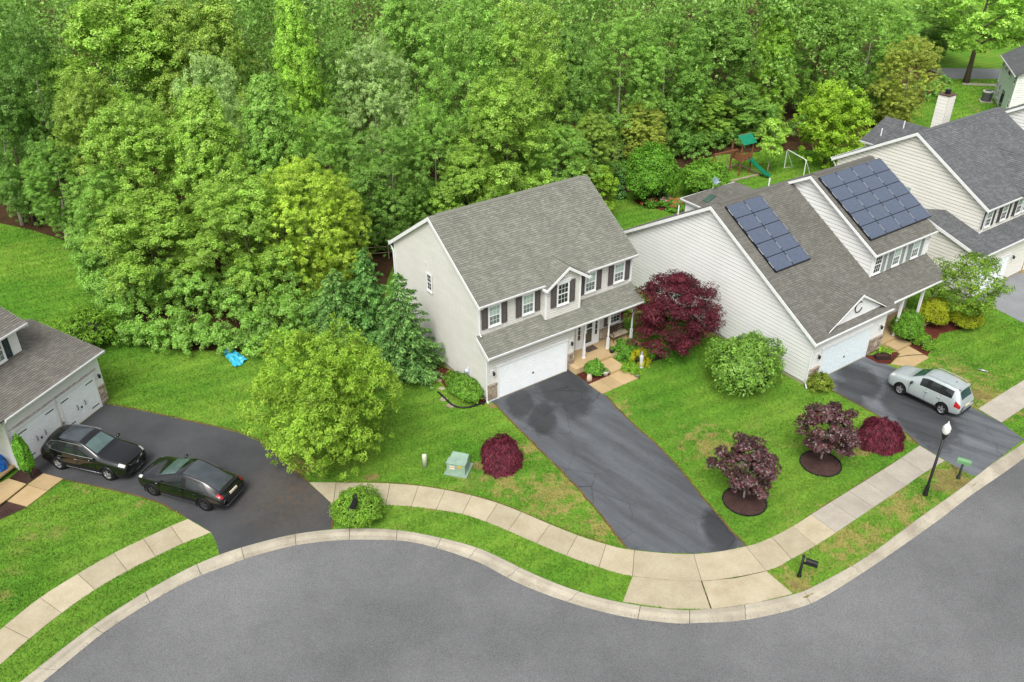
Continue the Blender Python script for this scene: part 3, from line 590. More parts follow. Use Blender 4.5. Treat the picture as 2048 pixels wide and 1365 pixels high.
# dormer bay with its own gable
XD0, XD1, YD = 4.53, 7.04, 0.3; xc = 6.07 - 0.27; xcD = (XD0 + XD1) / 2 + 0.02
zeD = 6.05; hD = 1.58; zaD = zeD + S1 * hD; xcD = 5.95
lap_wall(hm, 'dormer_siding', M['siding_tan'], [(XD0, 3.9), (XD1, 3.9), (XD1, zeD + 0.22), (xcD, zaD - 0.12), (XD0, zeD + 0.15)], (0, YD, 0), (1, 0, 0), (0, -1, 0), 0.15)
for xx, nn in ((XD0, -1), (XD1, 1)): lap_wall(hm, 'dormer_siding', M['siding_tan'], [(YD, 3.9), (YW, 4.1), (YW, zeD + 0.1), (YD, zeD + 0.1)], (xx, 0, 0), (0, 1, 0), (nn, 0, 0), 0.15)
for xx in (XD0, XD1): MB().box(xx - 0.05, xx + 0.05, YD - 0.05, YD + 0.05, 3.95, zeD + 0.1).build('corner_trim', M['white'], hm)
yf = YD - 0.3
for sgn in (-1, 1):
    ex = xcD + sgn * hD; yv = YE0 + (zeD - ZE) / S1 + 0.1; yrd = YE0 + (zaD - ZE) / S1 + 0.05
    Lh = math.hypot(hD, zaD - zeD); pl = [(0, 0), (max(yv - yf, 0.05), 0), (yrd - yf, Lh), (0, Lh)]
    shingle_plane(hm, 'dormer_roof', M['roof_main'], pl, (ex, yf, zeD + 0.03), (0, 1, 0), (-sgn * hD, 0, zaD - zeD))
    p0 = Vector((ex, yf - 0.03, zeD)); p1 = Vector((xcD, yf - 0.03, zaD)); dn = Vector((0, 0, -0.2)); o_ = Vector((0, 0.03, 0))
    MB().hexa([p0 + dn, p1 + dn, p1 + dn + o_, p0 + dn + o_, p0, p1, p1 + o_, p0 + o_]).build('rake_board', M['white'], hm)
    p0 += Vector((0, 0.031, -0.18)); p1 += Vector((0, 0.031, -0.18)); w = Vector((0, 0.28, 0)); MB().poly([p0, p1, p1 + w, p0 + w]).build('soffit', M['white'], hm)
    MB().box(ex - 0.02 if sgn > 0 else ex - 0.10, ex + 0.10 if sgn > 0 else ex + 0.02, yf, YE0 + 0.05, zeD - 0.14, zeD - 0.01).build('gutter', M['white'], hm)
for wx in (0.76, 3.09, 7.70, 9.97):
    window(hm, (wx, YW - 0.02, 4.52), 0.87, 1.33)
    for sx in (wx - 0.43, wx + 0.89):
        if sx == 7.70 - 0.43: sx = 7.42; shutter(hm, (sx, YW - 0.022, 4.5), 0.25, 1.36, M['shutter_brown'])
        else: shutter(hm, (sx, YW - 0.022, 4.5), 0.40, 1.36, M['shutter_brown'])
window(hm, (5.27, YD - 0.02, 4.62), 0.90, 1.45, upper='pane_dark', lower='pane_dark', head=True)
for sx in (4.83, 6.20): shutter(hm, (sx, YD - 0.022, 4.62), 0.40, 1.46, M['shutter_brown'])
window(hm, (XL - 0.02, 6.29, 4.70), 0.60, 1.18, (0, -1, 0), (-1, 0, 0), 'pane_dark', 'pane_dark', (2, 2))
MB().box(XL - 0.06, XL - 0.02, 6.25, 6.40, 6.33, 6.5).build('vent_cap', M['siding_tan'], hm)
garage_door(hm, 0.97, 5.85, 2.2, -0.03)
for lx in (0.55, 6.22): wall_lantern(hm, lx, -0.03, 1.95)
stone_panel(hm, XL, 0.84, 0.12, 1.1, -0.01, 1); stone_panel(hm, 5.98, 6.5, 0.12, 1.1, -0.01, 2)
stone_panel(hm, 9.42, 10.95, 0.42, 1.2, 1.05, 3)
MB().box(XL, 0.9, -0.06, 0.0, 0.0, 0.12).build('base_trim', M['white'], hm)
downspout(hm, [(0.08, YL0 - 0.06, ZL0 - 0.1), (0.08, -0.35, ZL0 - 0.28), (0.1, -0.10, ZL0 - 0.38), (0.1, -0.10, 0.14), (0.1, -0.25, 0.08)])
downspout(hm, [(0.14, YE0 - 0.06, ZE - 0.1), (0.17, YW - 0.08, ZE - 0.35), (0.17, YW - 0.08, 4.3), (0.17, YW - 0.25, 4.18)])
downspout(hm, [(11.42, YE0 - 0.06, ZE - 0.1), (11.40, YW - 0.08, ZE - 0.35), (11.40, YW - 0.08, 4.3)])
downspout(hm, [(0.1, YE1 + 0.08, ZE - 0.1), (0.12, yb + 0.06, ZE - 0.55), (0.12, yb + 0.06, 0.1)])
# entry: door with storm door and side lights
M['door_glass'] = glassmat('storm_door_glass', srgb(78, 76, 68), 0.05)
ed = MB().box(7.48, 9.38, 0.98, 1.05, 0.36, 0.46).box(7.48, 7.58, 0.99, 1.05, 0.46, 2.62).box(9.28, 9.38, 0.99, 1.05, 0.46, 2.62).box(7.48, 9.38, 0.985, 1.05, 2.62, 2.78).box(7.92, 8.0, 0.99, 1.05, 0.46, 2.62).box(8.88, 8.96, 0.99, 1.05, 0.46, 2.62).build('front_door', M['white'], hm)
st = MB().box(8.0, 8.1, 0.985, 1.03, 0.46, 2.6).box(8.78, 8.88, 0.985, 1.03, 0.46, 2.6).box(8.1, 8.78, 0.985, 1.03, 0.46, 0.62).box(8.1, 8.78, 0.985, 1.03, 2.48, 2.6).box(8.1, 8.78, 0.985, 1.03, 1.62, 1.68).build('storm_door', M['white'], ed)
MB().box(8.1, 8.78, 1.0, 1.02, 0.62, 1.62).build('pane', M['door_glass'], ed); MB().box(8.1, 8.78, 1.0, 1.02, 1.68, 2.48).build('pane', M['pane_dark'], ed)
MB().box(8.14, 8.2, 0.95, 0.985, 1.4, 1.6).build('door_handle', M['black_metal'], ed)
for sx in (7.58, 8.96):
    MB().box(sx, sx + 0.33, 1.0, 1.04, 0.46, 1.0).build('side_panel', M['white'], ed)
    for k in range(4): MB().box(sx + 0.08, sx + 0.25, 1.0, 1.03, 1.05 + k * 0.38, 1.37 + k * 0.38).build('pane', M['pane_dark'], ed)
    MB().box(sx, sx + 0.07, 0.995, 1.045, 1.0, 2.6).box(sx + 0.26, sx + 0.33, 0.995, 1.045, 1.0, 2.6).build('side_light_frame', M['white'], ed)
window(hm, (10.15, 1.03, 1.36), 0.95, 1.1, upper='pane_dark', lower='pane_dark', grid=(3, 2)); shutter(hm, (9.74, 1.028, 1.36), 0.38, 1.12, M['shutter_brown']); shutter(hm, (11.0, 1.028, 1.36), 0.30, 1.12, M['shutter_brown'])
def turned_post(parent, x, y, z0, z1):
    o = MB().box(x - 0.065, x + 0.065, y - 0.065, y + 0.065, z0 + 0.03, z0 + 0.8).box(x - 0.085, x + 0.085, y - 0.085, y + 0.085, z0, z0 + 0.05).build('porch_post', M['white'], parent); MB().box(x - 0.065, x + 0.065, y - 0.065, y + 0.065, z1 - 0.75, z1).build('post_head', M['white'], o)
    zm = z0 + 0.8; h = z1 - 0.75 - zm
    MB().lathe([(0.03, 0), (0.06, 0.03), (0.045, 0.08), (0.062, 0.2), (0.058, h * 0.5), (0.045, h - 0.12), (0.06, h - 0.05), (0.03, h)], (x, y, zm), 12).build('turned_shaft', M['white'], o, smooth_=True)
for px in (7.37, 9.30, 11.25): turned_post(hm, px, 0.03, 0.4, ZL0 - 0.4)
porch = MB().box(6.52, 11.45, -0.72, 1.04, 0.02, 0.4).build('porch_slab', M['step_tan'], hm)
MB().box(6.16, 6.5, -0.72, -0.04, 0.02, 0.4).build('porch_slab', M['step_tan'], hm)
MB().box(7.95, 9.05, -1.95, -0.73, 0.0, 0.2).build('porch_step', M['step_tan'], hm)
for (xa, xb, ya, yb_) in ((6.15, 6.96, -3.22, -2.0), (6.98, 7.74, -3.2, -1.99), (7.76, 9.0, -3.2, -1.98)): MB().box(xa, xb, ya, yb_, -0.05, 0.05).build('walk_slab', M['step_tan'], hm)
MB().prism([(6.2, -0.75, 0.015), (6.2, -1.98, 0.015), (7.9, -1.96, 0.015), (7.9, -0.75, 0.015)], (0, 0, 0.02)).build('mulch_bed', M['mulch_red'], hm)

# ------------------------------------------------------------------ the white house with solar panels
hsol = empty('house', (17.44, 42.38, 0), R(34.9), 'white house with rooftop solar panels and brown-grey roof, silver car on its driveway', 'house')
SS_, YEs, ZEs, YR_, ZR_, XE = 0.585, -0.4, 3.247, 8.72, 8.582, 12.9
def zsol(y): return ZEs + SS_ * (y - YEs)
vy = lambda y: (y - YEs) * math.hypot(1, SS_)
shingle_plane(hsol, 'roof_slope', M['roof_solar'], [(0, 0), (7.35, 0), (7.75, vy(-0.1)), (13.4, vy(-0.1)), (13.4, vy(YR_)), (0, vy(YR_))], (-0.3, YEs, ZEs), (1, 0, 0), (0, 1, SS_))
shingle_plane(hsol, 'roof_slope', M['roof_solar'], [(0, 0), (13.4, 0), (13.4, vy(YR_)), (0, vy(YR_))], (13.1, 17.84, ZEs), (-1, 0, 0), (0, -1, SS_))
MB().hexa([(0.4, YR_ - .17, ZR_ - .08), (6.3, YR_ - .17, ZR_ - .08), (6.3, YR_ + .17, ZR_ - .08), (0.4, YR_ + .17, ZR_ - .08), (0.4, YR_ - .12, ZR_ + .05), (6.3, YR_ - .12, ZR_ + .05), (6.3, YR_ + .12, ZR_ + .05), (0.4, YR_ + .12, ZR_ + .05)]).build('ridge_vent', M['roof_solar'], hsol)
lap_wall(hsol, 'siding', M['siding_white'], [(0, 0.22), (17.4, 0.22), (17.4, zsol(0) - 0.1), (YR_, ZR_ - 0.12), (0, zsol(0) - 0.1)], (0, 0, 0), (0, 1, 0), (-1, 0, 0), 0.25, 0.03)
rake_boards(hsol, -0.3, YEs, 17.84, YR_, ZEs, ZR_, -1)
lap_wall(hsol, 'siding', M['siding_white'], [(0, 0.22), (7.2, 0.22), (7.2, 3.2), (0, 3.2)], (0, 0, 0), (1, 0, 0), (0, -1, 0), 0.25, 0.03)
lap_wall(hsol, 'siding', M['siding_white'], [(0, 0.22), (2, 0.22), (2, 3.9), (0, 3.1)], (7.2, 0, 0), (0, 1, 0), (1, 0, 0), 0.25, 0.03)
lap_wall(hsol, 'siding', M['siding_white'], [(7.2, 0.3), (XE, 0.3), (XE, 3.9), (7.2, 3.9)], (0, 2.0, 0), (1, 0, 0), (0, -1, 0), 0.25, 0.03)
lap_wall(hsol, 'siding', M['siding_white'], [(0, 0.22), (XE, 0.22), (XE, 3.3), (0, 3.3)], (0, 17.4, 0), (1, 0, 0), (0, 1, 0), 0.25, 0.03)
ZU0, YU = 6.19, 1.70; YUR = 7.06; ZUR = ZU0 + SS_ * (YUR - 1.37)
for xx, nn in ((7.14, -1), (XE, 1)):
    lap_wall(hsol, 'siding', M['siding_white'], [(YU, zsol(YU) - 0.1), (YR_, ZR_ - 0.05), (YUR, ZUR - 0.12), (YU, ZU0 + 0.1)] if nn < 0 else [(2.0, 0.22), (17.4, 0.22), (17.4, zsol(0) - .1), (YUR, ZUR - .12), (YU, ZU0 + .1), (YU, 4.3), (2.0, 4.3)], (xx, 0, 0), (0, 1, 0), (nn, 0, 0), 0.25, 0.03)
lap_wall(hsol, 'siding', M['siding_white'], [(7.14, 4.3), (XE, 4.3), (XE, ZU0 - 0.02), (7.14, ZU0 - 0.02)], (0, YU, 0), (1, 0, 0), (0, -1, 0), 0.25, 0.03)
Lu = math.hypot(YUR - 1.37, ZUR - ZU0)
shingle_plane(hsol, 'upper_roof_slope', M['roof_solar'], [(0, 0), (6.4, 0), (6.4, Lu), (0, Lu)], (6.8, 1.37, ZU0), (1, 0, 0), (0, 1, SS_))
shingle_plane(hsol, 'upper_roof_slope', M['roof_solar'], [(0, 0), (6.4, 0), (6.4, 1.97), (0, 1.97)], (13.2, YUR + 1.70, ZUR - 1.70 * SS_ + 0.02), (-1, 0, 0), (0, -1, SS_))
MB().hexa([(7.1, YUR - .17, ZUR - .07), (13.0, YUR - .17, ZUR - .07), (13.0, YUR + .17, ZUR - .07), (7.1, YUR + .17, ZUR - .07), (7.1, YUR - .12, ZUR + .06), (13.0, YUR - .12, ZUR + .06), (13.0, YUR + .12, ZUR + .06), (7.1, YUR + .12, ZUR + .06)]).build('ridge_vent', M['roof_solar'], hsol)
for x_, o in ((6.8, -1), (13.2, 1)):
    for (ya, za, yb2, zb2) in ((1.37, ZU0, YUR, ZUR), (YUR, ZUR, YR_, ZR_ + 0.02)):
        a = Vector((x_, ya, za - .02)); b = Vector((x_, yb2, zb2 - .02)); dn = Vector((0, 0, -.2)); oo = Vector((.03 * o, 0, 0))
        MB().hexa([a + dn, b + dn, b + dn + oo, a + dn + oo, a, b, b + oo, a + oo]).build('rake_board', M['white'], hsol)
        w = Vector((-.31 * o, 0, 0)); MB().poly([a + dn * .95, b + dn * .95, b + dn * .95 + w, a + dn * .95 + w]).build('soffit', M['white'], hsol)
gutter(hsol, (6.8, 1.37, ZU0 - .01), (13.2, 1.37, ZU0 - .01), (0, -1, 0)); gutter(hsol, (-.3, YEs, ZEs - .01), (7.05, YEs, ZEs - .01), (0, -1, 0)); gutter(hsol, (7.45, -0.1, zsol(-0.1) - .01), (13.1, -0.1, zsol(-0.1) - .01), (0, -1, 0))
MB().box(-.28, 7.0, YEs + .01, 0, ZEs - .12, ZEs - .08).build('soffit', M['white'], hsol); MB().box(7.2, 13.05, -.05, 2.0, 3.22, 3.26).build('porch_ceiling', M['white'], hsol)
MB().box(6.85, 13.15, 1.39, YU, ZU0 - .11, ZU0 - .07).build('soffit', M['white'], hsol)
for wx in (7.16, 9.12, 11.15):
    window(hsol, (wx, YU - .02, 4.6), 0.82, 1.3, upper='pane_blind' if wx > 8 else 'pane_dark', lower='pane_mid' if wx > 8 else 'pane_dark'); 
    for sx in (wx - .40, wx + .84):
        if sx > 7: shutter(hsol, (sx, YU - .022, 4.6), 0.36, 1.3, M['shutter_grey'])
for xx in (7.14, XE): MB().box(xx - .06, xx + .06, YU - .05, YU + .06, 4.3, ZU0 - .05).build('corner_trim', M['white'], hsol)
# decorative front gable
gx0, gx1, gzb, gza = 1.02, 6.48, 3.46, 5.1; gxc = 3.75
lap_wall(hsol, 'gable_siding', M['white'], [(gx0 + .25, gzb + .02), (gx1 - .25, gzb + .02), (gxc, gza - .14)], (0, 0.0, 0), (1, 0, 0), (0, -1, 0), 0.4, 0.01)
for sg in (-1, 1):
    ex = gxc + sg * (gxc - gx0); Lg = math.hypot(gxc - gx0, gza - gzb); yv = YEs + (gza - ZEs) / SS_ + .05
    shingle_plane(hsol, 'gable_roof', M['roof_solar'], [(0, 0), (0.2, 0), (yv + .2, Lg), (0, Lg)], (ex, -0.2, gzb + .02), (0, 1, 0), (-sg * (gxc - gx0), 0, gza - gzb))
    p0 = Vector((ex, -.23, gzb)); p1 = Vector((gxc, -.23, gza)); dn = Vector((0, 0, -.17)); oo = Vector((0, .03, 0))
    MB().hexa([p0 + dn * .3, p1 + dn, p1 + dn + oo, p0 + dn * .3 + oo, p0, p1, p1 + oo, p0 + oo]).build('rake_board', M['white'], hsol)
ring = MB(); ring.tube([(gxc + .35 * math.cos(a), -.06, 4.2 + .35 * math.sin(a)) for a in [R(50) + R(290) * k / 16 for k in range(17)]], 0.03, 6); ring.build('wreath_ring', M['black_metal'], hsol)
garage_door(hsol, 1.12, 5.62, 2.2, -.03, panelmat=plain('garage_door_pale', srgb(222, 233, 236), 0.45, var=0.02))
for lx in (0.62, 6.62): wall_lantern(hsol, lx, -.03, 1.9)
stone_panel(hsol, 0.02, 0.95, .1, 1.05, -.02, 5, step=.3); stone_panel(hsol, 5.85, 7.18, .1, 1.1, -.02, 6)
MB().box(.02, 7.18, .03, 17.3, 0, .22).build('foundation', M['concrete_base'], hsol); MB().box(7.2, XE - .02, 2.03, 17.3, 0, .22).build('foundation', M['concrete_base'], hsol)
MB().box(-.03, .09, -.03, .09, .2, 3.2).build('corner_trim', M['white'], hsol)
downspout(hsol, [(-.2, YEs - .06, ZEs - .1), (-.1, -.1, ZEs - .45), (-.06, -.08, 2.6), (-.06, -.08, .25), (-.25, -.35, .08)])
downspout(hsol, [(13.0, 1.3, ZU0 - .1), (12.95, YU - .09, ZU0 - .35), (12.95, YU - .09, 4.65)])
MB().box(7.22, XE, 0.0, 1.98, .0, .3).build('porch_slab', M['step_tan'], hsol); MB().box(7.85, 9.35, -.9, -.02, 0, .16).build('porch_step', M['step_tan'], hsol)
MB().prism([(7.9, -.93, .01), (9.05, -.93, .01), (8.9, -2.45, .01), (7.0, -2.55, .01), (6.3, -1.55, .01), (7.75, -1.2, .01)], (0, 0, .04)).build('walk_slab', M['step_tan'], hsol)
for px in (8.99, 11.2, 12.8): MB().box(px - .07, px + .07, .13, .27, .3, 3.15).build('porch_post', M['white'], hsol)
MB().box(7.25, 12.9, .1, .3, 3.1, 3.3).build('porch_beam', M['white'], hsol)
MB().prism([(5.75, -.05, .016), (7.8, -.9, .016), (7.7, -1.15, .016), (6.25, -1.5, .016), (5.75, -1.0, .016)], (0, 0, .03)).build('mulch_bed', M['mulch_red'], hsol)
dr = MB().box(9.6, 10.6, 1.94, 2.0, .3, 2.4).build('front_door', plain('door_red_brown', srgb(96, 60, 50), .5), hsol)
window(hsol, (11.2, 1.98, 1.0), 1.0, 1.4, upper='pane_dark', lower='pane_dark')
# rear wing with hipped roof and skylights
RX0, RX1, RY, RZE = 3.0, 8.4, 14.3, 6.45
MB().box(RX0 + .2, RX1, 10.5, RY - .25, 3.0, RZE - .05).build('rear_wing_wall', M['siding_white'], hsol)
lap_wall(hsol, 'siding', M['siding_white'], [(10.2, 5.5), (RY - .25, 3.3), (RY - .25, RZE - .05), (10.2, RZE - .05)], (RX0 + .2, 0, 0), (0, 1, 0), (-1, 0, 0), 0.25, 0.03)
def plane_from(parent, name, mat, pts):
    P = [Vector(p) for p in pts]; U = (P[1] - P[0]).normalized(); Nn = U.cross(P[2] - P[0]).normalized(); Vv = Nn.cross(U)
    if Vv.z < 0: Vv = -Vv
    return shingle_plane(parent, name, mat, [((p - P[0]).dot(U), (p - P[0]).dot(Vv)) for p in P], P[0], U, Vv)
rp = (5.3, 13.0, 7.25); rq = (5.3, 8.9, 7.25)
plane_from(hsol, 'rear_wing_roof', M['roof_solar'], [(RX0, RY, RZE), (RX0, 9.0, RZE), rq, rp]); plane_from(hsol, 'rear_wing_roof', M['roof_solar'], [(RX1, RY, RZE), (RX0, RY, RZE), rp]); plane_from(hsol, 'rear_wing_roof', M['roof_solar'], [(RX1, 9.0, RZE), (RX1, RY, RZE), rp, rq])
gutter(hsol, (RX0, 10.0, RZE), (RX0, RY, RZE), (-1, 0, 0)); gutter(hsol, (RX0, RY, RZE), (RX1, RY, RZE), (0, 1, 0))
for sy in (11.2, 12.6): 
    z0 = RZE + (7.25 - RZE) / 2.3 * .5 + .03; z1 = RZE + (7.25 - RZE) / 2.3 * 1.3 + .03
    MB().hexa([(RX0 + .5, sy - .25, z0), (RX0 + 1.3, sy - .25, z1), (RX0 + 1.3, sy + .25, z1), (RX0 + .5, sy + .25, z0), (RX0 + .52, sy - .23, z0 + .07), (RX0 + 1.28, sy - .23, z1 + .07), (RX0 + 1.28, sy + .23, z1 + .07), (RX0 + .52, sy + .23, z0 + .07)]).build('skylight', glassmat('skylight_glass', srgb(66, 92, 80)), hsol)
for (px, py) in ((0.6, 12.2), (6.6, 10.0)): MB().lathe([(0, .6), (.05, .6), (.05, -.2)], (px, py, ZR_ - (py - YR_) * SS_ + .05), 8).build('vent_pipe', M['white'], hsol)
M['dish'] = plain('dish_grey', srgb(120, 140, 152), .4)
dish = MB().lathe([(0, 0), (.12, .012), (.22, .045), (.27, .075), (.26, .08), (.2, .05), (0, .012)], (0, 0, 0), 16).build('satellite_dish', M['dish'], hsol, smooth_=True); dish.location = (4.7, 13.0, 7.75); dish.rotation_euler = (R(55), R(10), R(-10))
MB().tube([(4.7, 13.05, 7.72), (4.8, 13.2, 7.45), (4.8, 13.2, 7.1)], .02, 6).build('dish_mast', M['white'], hsol); MB().tube([(4.72, 13.0, 7.6), (4.95, 12.7, 7.75)], .015, 6).build('dish_arm', M['white'], hsol)
t = NT('solar_cells'); bk = t.n('TexBrick'); bk.offset = 0; bk.inputs['Scale'].default_value = 1; bk.inputs['Brick Width'].default_value = .156; bk.inputs['Row Height'].default_value = .156; bk.inputs['Mortar Size'].default_value = .004
bk.inputs['Color1'].default_value = srgb(74, 84, 102); bk.inputs['Color2'].default_value = srgb(80, 90, 108); bk.inputs['Mortar'].default_value = srgb(98, 107, 122); t.l(t.tc(), bk.inputs['Vector'])
t.pbr(bk.outputs[0], .22, .8, coat=.3); M['cells'] = t.m
M['panel_frame'] = plain('panel_frame', srgb(24, 25, 28), .4, .4); M['alu'] = plain('aluminium', srgb(190, 192, 194), .35, .5, .6)
sl = math.atan(SS_); wP, hP = 1.56, 1.03
fm = MB().box(0, wP, 0, hP, 0, .04).mesh('solar_frame', M['panel_frame']); cm = MB().box(.02, wP - .02, .02, hP - .02, .041, .044).mesh('solar_cells', M['cells'])
def array(x0, y0, z0, nx, ny):
    for i in range(nx):
        for j in range(ny):
            v = j * (hP + .012); o = link('solar_panel', fm, hsol, (x0 + i * (wP + .02), y0 + v * math.cos(sl) - .12 * math.sin(sl), z0 + v * math.sin(sl) + .12 * math.cos(sl)), (sl, 0, 0)); link('solar_cells', cm, o)
    for i in range(nx + 1):
        a = Vector((x0 + i * (wP + .02) - .01, y0, z0)); up = Vector((0, math.cos(sl), math.sin(sl))); nn = Vector((0, -math.sin(sl), math.cos(sl))); a += nn * .155
        for j in range(ny): MB().hexa([a + up * (j * (hP + .012) + .25) + Vector((dx, 0, 0)) + nn * dz + up * dv for dz in (0.001, .02) for dx, dv in ((-.02, 0), (.02, 0), (.02, .5), (-.02, .5))]).build('panel_clip', M['alu'], hsol)
    MB().box(0, nx * (wP + .02), -.03, -.005, -.05, .045).build('array_skirt', M['panel_frame'], hsol, (x0, y0 - .12 * math.sin(sl), z0 + .12 * math.cos(sl)), (sl, 0, 0))
    MB().box(-.03, -.005, 0, ny * (hP + .012), -.05, .02).build('array_skirt', M['panel_frame'], hsol, (x0, y0 - .12 * math.sin(sl), z0 + .12 * math.cos(sl)), (sl, 0, 0))
array(.55, 3.87, zsol(3.87), 2, 5); array(7.12, 2.25, ZU0 + SS_ * (2.25 - 1.37), 4, 5)

# ------------------------------------------------------------------ the cream house with the slate-grey roof
hr = empty('house', (32.934, 55.048, 0), R(35.1), 'cream-sided house with slate-grey roof, dark shutters and chimney, right of the solar-panel house', 'house')
SR = .578; YRR = 6.46; ZRR = 6.0 + SR * YRR; WR = 10.62
gable_roof(hr, M['roof_blue'], -.3, WR, 0.0, 2 * YRR, 6.0, SR); rake_boards(hr, -.3, 0, 2 * YRR, YRR, 6.0, ZRR, -1); rake_boards(hr, WR, 0, 2 * YRR, YRR, 6.0, ZRR, 1)
lap_wall(hr, 'siding', M['siding_cream'], [(.35, .2), (12.57, .2), (12.57, 6.05), (YRR, ZRR - .14), (.35, 6.05)], (0, 0, 0), (0, 1, 0), (-1, 0, 0), .25, .03)
lap_wall(hr, 'siding', M['siding_cream'], [(.35, .2), (12.57, .2), (12.57, 6.05), (YRR, ZRR - .14), (.35, 6.05)], (WR - .3, 0, 0), (0, 1, 0), (1, 0, 0), .25, .03)
lap_wall(hr, 'siding', M['siding_cream'], [(0, .2), (WR - .3, .2), (WR - .3, 6.0), (0, 6.0)], (0, .35, 0), (1, 0, 0), (0, -1, 0), .25, .03)
lap_wall(hr, 'siding', M['siding_cream'], [(0, .2), (WR - .3, .2), (WR - .3, 6.0), (0, 6.0)], (0, 12.57, 0), (1, 0, 0), (0, 1, 0), .25, .03)
gutter(hr, (-.3, 0, 5.99), (WR, 0, 5.99), (0, -1, 0)); gutter(hr, (-.3, 2 * YRR, 5.99), (WR, 2 * YRR, 5.99), (0, 1, 0))
MB().box(-.05, .06, .29, .41, 3.8, 5.95).build('corner_trim', M['white'], hr)
downspout(hr, [(-.2, -.05, 5.9), (.02, .25, 5.6), (.02, .25, 4.2)]); downspout(hr, [(-.2, 2 * YRR + .05, 5.9), (-.05, 12.65, 5.4), (-.05, 12.65, .2)])
for wx in (.20, 2.24, 4.25, 5.2, 7.4): 
    window(hr, (wx, .33, 4.42), .78, 1.28, upper='pane_mid', lower='pane_dark')
for sx in (-.24 + .05, 1.0, 1.86, 3.06, 3.86, 6.0, 7.02, 8.2): shutter(hr, (sx, .328, 4.4), .33, 1.3, M['shutter_dark'])
window(hr, (-.02, 6.55, 5.2), .62, .48, (0, -1, 0), (-1, 0, 0), 'pane_blind', 'pane_blind', (1, 1), single=True)
# front cross gable on the main roof
gxc2 = 6.0; hg = 2.1; zeg = 6.05; zag = zeg + SR * hg + .8
for sg in (-1, 1):
    yv = (zag - 6.0) / SR + .05; Lg = math.hypot(hg, zag - zeg)
    shingle_plane(hr, 'gable_roof', M['roof_blue'], [(0, 0), (.3, 0), (yv + .2, Lg), (0, Lg)], (gxc2 + sg * hg, -.2, zeg + .03), (0, 1, 0), (-sg * hg, 0, zag - zeg))
    p0 = Vector((gxc2 + sg * hg, -.23, zeg)); p1 = Vector((gxc2, -.23, zag)); dn = Vector((0, 0, -.2)); oo = Vector((0, .03, 0)); MB().hexa([p0 + dn, p1 + dn, p1 + dn + oo, p0 + dn + oo, p0, p1, p1 + oo, p0 + oo]).build('rake_board', M['white'], hr)
lap_wall(hr, 'gable_siding', M['siding_cream'], [(gxc2 - hg + .2, zeg - .1), (gxc2 + hg - .2, zeg - .1), (gxc2, zag - .2)], (0, .02, 0), (1, 0, 0), (0, -1, 0), .2, .02)
# garage wing to the left front
WX0, WYE, WZE, WS, WYR = -2.35, -1.38, 3.52, .30, 3.1; WZR = WZE + WS * (WYR - WYE)
gable_roof(hr, M['roof_blue'], WX0, WR, WYE, 2 * WYR - WYE, WZE, WS, vent=False); rake_boards(hr, WX0, WYE, 2 * WYR - WYE, WYR, WZE, WZR, -1)
lap_wall(hr, 'siding', M['siding_cream'], [(-1.0, .2), (2 * WYR + 1.0, .2), (2 * WYR + 1.0, WZE + .02), (WYR, WZR - .1), (-1.0, WZE + .02)], (WX0 + .25, 0, 0), (0, 1, 0), (-1, 0, 0), .25, .03)
lap_wall(hr, 'siding', M['siding_cream'], [(WX0 + .25, .2), (5.2, .2), (5.2, WZE), (WX0 + .25, WZE)], (0, -1.0, 0), (1, 0, 0), (0, -1, 0), .25, .03)
gutter(hr, (WX0, WYE, WZE - .01), (WR, WYE, WZE - .01), (0, -1, 0))
garage_door(hr, -1.5, 2.4, 2.3, -1.03); wall_lantern(hr, 2.9, -1.03, 2.0)
MB().box(WX0 + .27, 5.18, -.97, 7.0, 0, .2).build('foundation', M['concrete_base'], hr)
MB().box(5.25, 10.3, -1.2, .3, 0, .3).build('porch_slab', M['step_tan'], hr); MB().box(5.3, 5.45, -1.2, -1.05, .3, 3.4).build('porch_post', M['white'], hr)
# rear gable wing and chimney
for sg in (-1, 1):
    Lg = math.hypot(3.0, 1.45); shingle_plane(hr, 'rear_gable_roof', M['roof_blue'], [(0, 0), (4.2, 0), (4.2 + 1.6, Lg), (0, Lg)] if sg > 0 else [(0, 0), (4.2, 0), (4.2 + 1.6, Lg), (0, Lg)], (6.6 + sg * 3.0, 13.3, 6.55), (0, -1, 0), (-sg * 3.0, 0, 1.45))
MB().box(3.9, 9.3, 9.5, 13.0, .2, 6.5).build('rear_wing_wall', M['siding_cream'], hr); gutter(hr, (3.6, 10.2, 6.56), (3.6, 13.3, 6.56), (-1, 0, 0))
for (px, py) in ((4.6, 12.2), (5.9, 11.2)): MB().lathe([(0, .55), (.05, .55), (.05, -.3)], (px, py, 6.55 + (px - 3.6) * .483 + .05), 8).build('vent_pipe', M['white'], hr)
ch = MB().box(6.25, 7.2, 8.35, 9.2, 7.8, 10.75).build('chimney', M['siding_cream'], hr)
for (x0_, x1_, y_, nn) in ((6.25, 7.2, 8.35, -1),): lap_wall(ch, 'chimney_siding', M['siding_cream'], [(x0_, 7.9), (x1_, 7.9), (x1_, 10.75), (x0_, 10.75)], (0, y_, 0), (1, 0, 0), (0, -1, 0), .25, .03)
lap_wall(ch, 'chimney_siding', M['siding_cream'], [(8.35, 7.9), (9.2, 7.9), (9.2, 10.75), (8.35, 10.75)], (6.25, 0, 0), (0, 1, 0), (-1, 0, 0), .25, .03)
MB().box(6.2, 7.25, 8.3, 9.25, 10.76, 10.84).build('chimney_cap', plain('rust_cap', srgb(96, 76, 64), .6), ch); MB().lathe([(.2, 10.84), (.2, 11.1), (.26, 11.1), (.26, 11.16), (0, 11.2)], (6.72, 8.78, 0), 12).build('flue', M['black_metal'], ch)

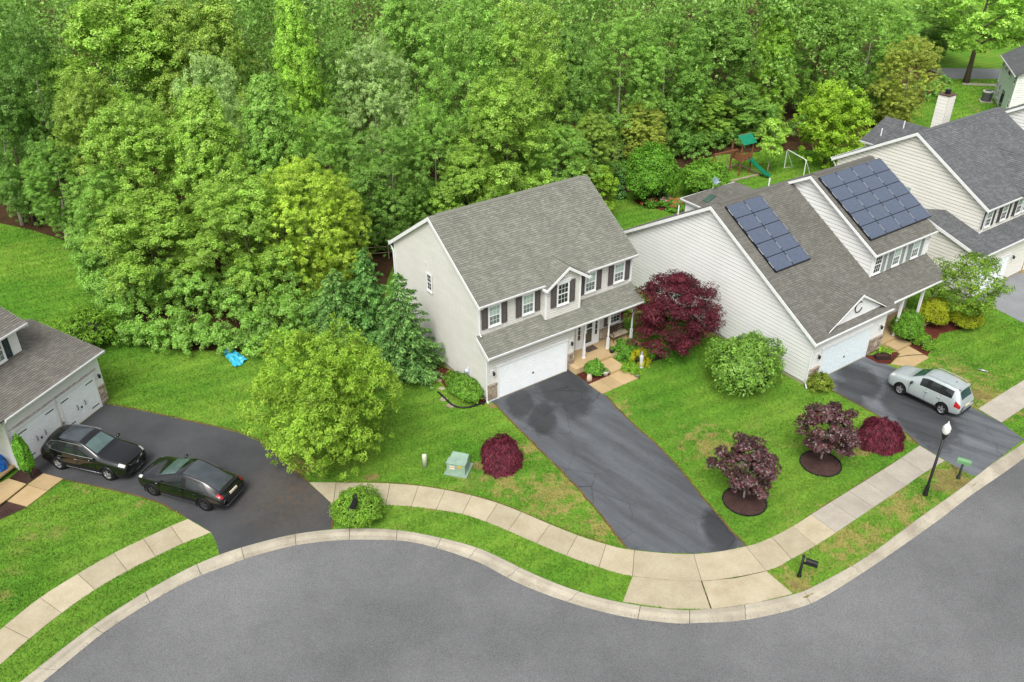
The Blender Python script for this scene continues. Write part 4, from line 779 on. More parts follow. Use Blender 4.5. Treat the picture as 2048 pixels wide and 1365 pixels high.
# ------------------------------------------------------------------ house with two white garage doors at the left edge
hl = empty('house', (-23.45, 40.84, 0), R(70.9), 'white garage wing with two white carriage doors, cut by the left edge', 'house')
SL = .229; YRL, ZEL = 4.32, 3.40; ZRL = ZEL + SL * (YRL + .4)
gable_roof(hl, M['roof_left'], -11.0, .3, -.4, 2 * YRL + .4, ZEL, SL); rake_boards(hl, .3, -.4, 2 * YRL + .4, YRL, ZEL, ZRL, 1)
gutter(hl, (-6.65, -.4, ZEL - .01), (.3, -.4, ZEL - .01), (0, -1, 0))
lap_wall(hl, 'siding', M['siding_white'], [(-6.6, .2), (0, .2), (0, ZEL), (-6.6, ZEL)], (0, 0, 0), (1, 0, 0), (0, -1, 0), .4, .012)
lap_wall(hl, 'siding', M['siding_white'], [(0, .2), (8.6, .2), (8.6, ZEL), (YRL, ZRL - .1), (0, ZEL)], (0, 0, 0), (0, 1, 0), (1, 0, 0), .25, .03)
MB().box(-6.63, -6.5, -.03, 2.0, .2, ZEL - .1).build('corner_trim', M['white'], hl); MB().box(-.1, .03, -.03, .1, .2, ZEL - .1).build('corner_trim', M['white'], hl)
lap_wall(hl, 'siding', M['siding_white'], [(0, .2), (4, .2), (4, ZEL), (0, ZEL)], (-6.6, 0, 0), (0, 1, 0), (-1, 0, 0), .25, .03)
lap_wall(hl, 'siding', M['siding_white'], [(-11, .2), (-6.6, .2), (-6.6, 5.6), (-11, 5.6)], (0, 3.0, 0), (1, 0, 0), (0, -1, 0), .25, .03)
garage_door(hl, -3.15, -.67, 2.2, -.03, hinges=True); garage_door(hl, -6.05, -3.57, 2.2, -.03, hinges=True)
MB().box(-6.4, -.3, -.1, -.03, 2.42, 2.46).build('door_head_trim', plain('worn_trim', srgb(196, 186, 176), .8, var=.3, vscale=8), hl)
stone_panel(hl, -.5, -.02, .05, 1.2, -.02, 8); stone_panel(hl, -3.44, -3.28, .05, .8, -.02, 9); stone_panel(hl, -6.58, -6.2, .05, 1.1, -.02, 10)
for lx in (-.3, -6.35): wall_lantern(hl, lx, -.03, 1.95)
downspout(hl, [(-6.6, -.45, ZEL - .1), (-6.62, -.1, ZEL - .5), (-6.62, -.1, .1)])
MB().box(-6.55, -.02, .03, 8.5, 0, .2).build('foundation', M['concrete_base'], hl)
gable_roof(hl, M['roof_left'], -12.5, -1.65, 2.3, 9.0, 5.75, .45)
lap_wall(hl, 'siding', M['siding_white'], [(-12, 3.9), (-2.1, 3.9), (-2.1, 5.75), (-12, 5.75)], (0, 2.76, 0), (1, 0, 0), (0, -1, 0), .4, .012)
lap_wall(hl, 'siding', M['siding_white'], [(2.76, 3.9), (8.5, 3.9), (8.5, 5.75), (5.65, 7.1), (2.76, 5.75)], (-2.1, 0, 0), (0, 1, 0), (1, 0, 0), .25, .03)
rake_boards(hl, -1.65, 2.3, 9.0, 5.65, 5.75, 5.75 + .45 * 3.35, 1); gutter(hl, (-12.5, 2.3, 5.74), (-1.65, 2.3, 5.74), (0, -1, 0))
window(hl, (-4.1, 2.74, 4.2), .95, 1.4, upper='pane_mid', lower='pane_mid'); shutter(hl, (-3.12, 2.738, 4.2), .38, 1.4, plain('shutter_green_black', srgb(52, 66, 66), .5))
# front steps and walk of that house
MB().prism([p for p in poly_px([(87, 948.4), (126.6, 959), (95.8, 982.6), (56, 971)], .02)], (0, 0, .05)).build('walk_slab', M['step_tan'], None)
lw = empty('front_walk'); tag(lw, kind='structure')
for ob in [o for o in COL.objects if o.name.startswith('walk_slab') and o.parent is None]: ob.parent = lw
for px, z in (([(55.5, 972.2), (95, 983.6), (54.5, 1014.3), (15, 1003.7)], .02), ([(-60, 998), (17.6, 958.9), (52.7, 969.5), (13.2, 1001), (-40, 1038)], .14)):
    MB().prism(poly_px(px, z), (0, 0, .05)).build('walk_slab', M['step_tan'], lw)
MB().prism(poly_px([(-60, 985), (-60, 945), (26, 921), (31, 934), (0, 958), (-40, 985)], .25), (0, 0, .1)).build('porch_step', M['step_tan'], lw)
for px in ([(18, 957), (60, 925), (87, 948), (53, 969)], [(-40, 1040), (14, 1003), (54, 1015), (0, 1040)]):
    P = poly_px(px, .012); HARD.append([(p.x, p.y) for p in P]); tag(ground_sheet('mulch_bed', P, M['mulch'], .012), kind='structure')
HARD.append([(p.x, p.y) for p in poly_px([(87, 948), (127, 959), (55, 1015), (-60, 1060), (-60, 940)])])

# ------------------------------------------------------------------ pale teal house far right, white house beyond the cream one
ht = empty('house', (55.04, 94.69, 0), R(-17.8), 'pale teal two-storey house far off at the right edge', 'house')
lap_wall(ht, 'siding', M['siding_teal'], [(0, .1), (9.14, .1), (9.14, 5.0), (0, 5.0)], (0, 0, 0), (0, 1, 0), (-1, 0, 0), .25, .03)
lap_wall(ht, 'siding', M['siding_white'], [(0, .1), (14, .1), (14, 5.0), (7, 9.2), (0, 5.0)], (0, 0, 0), (1, 0, 0), (0, -1, 0), .25, .03)
lap_wall(ht, 'siding', M['siding_white'], [(0, .1), (14, .1), (14, 5.0), (7, 9.2), (0, 5.0)], (0, 9.14, 0), (1, 0, 0), (0, 1, 0), .25, .03)
for sg in (-1, 1): shingle_plane(ht, 'roof_slope', M['roof_blue'], [(0, 0), (10.2, 0), (10.2, 8.7), (0, 8.7)], (7 + sg * 7.4, -.5, 4.95), (0, 1, 0), (-sg * 7.4, 0, 4.5))
gutter(ht, (-.4, -.5, 4.97), (-.4, 9.7, 4.97), (-1, 0, 0))
for (y1, z0, w, h) in ((8.9, 3.85, .8, 1.05), (7.0, 3.85, .8, 1.05), (5.0, 3.85, 1.6, 1.1), (1.1, 3.8, .8, 1.05), (9.05, .8, .8, 1.45), (7.3, .7, .8, 1.6), (1.0, 1.2, .8, .9)): window(ht, (-.03, y1, z0), w, h, (0, -1, 0), (-1, 0, 0), 'pane_dark', 'pane_dark', (1, 1))
MB().box(-.08, -.02, 3.9, 5.2, .3, 2.1).build('patio_door', M['pane_dark'], ht)
for cx, cy in ((0, 0), (0, 9.14)): MB().box(cx - .06, cx + .06, cy - .06, cy + .06, 0, 5.0).build('corner_trim', M['white'], ht)
window(ht, (1.0, -.03, .9), 1.2, 1.2, (1, 0, 0), (0, -1, 0), 'pane_dark', 'pane_dark', (2, 2))
c_, s_ = math.cos(R(35.1)), math.sin(R(35.1))
hu = empty('house', (32.934 + 14.3 * c_, 55.048 + 14.3 * s_, 0), R(35.1), 'white gabled house beyond the cream one, only its siding corner in view', 'house')
gable_roof(hu, M['roof_blue'], -.3, 11, -3.2, 12.2, 5.9, .578); rake_boards(hu, -.3, -3.2, 12.2, 4.5, 5.9, 5.9 + .578 * 7.7, -1)
lap_wall(hu, 'siding', M['siding_white'], [(-2.8, .1), (11.8, .1), (11.8, 6.0), (4.5, 10.2), (-2.8, 6.0)], (0, 0, 0), (0, 1, 0), (-1, 0, 0), .25, .03)
lap_wall(hu, 'siding', M['siding_white'], [(0, .1), (10.7, .1), (10.7, 5.9), (0, 5.9)], (0, -2.8, 0), (1, 0, 0), (0, -1, 0), .25, .03)
lap_wall(hu, 'siding', M['siding_white'], [(0, .1), (10.7, .1), (10.7, 5.9), (0, 5.9)], (0, 11.8, 0), (1, 0, 0), (0, 1, 0), .25, .03)
for (fx, fy, ps, x0_, x1_, y0_, y1_) in ((-1.583, 40.577, PSI, 0, 11.5, -.7, 10.6), (17.44, 42.38, R(34.9), 0, 13, -.1, 17.5), (32.934, 55.048, R(35.1), -2.2, 10.5, -1, 13), (-23.45, 40.84, R(70.9), -12, 0.1, 0, 8.6)):
    HARD.append([(fx + a * math.cos(ps) - b * math.sin(ps), fy + a * math.sin(ps) + b * math.cos(ps)) for a, b in ((x0_, y0_), (x1_, y0_), (x1_, y1_), (x0_, y1_))])
def HM(x, y, z=0): return Vector((-1.583 + x * math.cos(PSI) - y * math.sin(PSI), 40.577 + x * math.sin(PSI) + y * math.cos(PSI), z))
def HSol(x, y, z=0): a = R(34.9); return Vector((17.44 + x * math.cos(a) - y * math.sin(a), 42.38 + x * math.sin(a) + y * math.cos(a), z))
def HL_(x, y, z=0): a = R(70.9); return Vector((-23.45 + x * math.cos(a) - y * math.sin(a), 40.84 + x * math.sin(a) + y * math.cos(a), z))
HARD.append([tuple(HM(x, y)[:2]) for x, y in ((6.1, -3.25), (9.1, -3.25), (9.1, -.6), (6.1, -.6))]); HARD.append([tuple(HSol(x, y)[:2]) for x, y in ((5.7, 0), (9.4, 0), (9.3, -2.5), (7, -2.6), (5.7, -1.3))])

# ------------------------------------------------------------------ vegetation
def unit(v): return v / np.maximum(np.linalg.norm(v, axis=1, keepdims=True), 1e-9)
def leaf_arrays(c, nrm, size, rng, aspect=0.5, axis=None):
    n = len(c); nrm = unit(nrm)
    t = rng.normal(size=(n, 3)) if axis is None else axis + rng.normal(size=(n, 3)) * 0.25
    t = unit(t - nrm * np.sum(t * nrm, 1, keepdims=True)); b = np.cross(nrm, t); s = np.asarray(size).reshape(-1, 1) * np.ones((n, 1))
    fold = nrm * s * 0.18
    V = np.stack([c - t * s, c + b * s * aspect - fold, c + t * s, c - b * s * aspect - fold], 1).reshape(-1, 3)
    return V, np.arange(4 * n).reshape(n, 4)
def lobe(a, t, seed, f=1.4): return noise.noise(Vector((math.cos(a) * f + seed * 7.1, math.sin(a) * f, t * 3.2 + seed)))
def clump_crown(seed, H_, Rr, h0, profile, nc, rc, per, ls, shell=0.55, lob=0.55, up=0.55, flat=0.65, aspect=0.5, gap=0.0):
    rng = np.random.default_rng(seed); C_ = []; tries = 0
    while len(C_) < nc and tries < nc * 30:
        tries += 1; t = rng.random(); pr = profile(t)
        if rng.random() > pr ** .3: continue
        a = rng.random() * 2 * math.pi; lf = 1 + lob * lobe(a, t, seed)
        r = Rr * pr * lf * (shell + (1 - shell) * rng.random() ** 0.5)
        C_.append((r * math.cos(a), r * math.sin(a), h0 + (H_ - h0) * t))
    C_ = np.array(C_); k = len(C_); rcs = rng.uniform(rc[0], rc[1], k)
    idx = np.repeat(np.arange(k), per); n = len(idx); dv = unit(rng.normal(size=(n, 3))); dv[:, 2] = np.where(rng.random(n) < 0.72, np.abs(dv[:, 2]), dv[:, 2])
    pos = C_[idx] + dv * rcs[idx][:, None] * np.array([1, 1, flat]) * rng.uniform(0.55, 1.0, (n, 1))
    out = unit(C_ * np.array([1, 1, 0]) + 1e-6)[idx]
    nr = dv * 0.55 + np.array([0, 0, up]) + out * 0.25 + rng.normal(size=(n, 3)) * 0.38
    V, F_ = leaf_arrays(pos, nr, rng.uniform(ls[0], ls[1], n), rng, aspect); return V, F_, C_
def billow_crown(seed, H_, Rr, h0, profile, nl, nc, rc, per, ls, aspect=0.5, up=0.6):
    """crown of upright billows: each lobe an ellipsoid set with small clumps of leaves"""
    rng = np.random.default_rng(seed); L_ = [(0, 0, h0 + (H_ - h0) * .64, Rr * .54, (H_ - h0) * .375)]
    for k in range(nl):
        t = ((k + rng.random() * .8) / nl) * .86; a = k * 2.399 + rng.normal() * .25; pr = profile(t); rl = Rr * rng.uniform(.27, .44) * (1.12 - .35 * t); d_ = max(Rr * pr - rl, .1) * rng.uniform(.82, 1.12)
        L_.append((d_ * math.cos(a), d_ * math.sin(a), h0 + (H_ - h0) * t + rl * .35, rl, rl * rng.uniform(1.15, 1.8)))
    C_ = []; ON = []; w = np.array([l[3] * l[4] for l in L_]); w = w / w.sum()
    for (x, y, z, r, hz), m in zip(L_, (w * nc).astype(int) + 3):
        dv = unit(rng.normal(size=(m, 3))); dv[:, 2] = np.where(rng.random(m) < .7, np.abs(dv[:, 2]), dv[:, 2]); q = np.array([x, y, z]) + dv * np.array([r, r, hz]) * rng.uniform(.70, 1.08, (m, 1)); C_.append(q); ON.append(unit(dv / np.array([r, r, hz])))
    C_ = np.concatenate(C_); ON = np.concatenate(ON); ok = (C_[:, 2] > .3) & (C_[:, 2] < H_ * 1.02); C_ = C_[ok]; ON = ON[ok]; k = len(C_); rcs = rng.uniform(rc[0], rc[1], k); idx = np.repeat(np.arange(k), per); n = len(idx)
    dv = unit(rng.normal(size=(n, 3))); dv[:, 2] = np.where(rng.random(n) < .75, np.abs(dv[:, 2]), dv[:, 2])
    pos = C_[idx] + dv * rcs[idx][:, None] * np.array([1, 1, 1.15]) * rng.uniform(.35, 1.0, (n, 1)); nr = dv * .35 + np.array([0, 0, up * .75]) + ON[idx] * .6 + rng.normal(size=(n, 3)) * .5
    V, F_ = leaf_arrays(pos, nr, rng.uniform(ls[0], ls[1], n), rng, aspect); return V, F_, C_
def trunk_mesh(name, H_, r0, tips, mat, seed, nlimb=9, split=0.25, lean=0.3, sides=7):
    rng = random.Random(seed); mb = MB(); pts = []; 
    lx, ly = rng.uniform(-lean, lean), rng.uniform(-lean, lean)
    for k in range(7):
        t = k / 6; pts.append((lx * t + rng.uniform(-.06, .06) * t, ly * t + rng.uniform(-.06, .06) * t, H_ * t))
    mb.tube(pts, [r0 * (1.25 if k == 0 else 1 - 0.85 * k / 6) for k in range(7)], sides)
    tips = [Vector(t) for t in tips]; rng.shuffle(tips)
    for tp in tips[:nlimb]:
        zb = max(H_ * split, min(tp.z - 0.25 * math.hypot(tp.x, tp.y) - 0.3, H_ * 0.9)); f = zb / H_; base = Vector((lx * f, ly * f, zb)); mid = base.lerp(tp, 0.55) + Vector((0, 0, 0.25 * (tp - base).length * 0.4))
        rb = r0 * (1 - 0.85 * f) * 0.6; mb.tube([base, mid, tp], [rb, rb * 0.6, rb * 0.2], 5)
    return mb.mesh(name, mat, True)
def plant(name, loc, crown_me, trunk_me=None, rz=0.0, sc=(1, 1, 1), tint=(1, 1, 1, 1), label=None, cat='tree', group=None, crown='crown'):
    r = empty(name, loc, rz, label, cat, group); r.scale = sc
    c = link(crown, crown_me, r); c.color = tint
    if trunk_me: link('trunk', trunk_me, r)
    return r
oval = lambda t: max(math.sin(math.pi * min(max(t * 0.93 + 0.05, 0), 1)) ** 0.55, 0.12)
conic = lambda t: max((1 - t) ** 0.65 * min(1, t * 5 + 0.55), 0.10)
egg = lambda t: max(math.sin(math.pi * min(t ** 0.75 * 0.95 + 0.03, 1)) ** 0.6, 0.12)
dome = lambda t: max(math.sqrt(max(1 - (t * 0.98) ** 2, 0)), 0.1)
# woodland prototypes (16 m tall, 4.5 m crown radius)
PROTO = []
for i, (pf, nl, nc, per, lss, rcs) in enumerate(((egg, 16, 1250, 72, (.055, .095), (.20, .46)), (oval, 20, 1350, 66, (.05, .09), (.18, .42)), (conic, 17, 1200, 74, (.055, .095), (.20, .46)), (egg, 12, 1000, 90, (.065, .11), (.25, .55)), (oval, 24, 1450, 62, (.05, .085), (.16, .38)))):
    V, F_, C_ = billow_crown(20 + i, 16.0, 4.5, 1.0, pf, nl, nc, rcs, per, lss)
    me = npmesh('woodland_crown', V, F_, M['leaf_wood']); tm = trunk_mesh('woodland_trunk', 11.0, .2, [c for c in C_ if c[2] < 10 and math.hypot(c[0], c[1]) < 3.2], M['bark_pale'] if i in (1, 4) else M['bark'], i, 8, .15, .4)
    PROTO.append((me, tm, V, F_))
TINT = dict(bright=(1.12, 1.10, .75, 1), mid=(.92, 1.0, .8, 1), dark=(.52, .62, .5, 1), olive=(1.08, .98, .72, 1), yellow=(1.42, 1.22, .62, 1), silver=(1.28, 1.14, 1.7, 1), deep=(.74, .84, .66, 1), rust=(1.35, .98, .75, 1), pale=(1.25, 1.3, .85, 1), lime=(1.2, 1.25, .7, 1))
WOODS = [  # u, v_top, depth, radius, proto, tint, label
 (25, 30, 69, 3.6, 1, 'dark', 'dark green tree at the far left edge above two pale trunks'),
 (-25, 150, 66, 3.4, 0, 'dark', 'dark tree cut off by the left picture edge above the brown soil'),
 (205, -25, 72, 6.0, 3, 'bright', 'huge bright green tree filling the upper left corner of the woods'),
 (150, 150, 66, 3.6, 0, 'olive', 'olive green tree below the huge one in the upper left'),
 (95, 285, 63.5, 3.0, 4, 'deep', 'lower green tree at lawn edge beside the leaning pale trunks, far left'),
 (400, 112, 63, 3.0, 1, 'silver', 'silvery green tree poking up behind three bright crowns at left'),
 (390, -25, 73, 5.2, 0, 'olive', 'olive green tree at the top edge left of the yellow-green spire'),
 (578, -5, 67, 3.2, 2, 'lime', 'tall yellow-green spire-shaped tree at the top, left of centre'),
 (668, 60, 69, 3.6, 4, 'deep', 'dark leafy tree just right of the yellow-green spire'),
 (262, 200, 57, 4.4, 0, 'bright', 'leftmost of three bright pointed crowns in the left woods'),
 (392, 185, 56, 4.2, 2, 'bright', 'middle one of three bright pointed crowns in the left woods'),
 (525, 160, 58, 3.8, 2, 'mid', 'rightmost of three bright pointed crowns in the left woods'),
 (195, 330, 56, 3.2, 4, 'mid', 'green tree overhanging the left back lawn'),
 (275, 385, 52, 4.0, 3, 'bright', 'broad low green tree in front of the left woods, above the lawn'),
 (470, 345, 51.5, 3.9, 0, 'bright', 'round bright green tree in front of woods above the blue tarp'),
 (600, 318, 52.5, 3.4, 4, 'yellow', 'yellow-tinged tree between the blue tarp and tan house'),
 (668, 352, 54, 2.6, 0, 'yellow', 'small yellow-green tree behind the three conifers'),
 (640, 225, 61, 3.4, 1, 'mid', 'green tree rising behind the yellow-tinged one, left of tan house'),
 (745, 75, 67, 3.8, 4, 'silver', 'pale silver-green tree left of the tallest centre trees'),
 (815, -25, 77, 4.2, 0, 'mid', 'tree at the top edge behind the silver-green one'),
 (925, -10, 68, 4.6, 4, 'mid', 'left one of the two tallest trees above the tan roof'),
 (1040, 5, 69, 4.6, 1, 'bright', 'right one of the two tallest trees above the tan roof'),
 (1010, 150, 63.5, 4.4, 0, 'bright', 'bushy bright tree behind the middle of the tan roof ridge'),
 (865, 215, 63, 3.4, 4, 'mid', 'narrower tree behind the left half of the tan roof ridge'),
 (770, 250, 60, 3.6, 1, 'deep', 'darker tree behind the left gable of the tan house'),
 (935, 300, 61, 3.0, 3, 'bright', 'low bright tree directly behind the tan roof ridge'),
 (1110, 255, 66, 3.8, 4, 'mid', 'green tree behind the right end of the tan roof ridge'),
 (1150, 60, 74, 3.6, 2, 'deep', 'dark tree in the gap right of the two tallest trees'),
 (1250, 20, 80, 4.6, 4, 'mid', 'tall leafy tree above the rounded evergreen in the backyard'),
 (1345, 35, 83, 4.4, 1, 'deep', 'tall dark tree between rounded evergreen and playset'),
 (1292, 205, 78, 2.6, 4, 'rust', 'rusty olive tree just above the rounded backyard evergreen'),
 (1445, 15, 89, 5.0, 3, 'deep', 'large dark maple-like tree above the playset'),
 (1410, 175, 86, 3.2, 0, 'bright', 'lighter low tree overhanging the playset from the left'),
 (1500, 190, 87, 3.0, 3, 'mid', 'low green tree overhanging the playset from the right'),
 (1562, 5, 91, 3.4, 2, 'lime', 'narrow bright tree above the soccer goal'),
 (1655, -15, 96, 5.2, 0, 'mid', 'wide tree at the top behind the lime-yellow backyard tree'),
 (1765, 0, 97, 5.0, 1, 'mid', 'wide leafy tree above the chimney, at the top'),
 (1832, 75, 90, 3.7, 4, 'rust', 'rust-tinged tree right of the chimney at the woods end'),
 (1790, 170, 93, 3.0, 0, 'olive', 'low olive tree directly behind the chimney'),
 (1885, -20, 122, 5.5, 1, 'deep', 'dark far tree at the top, left of the pale street tree'),
 (2040, -15, 136, 7.0, 0, 'lime', 'hazy yellow-green tree in the top right corner'),
 (1190, 225, 72, 2.8, 0, 'olive', 'slim olive tree at the right end of the tan roof'),
]
rw = random.Random(5)
for (u, v, Y, r, pi, tn, lab) in WOODS:
    top = AT(u, v, Y); me, tm, _, _ = PROTO[pi]; tc = TINT[tn]; j = rw.uniform(.93, 1.07)
    plant('woodland_tree', (top.x, Y, 0), me, tm, rw.uniform(0, 6.28), (r / 4.5, r / 4.5, top.z / 16.0), tuple(c * j for c in tc[:3]) + (1,), lab, 'tree', 'woodland trees behind the houses')
# deeper woodland that reads as one mass
Vs, Fs, nb = [], [], 0; rng = np.random.default_rng(3)
deep = [(x, y) for y, x0, x1 in ((76, -62, -14), (84, -70, 20), (93, -78, 36), (104, -85, 42), (118, -95, 46), (142, -100, 60)) for x in np.arange(x0, x1, 6.6)]
for k, (x, y) in enumerate(deep):
    V, F_ = PROTO[k % 5][2], PROTO[k % 5][3]; m = len(F_); pick = rng.choice(m, 5000 if y < 100 else 2500, replace=False); q = V.reshape(-1, 4, 3)[pick]; cc = q.mean(1, keepdims=True); q = cc + (q - cc) * (2.2 if y < 100 else 3.0)
    a = rng.uniform(0, 6.28); ca, sa = math.cos(a), math.sin(a); q = q @ np.array([[ca, sa, 0], [-sa, ca, 0], [0, 0, 1]]); sh = rng.uniform(.95, 1.2); q = q * np.array([1, 1, sh]) + np.array([x + rng.uniform(-2, 2), y + rng.uniform(-2.5, 2.5), 0])
    Vs.append(q.reshape(-1, 3)); Fs.append(np.arange(len(pick) * 4).reshape(-1, 4) + nb); nb += len(pick) * 4
o = link('woodland', npmesh('woodland', np.concatenate(Vs), np.concatenate(Fs), M['leaf_wood'])); o.color = (.80, .88, .74, 1); tag(o, 'deep green woodland mass behind the front row of trees', 'woods', kind='stuff')
# undergrowth along the woodland edge
def thicket(name, spots, seed, per, mat, tint, label):
    rng = np.random.default_rng(seed); Vs, Fs, nb = [], [], 0
    for (x, y, r, h) in spots:
        V, F_, _ = billow_crown(int(rng.integers(1e6)), h, r * 1.15, 0.0, dome, 7, int(22 + 20 * r * h * .5), (.14, .34), max(int(per * .5), 20), (.05, .09)); V = V + np.array([x, y, 0]); Vs.append(V); Fs.append(F_ + nb); nb += len(V)
    o = link(name, npmesh(name, np.concatenate(Vs), np.concatenate(Fs), mat)); o.color = tint; return tag(o, label, 'undergrowth', kind='stuff')
rr = random.Random(8)
edge = [(178, 520, 1.2, 1.6), (190, 560, 1.3, 2.0), (205, 600, 1.3, 2.0), (225, 640, 1.3, 1.9), (262, 690, 1.1, 1.2), (340, 702, 1.1, 1.1), (380, 702, 1.1, 1.2), (465, 700, 1.0, 1.0), (510, 706, 1.1, 1.3), (550, 704, 1.1, 1.4), (590, 696, 1.2, 1.5), (250, 668, 1.3, 2.2), (285, 690, 1.2, 1.5), (320, 694, 1.3, 1.9), (360, 690, 1.3, 2.4), (400, 694, 1.4, 2.2), (440, 700, 1.2, 1.6), (300, 640, 1.8, 3.4), (350, 635, 2.0, 4.0), (410, 640, 1.8, 3.4), (250, 620, 1.6, 3.0), (210, 575, 1.6, 3.0), (185, 535, 1.4, 2.6), (170, 500, 1.2, 1.8), (470, 655, 1.5, 2.8), (520, 700, 1.5, 2.6), (560, 690, 1.7, 3.2), (500, 650, 1.8, 4.2), (600, 672, 1.6, 3.0), (640, 660, 1.4, 2.6), (580, 640, 2.0, 4.2)]
edge += [(2, 405, 1.4, 2.6), (28, 392, 1.5, 3.2), (62, 420, 1.3, 2.4), (92, 440, 1.2, 2.0), (12, 360, 1.8, 4.0), (60, 375, 1.8, 4.0), (115, 455, 1.0, 1.6)]
sp = []
for u, v, r, h in edge: p = G(u, v); sp.append((p.x, p.y, r, h))
thicket('undergrowth', sp, 1, 150, M['leaf_wood'], (.9, 1.0, .78, 1), 'tangled green undergrowth along the left woodland edge')
sp = [];
for k in range(34):
    u = 690 + k * 26; v = np.interp(u, [690, 800, 1200, 1280, 1440, 1560], [600, 470, 385, 372, 305, 296]) - rr.uniform(4, 30); p = G(u, v); sp.append((p.x, p.y, rr.uniform(1.0, 1.9), rr.uniform(1.2, 3.6)))
for k in range(8): p = G(1600 + k * 40, 290 - k * 13 - rr.uniform(0, 15)); sp.append((p.x, p.y, rr.uniform(1.2, 2.0), rr.uniform(1.5, 3.2)))
thicket('undergrowth', sp, 2, 110, M['leaf_wood'], (.72, .88, .7, 1), 'dark green undergrowth behind the houses along the woods')
# pale leaning trunks standing free at the left
for pts, lab in (([G(46, 450), AT(32, 400, 66.2), AT(20, 352, 66.6), AT(10, 300, 66.9), AT(4, 250, 67.2)], 'leaning pale tree trunk at the far left lawn edge'), ([G(137, 484), AT(132, 462, 62.7), AT(126, 430, 63), AT(124, 400, 63.4)], 'short pale tree trunk beside the left lawn edge')):
    o = MB().tube(pts, [.22 - .05 * k for k in range(len(pts))], 7).build('tree_trunk', M['bark_pale'], smooth_=True); tag(o, lab, 'trunk')

def bush_mesh(name, seed, rx, ry, h, n, mat, ls, aspect=.5, clumps=26, rc=(.22, .4), lob=.35, z0=0.05, up=.55, shell=.6, prof=dome):
    V, F_, C_ = clump_crown(seed, h, 1.0, z0, prof, clumps, (rc[0], rc[1]), max(int(n / clumps), 1), ls, shell, lob, up, .8, aspect)
    V = V * np.array([rx, ry, 1]) if (rx, ry) != (1, 1) else V
    return npmesh(name, V, F_, mat), C_
def tight(label, u, v, zc, rx, h, n, mat, ls, tint=(1, 1, 1, 1), ry=None, seed=1, rz=0, aspect=.5, group=None, name='shrub', loc=None, rough=.14, fold=0.0, crown='foliage'):
    """close-grown rounded shrub: small leaves set over an uneven dome, with a twiggy core"""
    p = G(u, v, zc) if loc is None else loc; ry = ry or rx; rng = np.random.default_rng(seed); d_ = unit(rng.normal(size=(n, 3))); d_[:, 2] = np.where(rng.random(n) < .8, np.abs(d_[:, 2]), -np.abs(d_[:, 2]) * .55)
    k = np.array([1 + rough * 1.3 * noise.noise(Vector((x * 1.4 + seed, y * 1.4, z * 1.4))) + rough * noise.noise(Vector((x * 4 + seed, y * 4, z * 4))) + rough * .5 * noise.noise(Vector((x * 9, y * 9, z * 9 + seed))) for x, y, z in d_])
    c0 = h * .42; dz = np.where(d_[:, 2] > 0, h - c0, c0); P = np.stack([d_[:, 0] * rx, d_[:, 1] * ry, c0 + d_[:, 2] * dz], 1); cc = np.array([0, 0, c0]); P = cc + (P - cc) * (k * rng.uniform(.88, 1.03, n))[:, None]; P[:, 2] = np.maximum(P[:, 2], .04)
    V, F_ = leaf_arrays(P, d_ * .8 + np.array([0, 0, .35]) + rng.normal(size=(n, 3)) * .5, rng.uniform(ls[0], ls[1], n), rng, aspect); me = npmesh(crown, V, F_, mat)
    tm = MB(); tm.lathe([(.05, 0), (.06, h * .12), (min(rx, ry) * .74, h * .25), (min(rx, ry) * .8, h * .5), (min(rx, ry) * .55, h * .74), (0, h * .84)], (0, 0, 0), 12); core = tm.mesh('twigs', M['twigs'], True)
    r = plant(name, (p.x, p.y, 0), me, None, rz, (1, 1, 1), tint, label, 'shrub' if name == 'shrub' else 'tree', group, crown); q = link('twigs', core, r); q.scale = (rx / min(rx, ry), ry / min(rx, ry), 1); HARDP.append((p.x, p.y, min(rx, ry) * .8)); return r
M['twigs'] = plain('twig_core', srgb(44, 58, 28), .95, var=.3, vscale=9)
def shrub(label, u, v, zc, rx, h, n, mat, ls=(.04, .07), tint=(1, 1, 1, 1), ry=None, seed=1, rz=0, aspect=.5, clumps=40, rc=None, group=None, name='shrub', lob=.35, loc=None, up=.55, shell=.7, prof=dome):
    p = G(u, v, zc) if loc is None else loc; ry = ry or rx; rc = rc or (.22, .38); rng = np.random.default_rng(seed)
    V, F_, C_ = clump_crown(seed, h, 1.0, .05, prof, clumps, rc, max(int(n / clumps), 1), (1, 1), shell, lob, up, .8, aspect)
    q = V.reshape(-1, 4, 3); cc = q.mean(1, keepdims=True); dq = (q - cc); dq = dq / 1.0; s = rng.uniform(ls[0], ls[1], (len(q), 1, 1))
    # leaves keep their true size while the mass takes the shrub's own spread
    q = cc * np.array([rx, ry, 1]) + dq * s; me = npmesh('foliage', q.reshape(-1, 3), F_, mat)
    tm = MB()
    for k in range(5):
        a = k * 1.26 + seed; tm.tube([(0.05 * math.cos(a), 0.05 * math.sin(a), 0), (.35 * rx * math.cos(a), .35 * ry * math.sin(a), h * .4), (.6 * rx * math.cos(a), .6 * ry * math.sin(a), h * .7)], [.03, .02, .008], 5)
    r = plant(name, (p.x, p.y, 0), me, tm.mesh('stems', M['bark']), rz, (1, 1, 1), tint, label, 'shrub' if name == 'shrub' else 'tree', group, 'foliage'); HARDP.append((p.x, p.y, rx * .8)); return r
HARDP = []
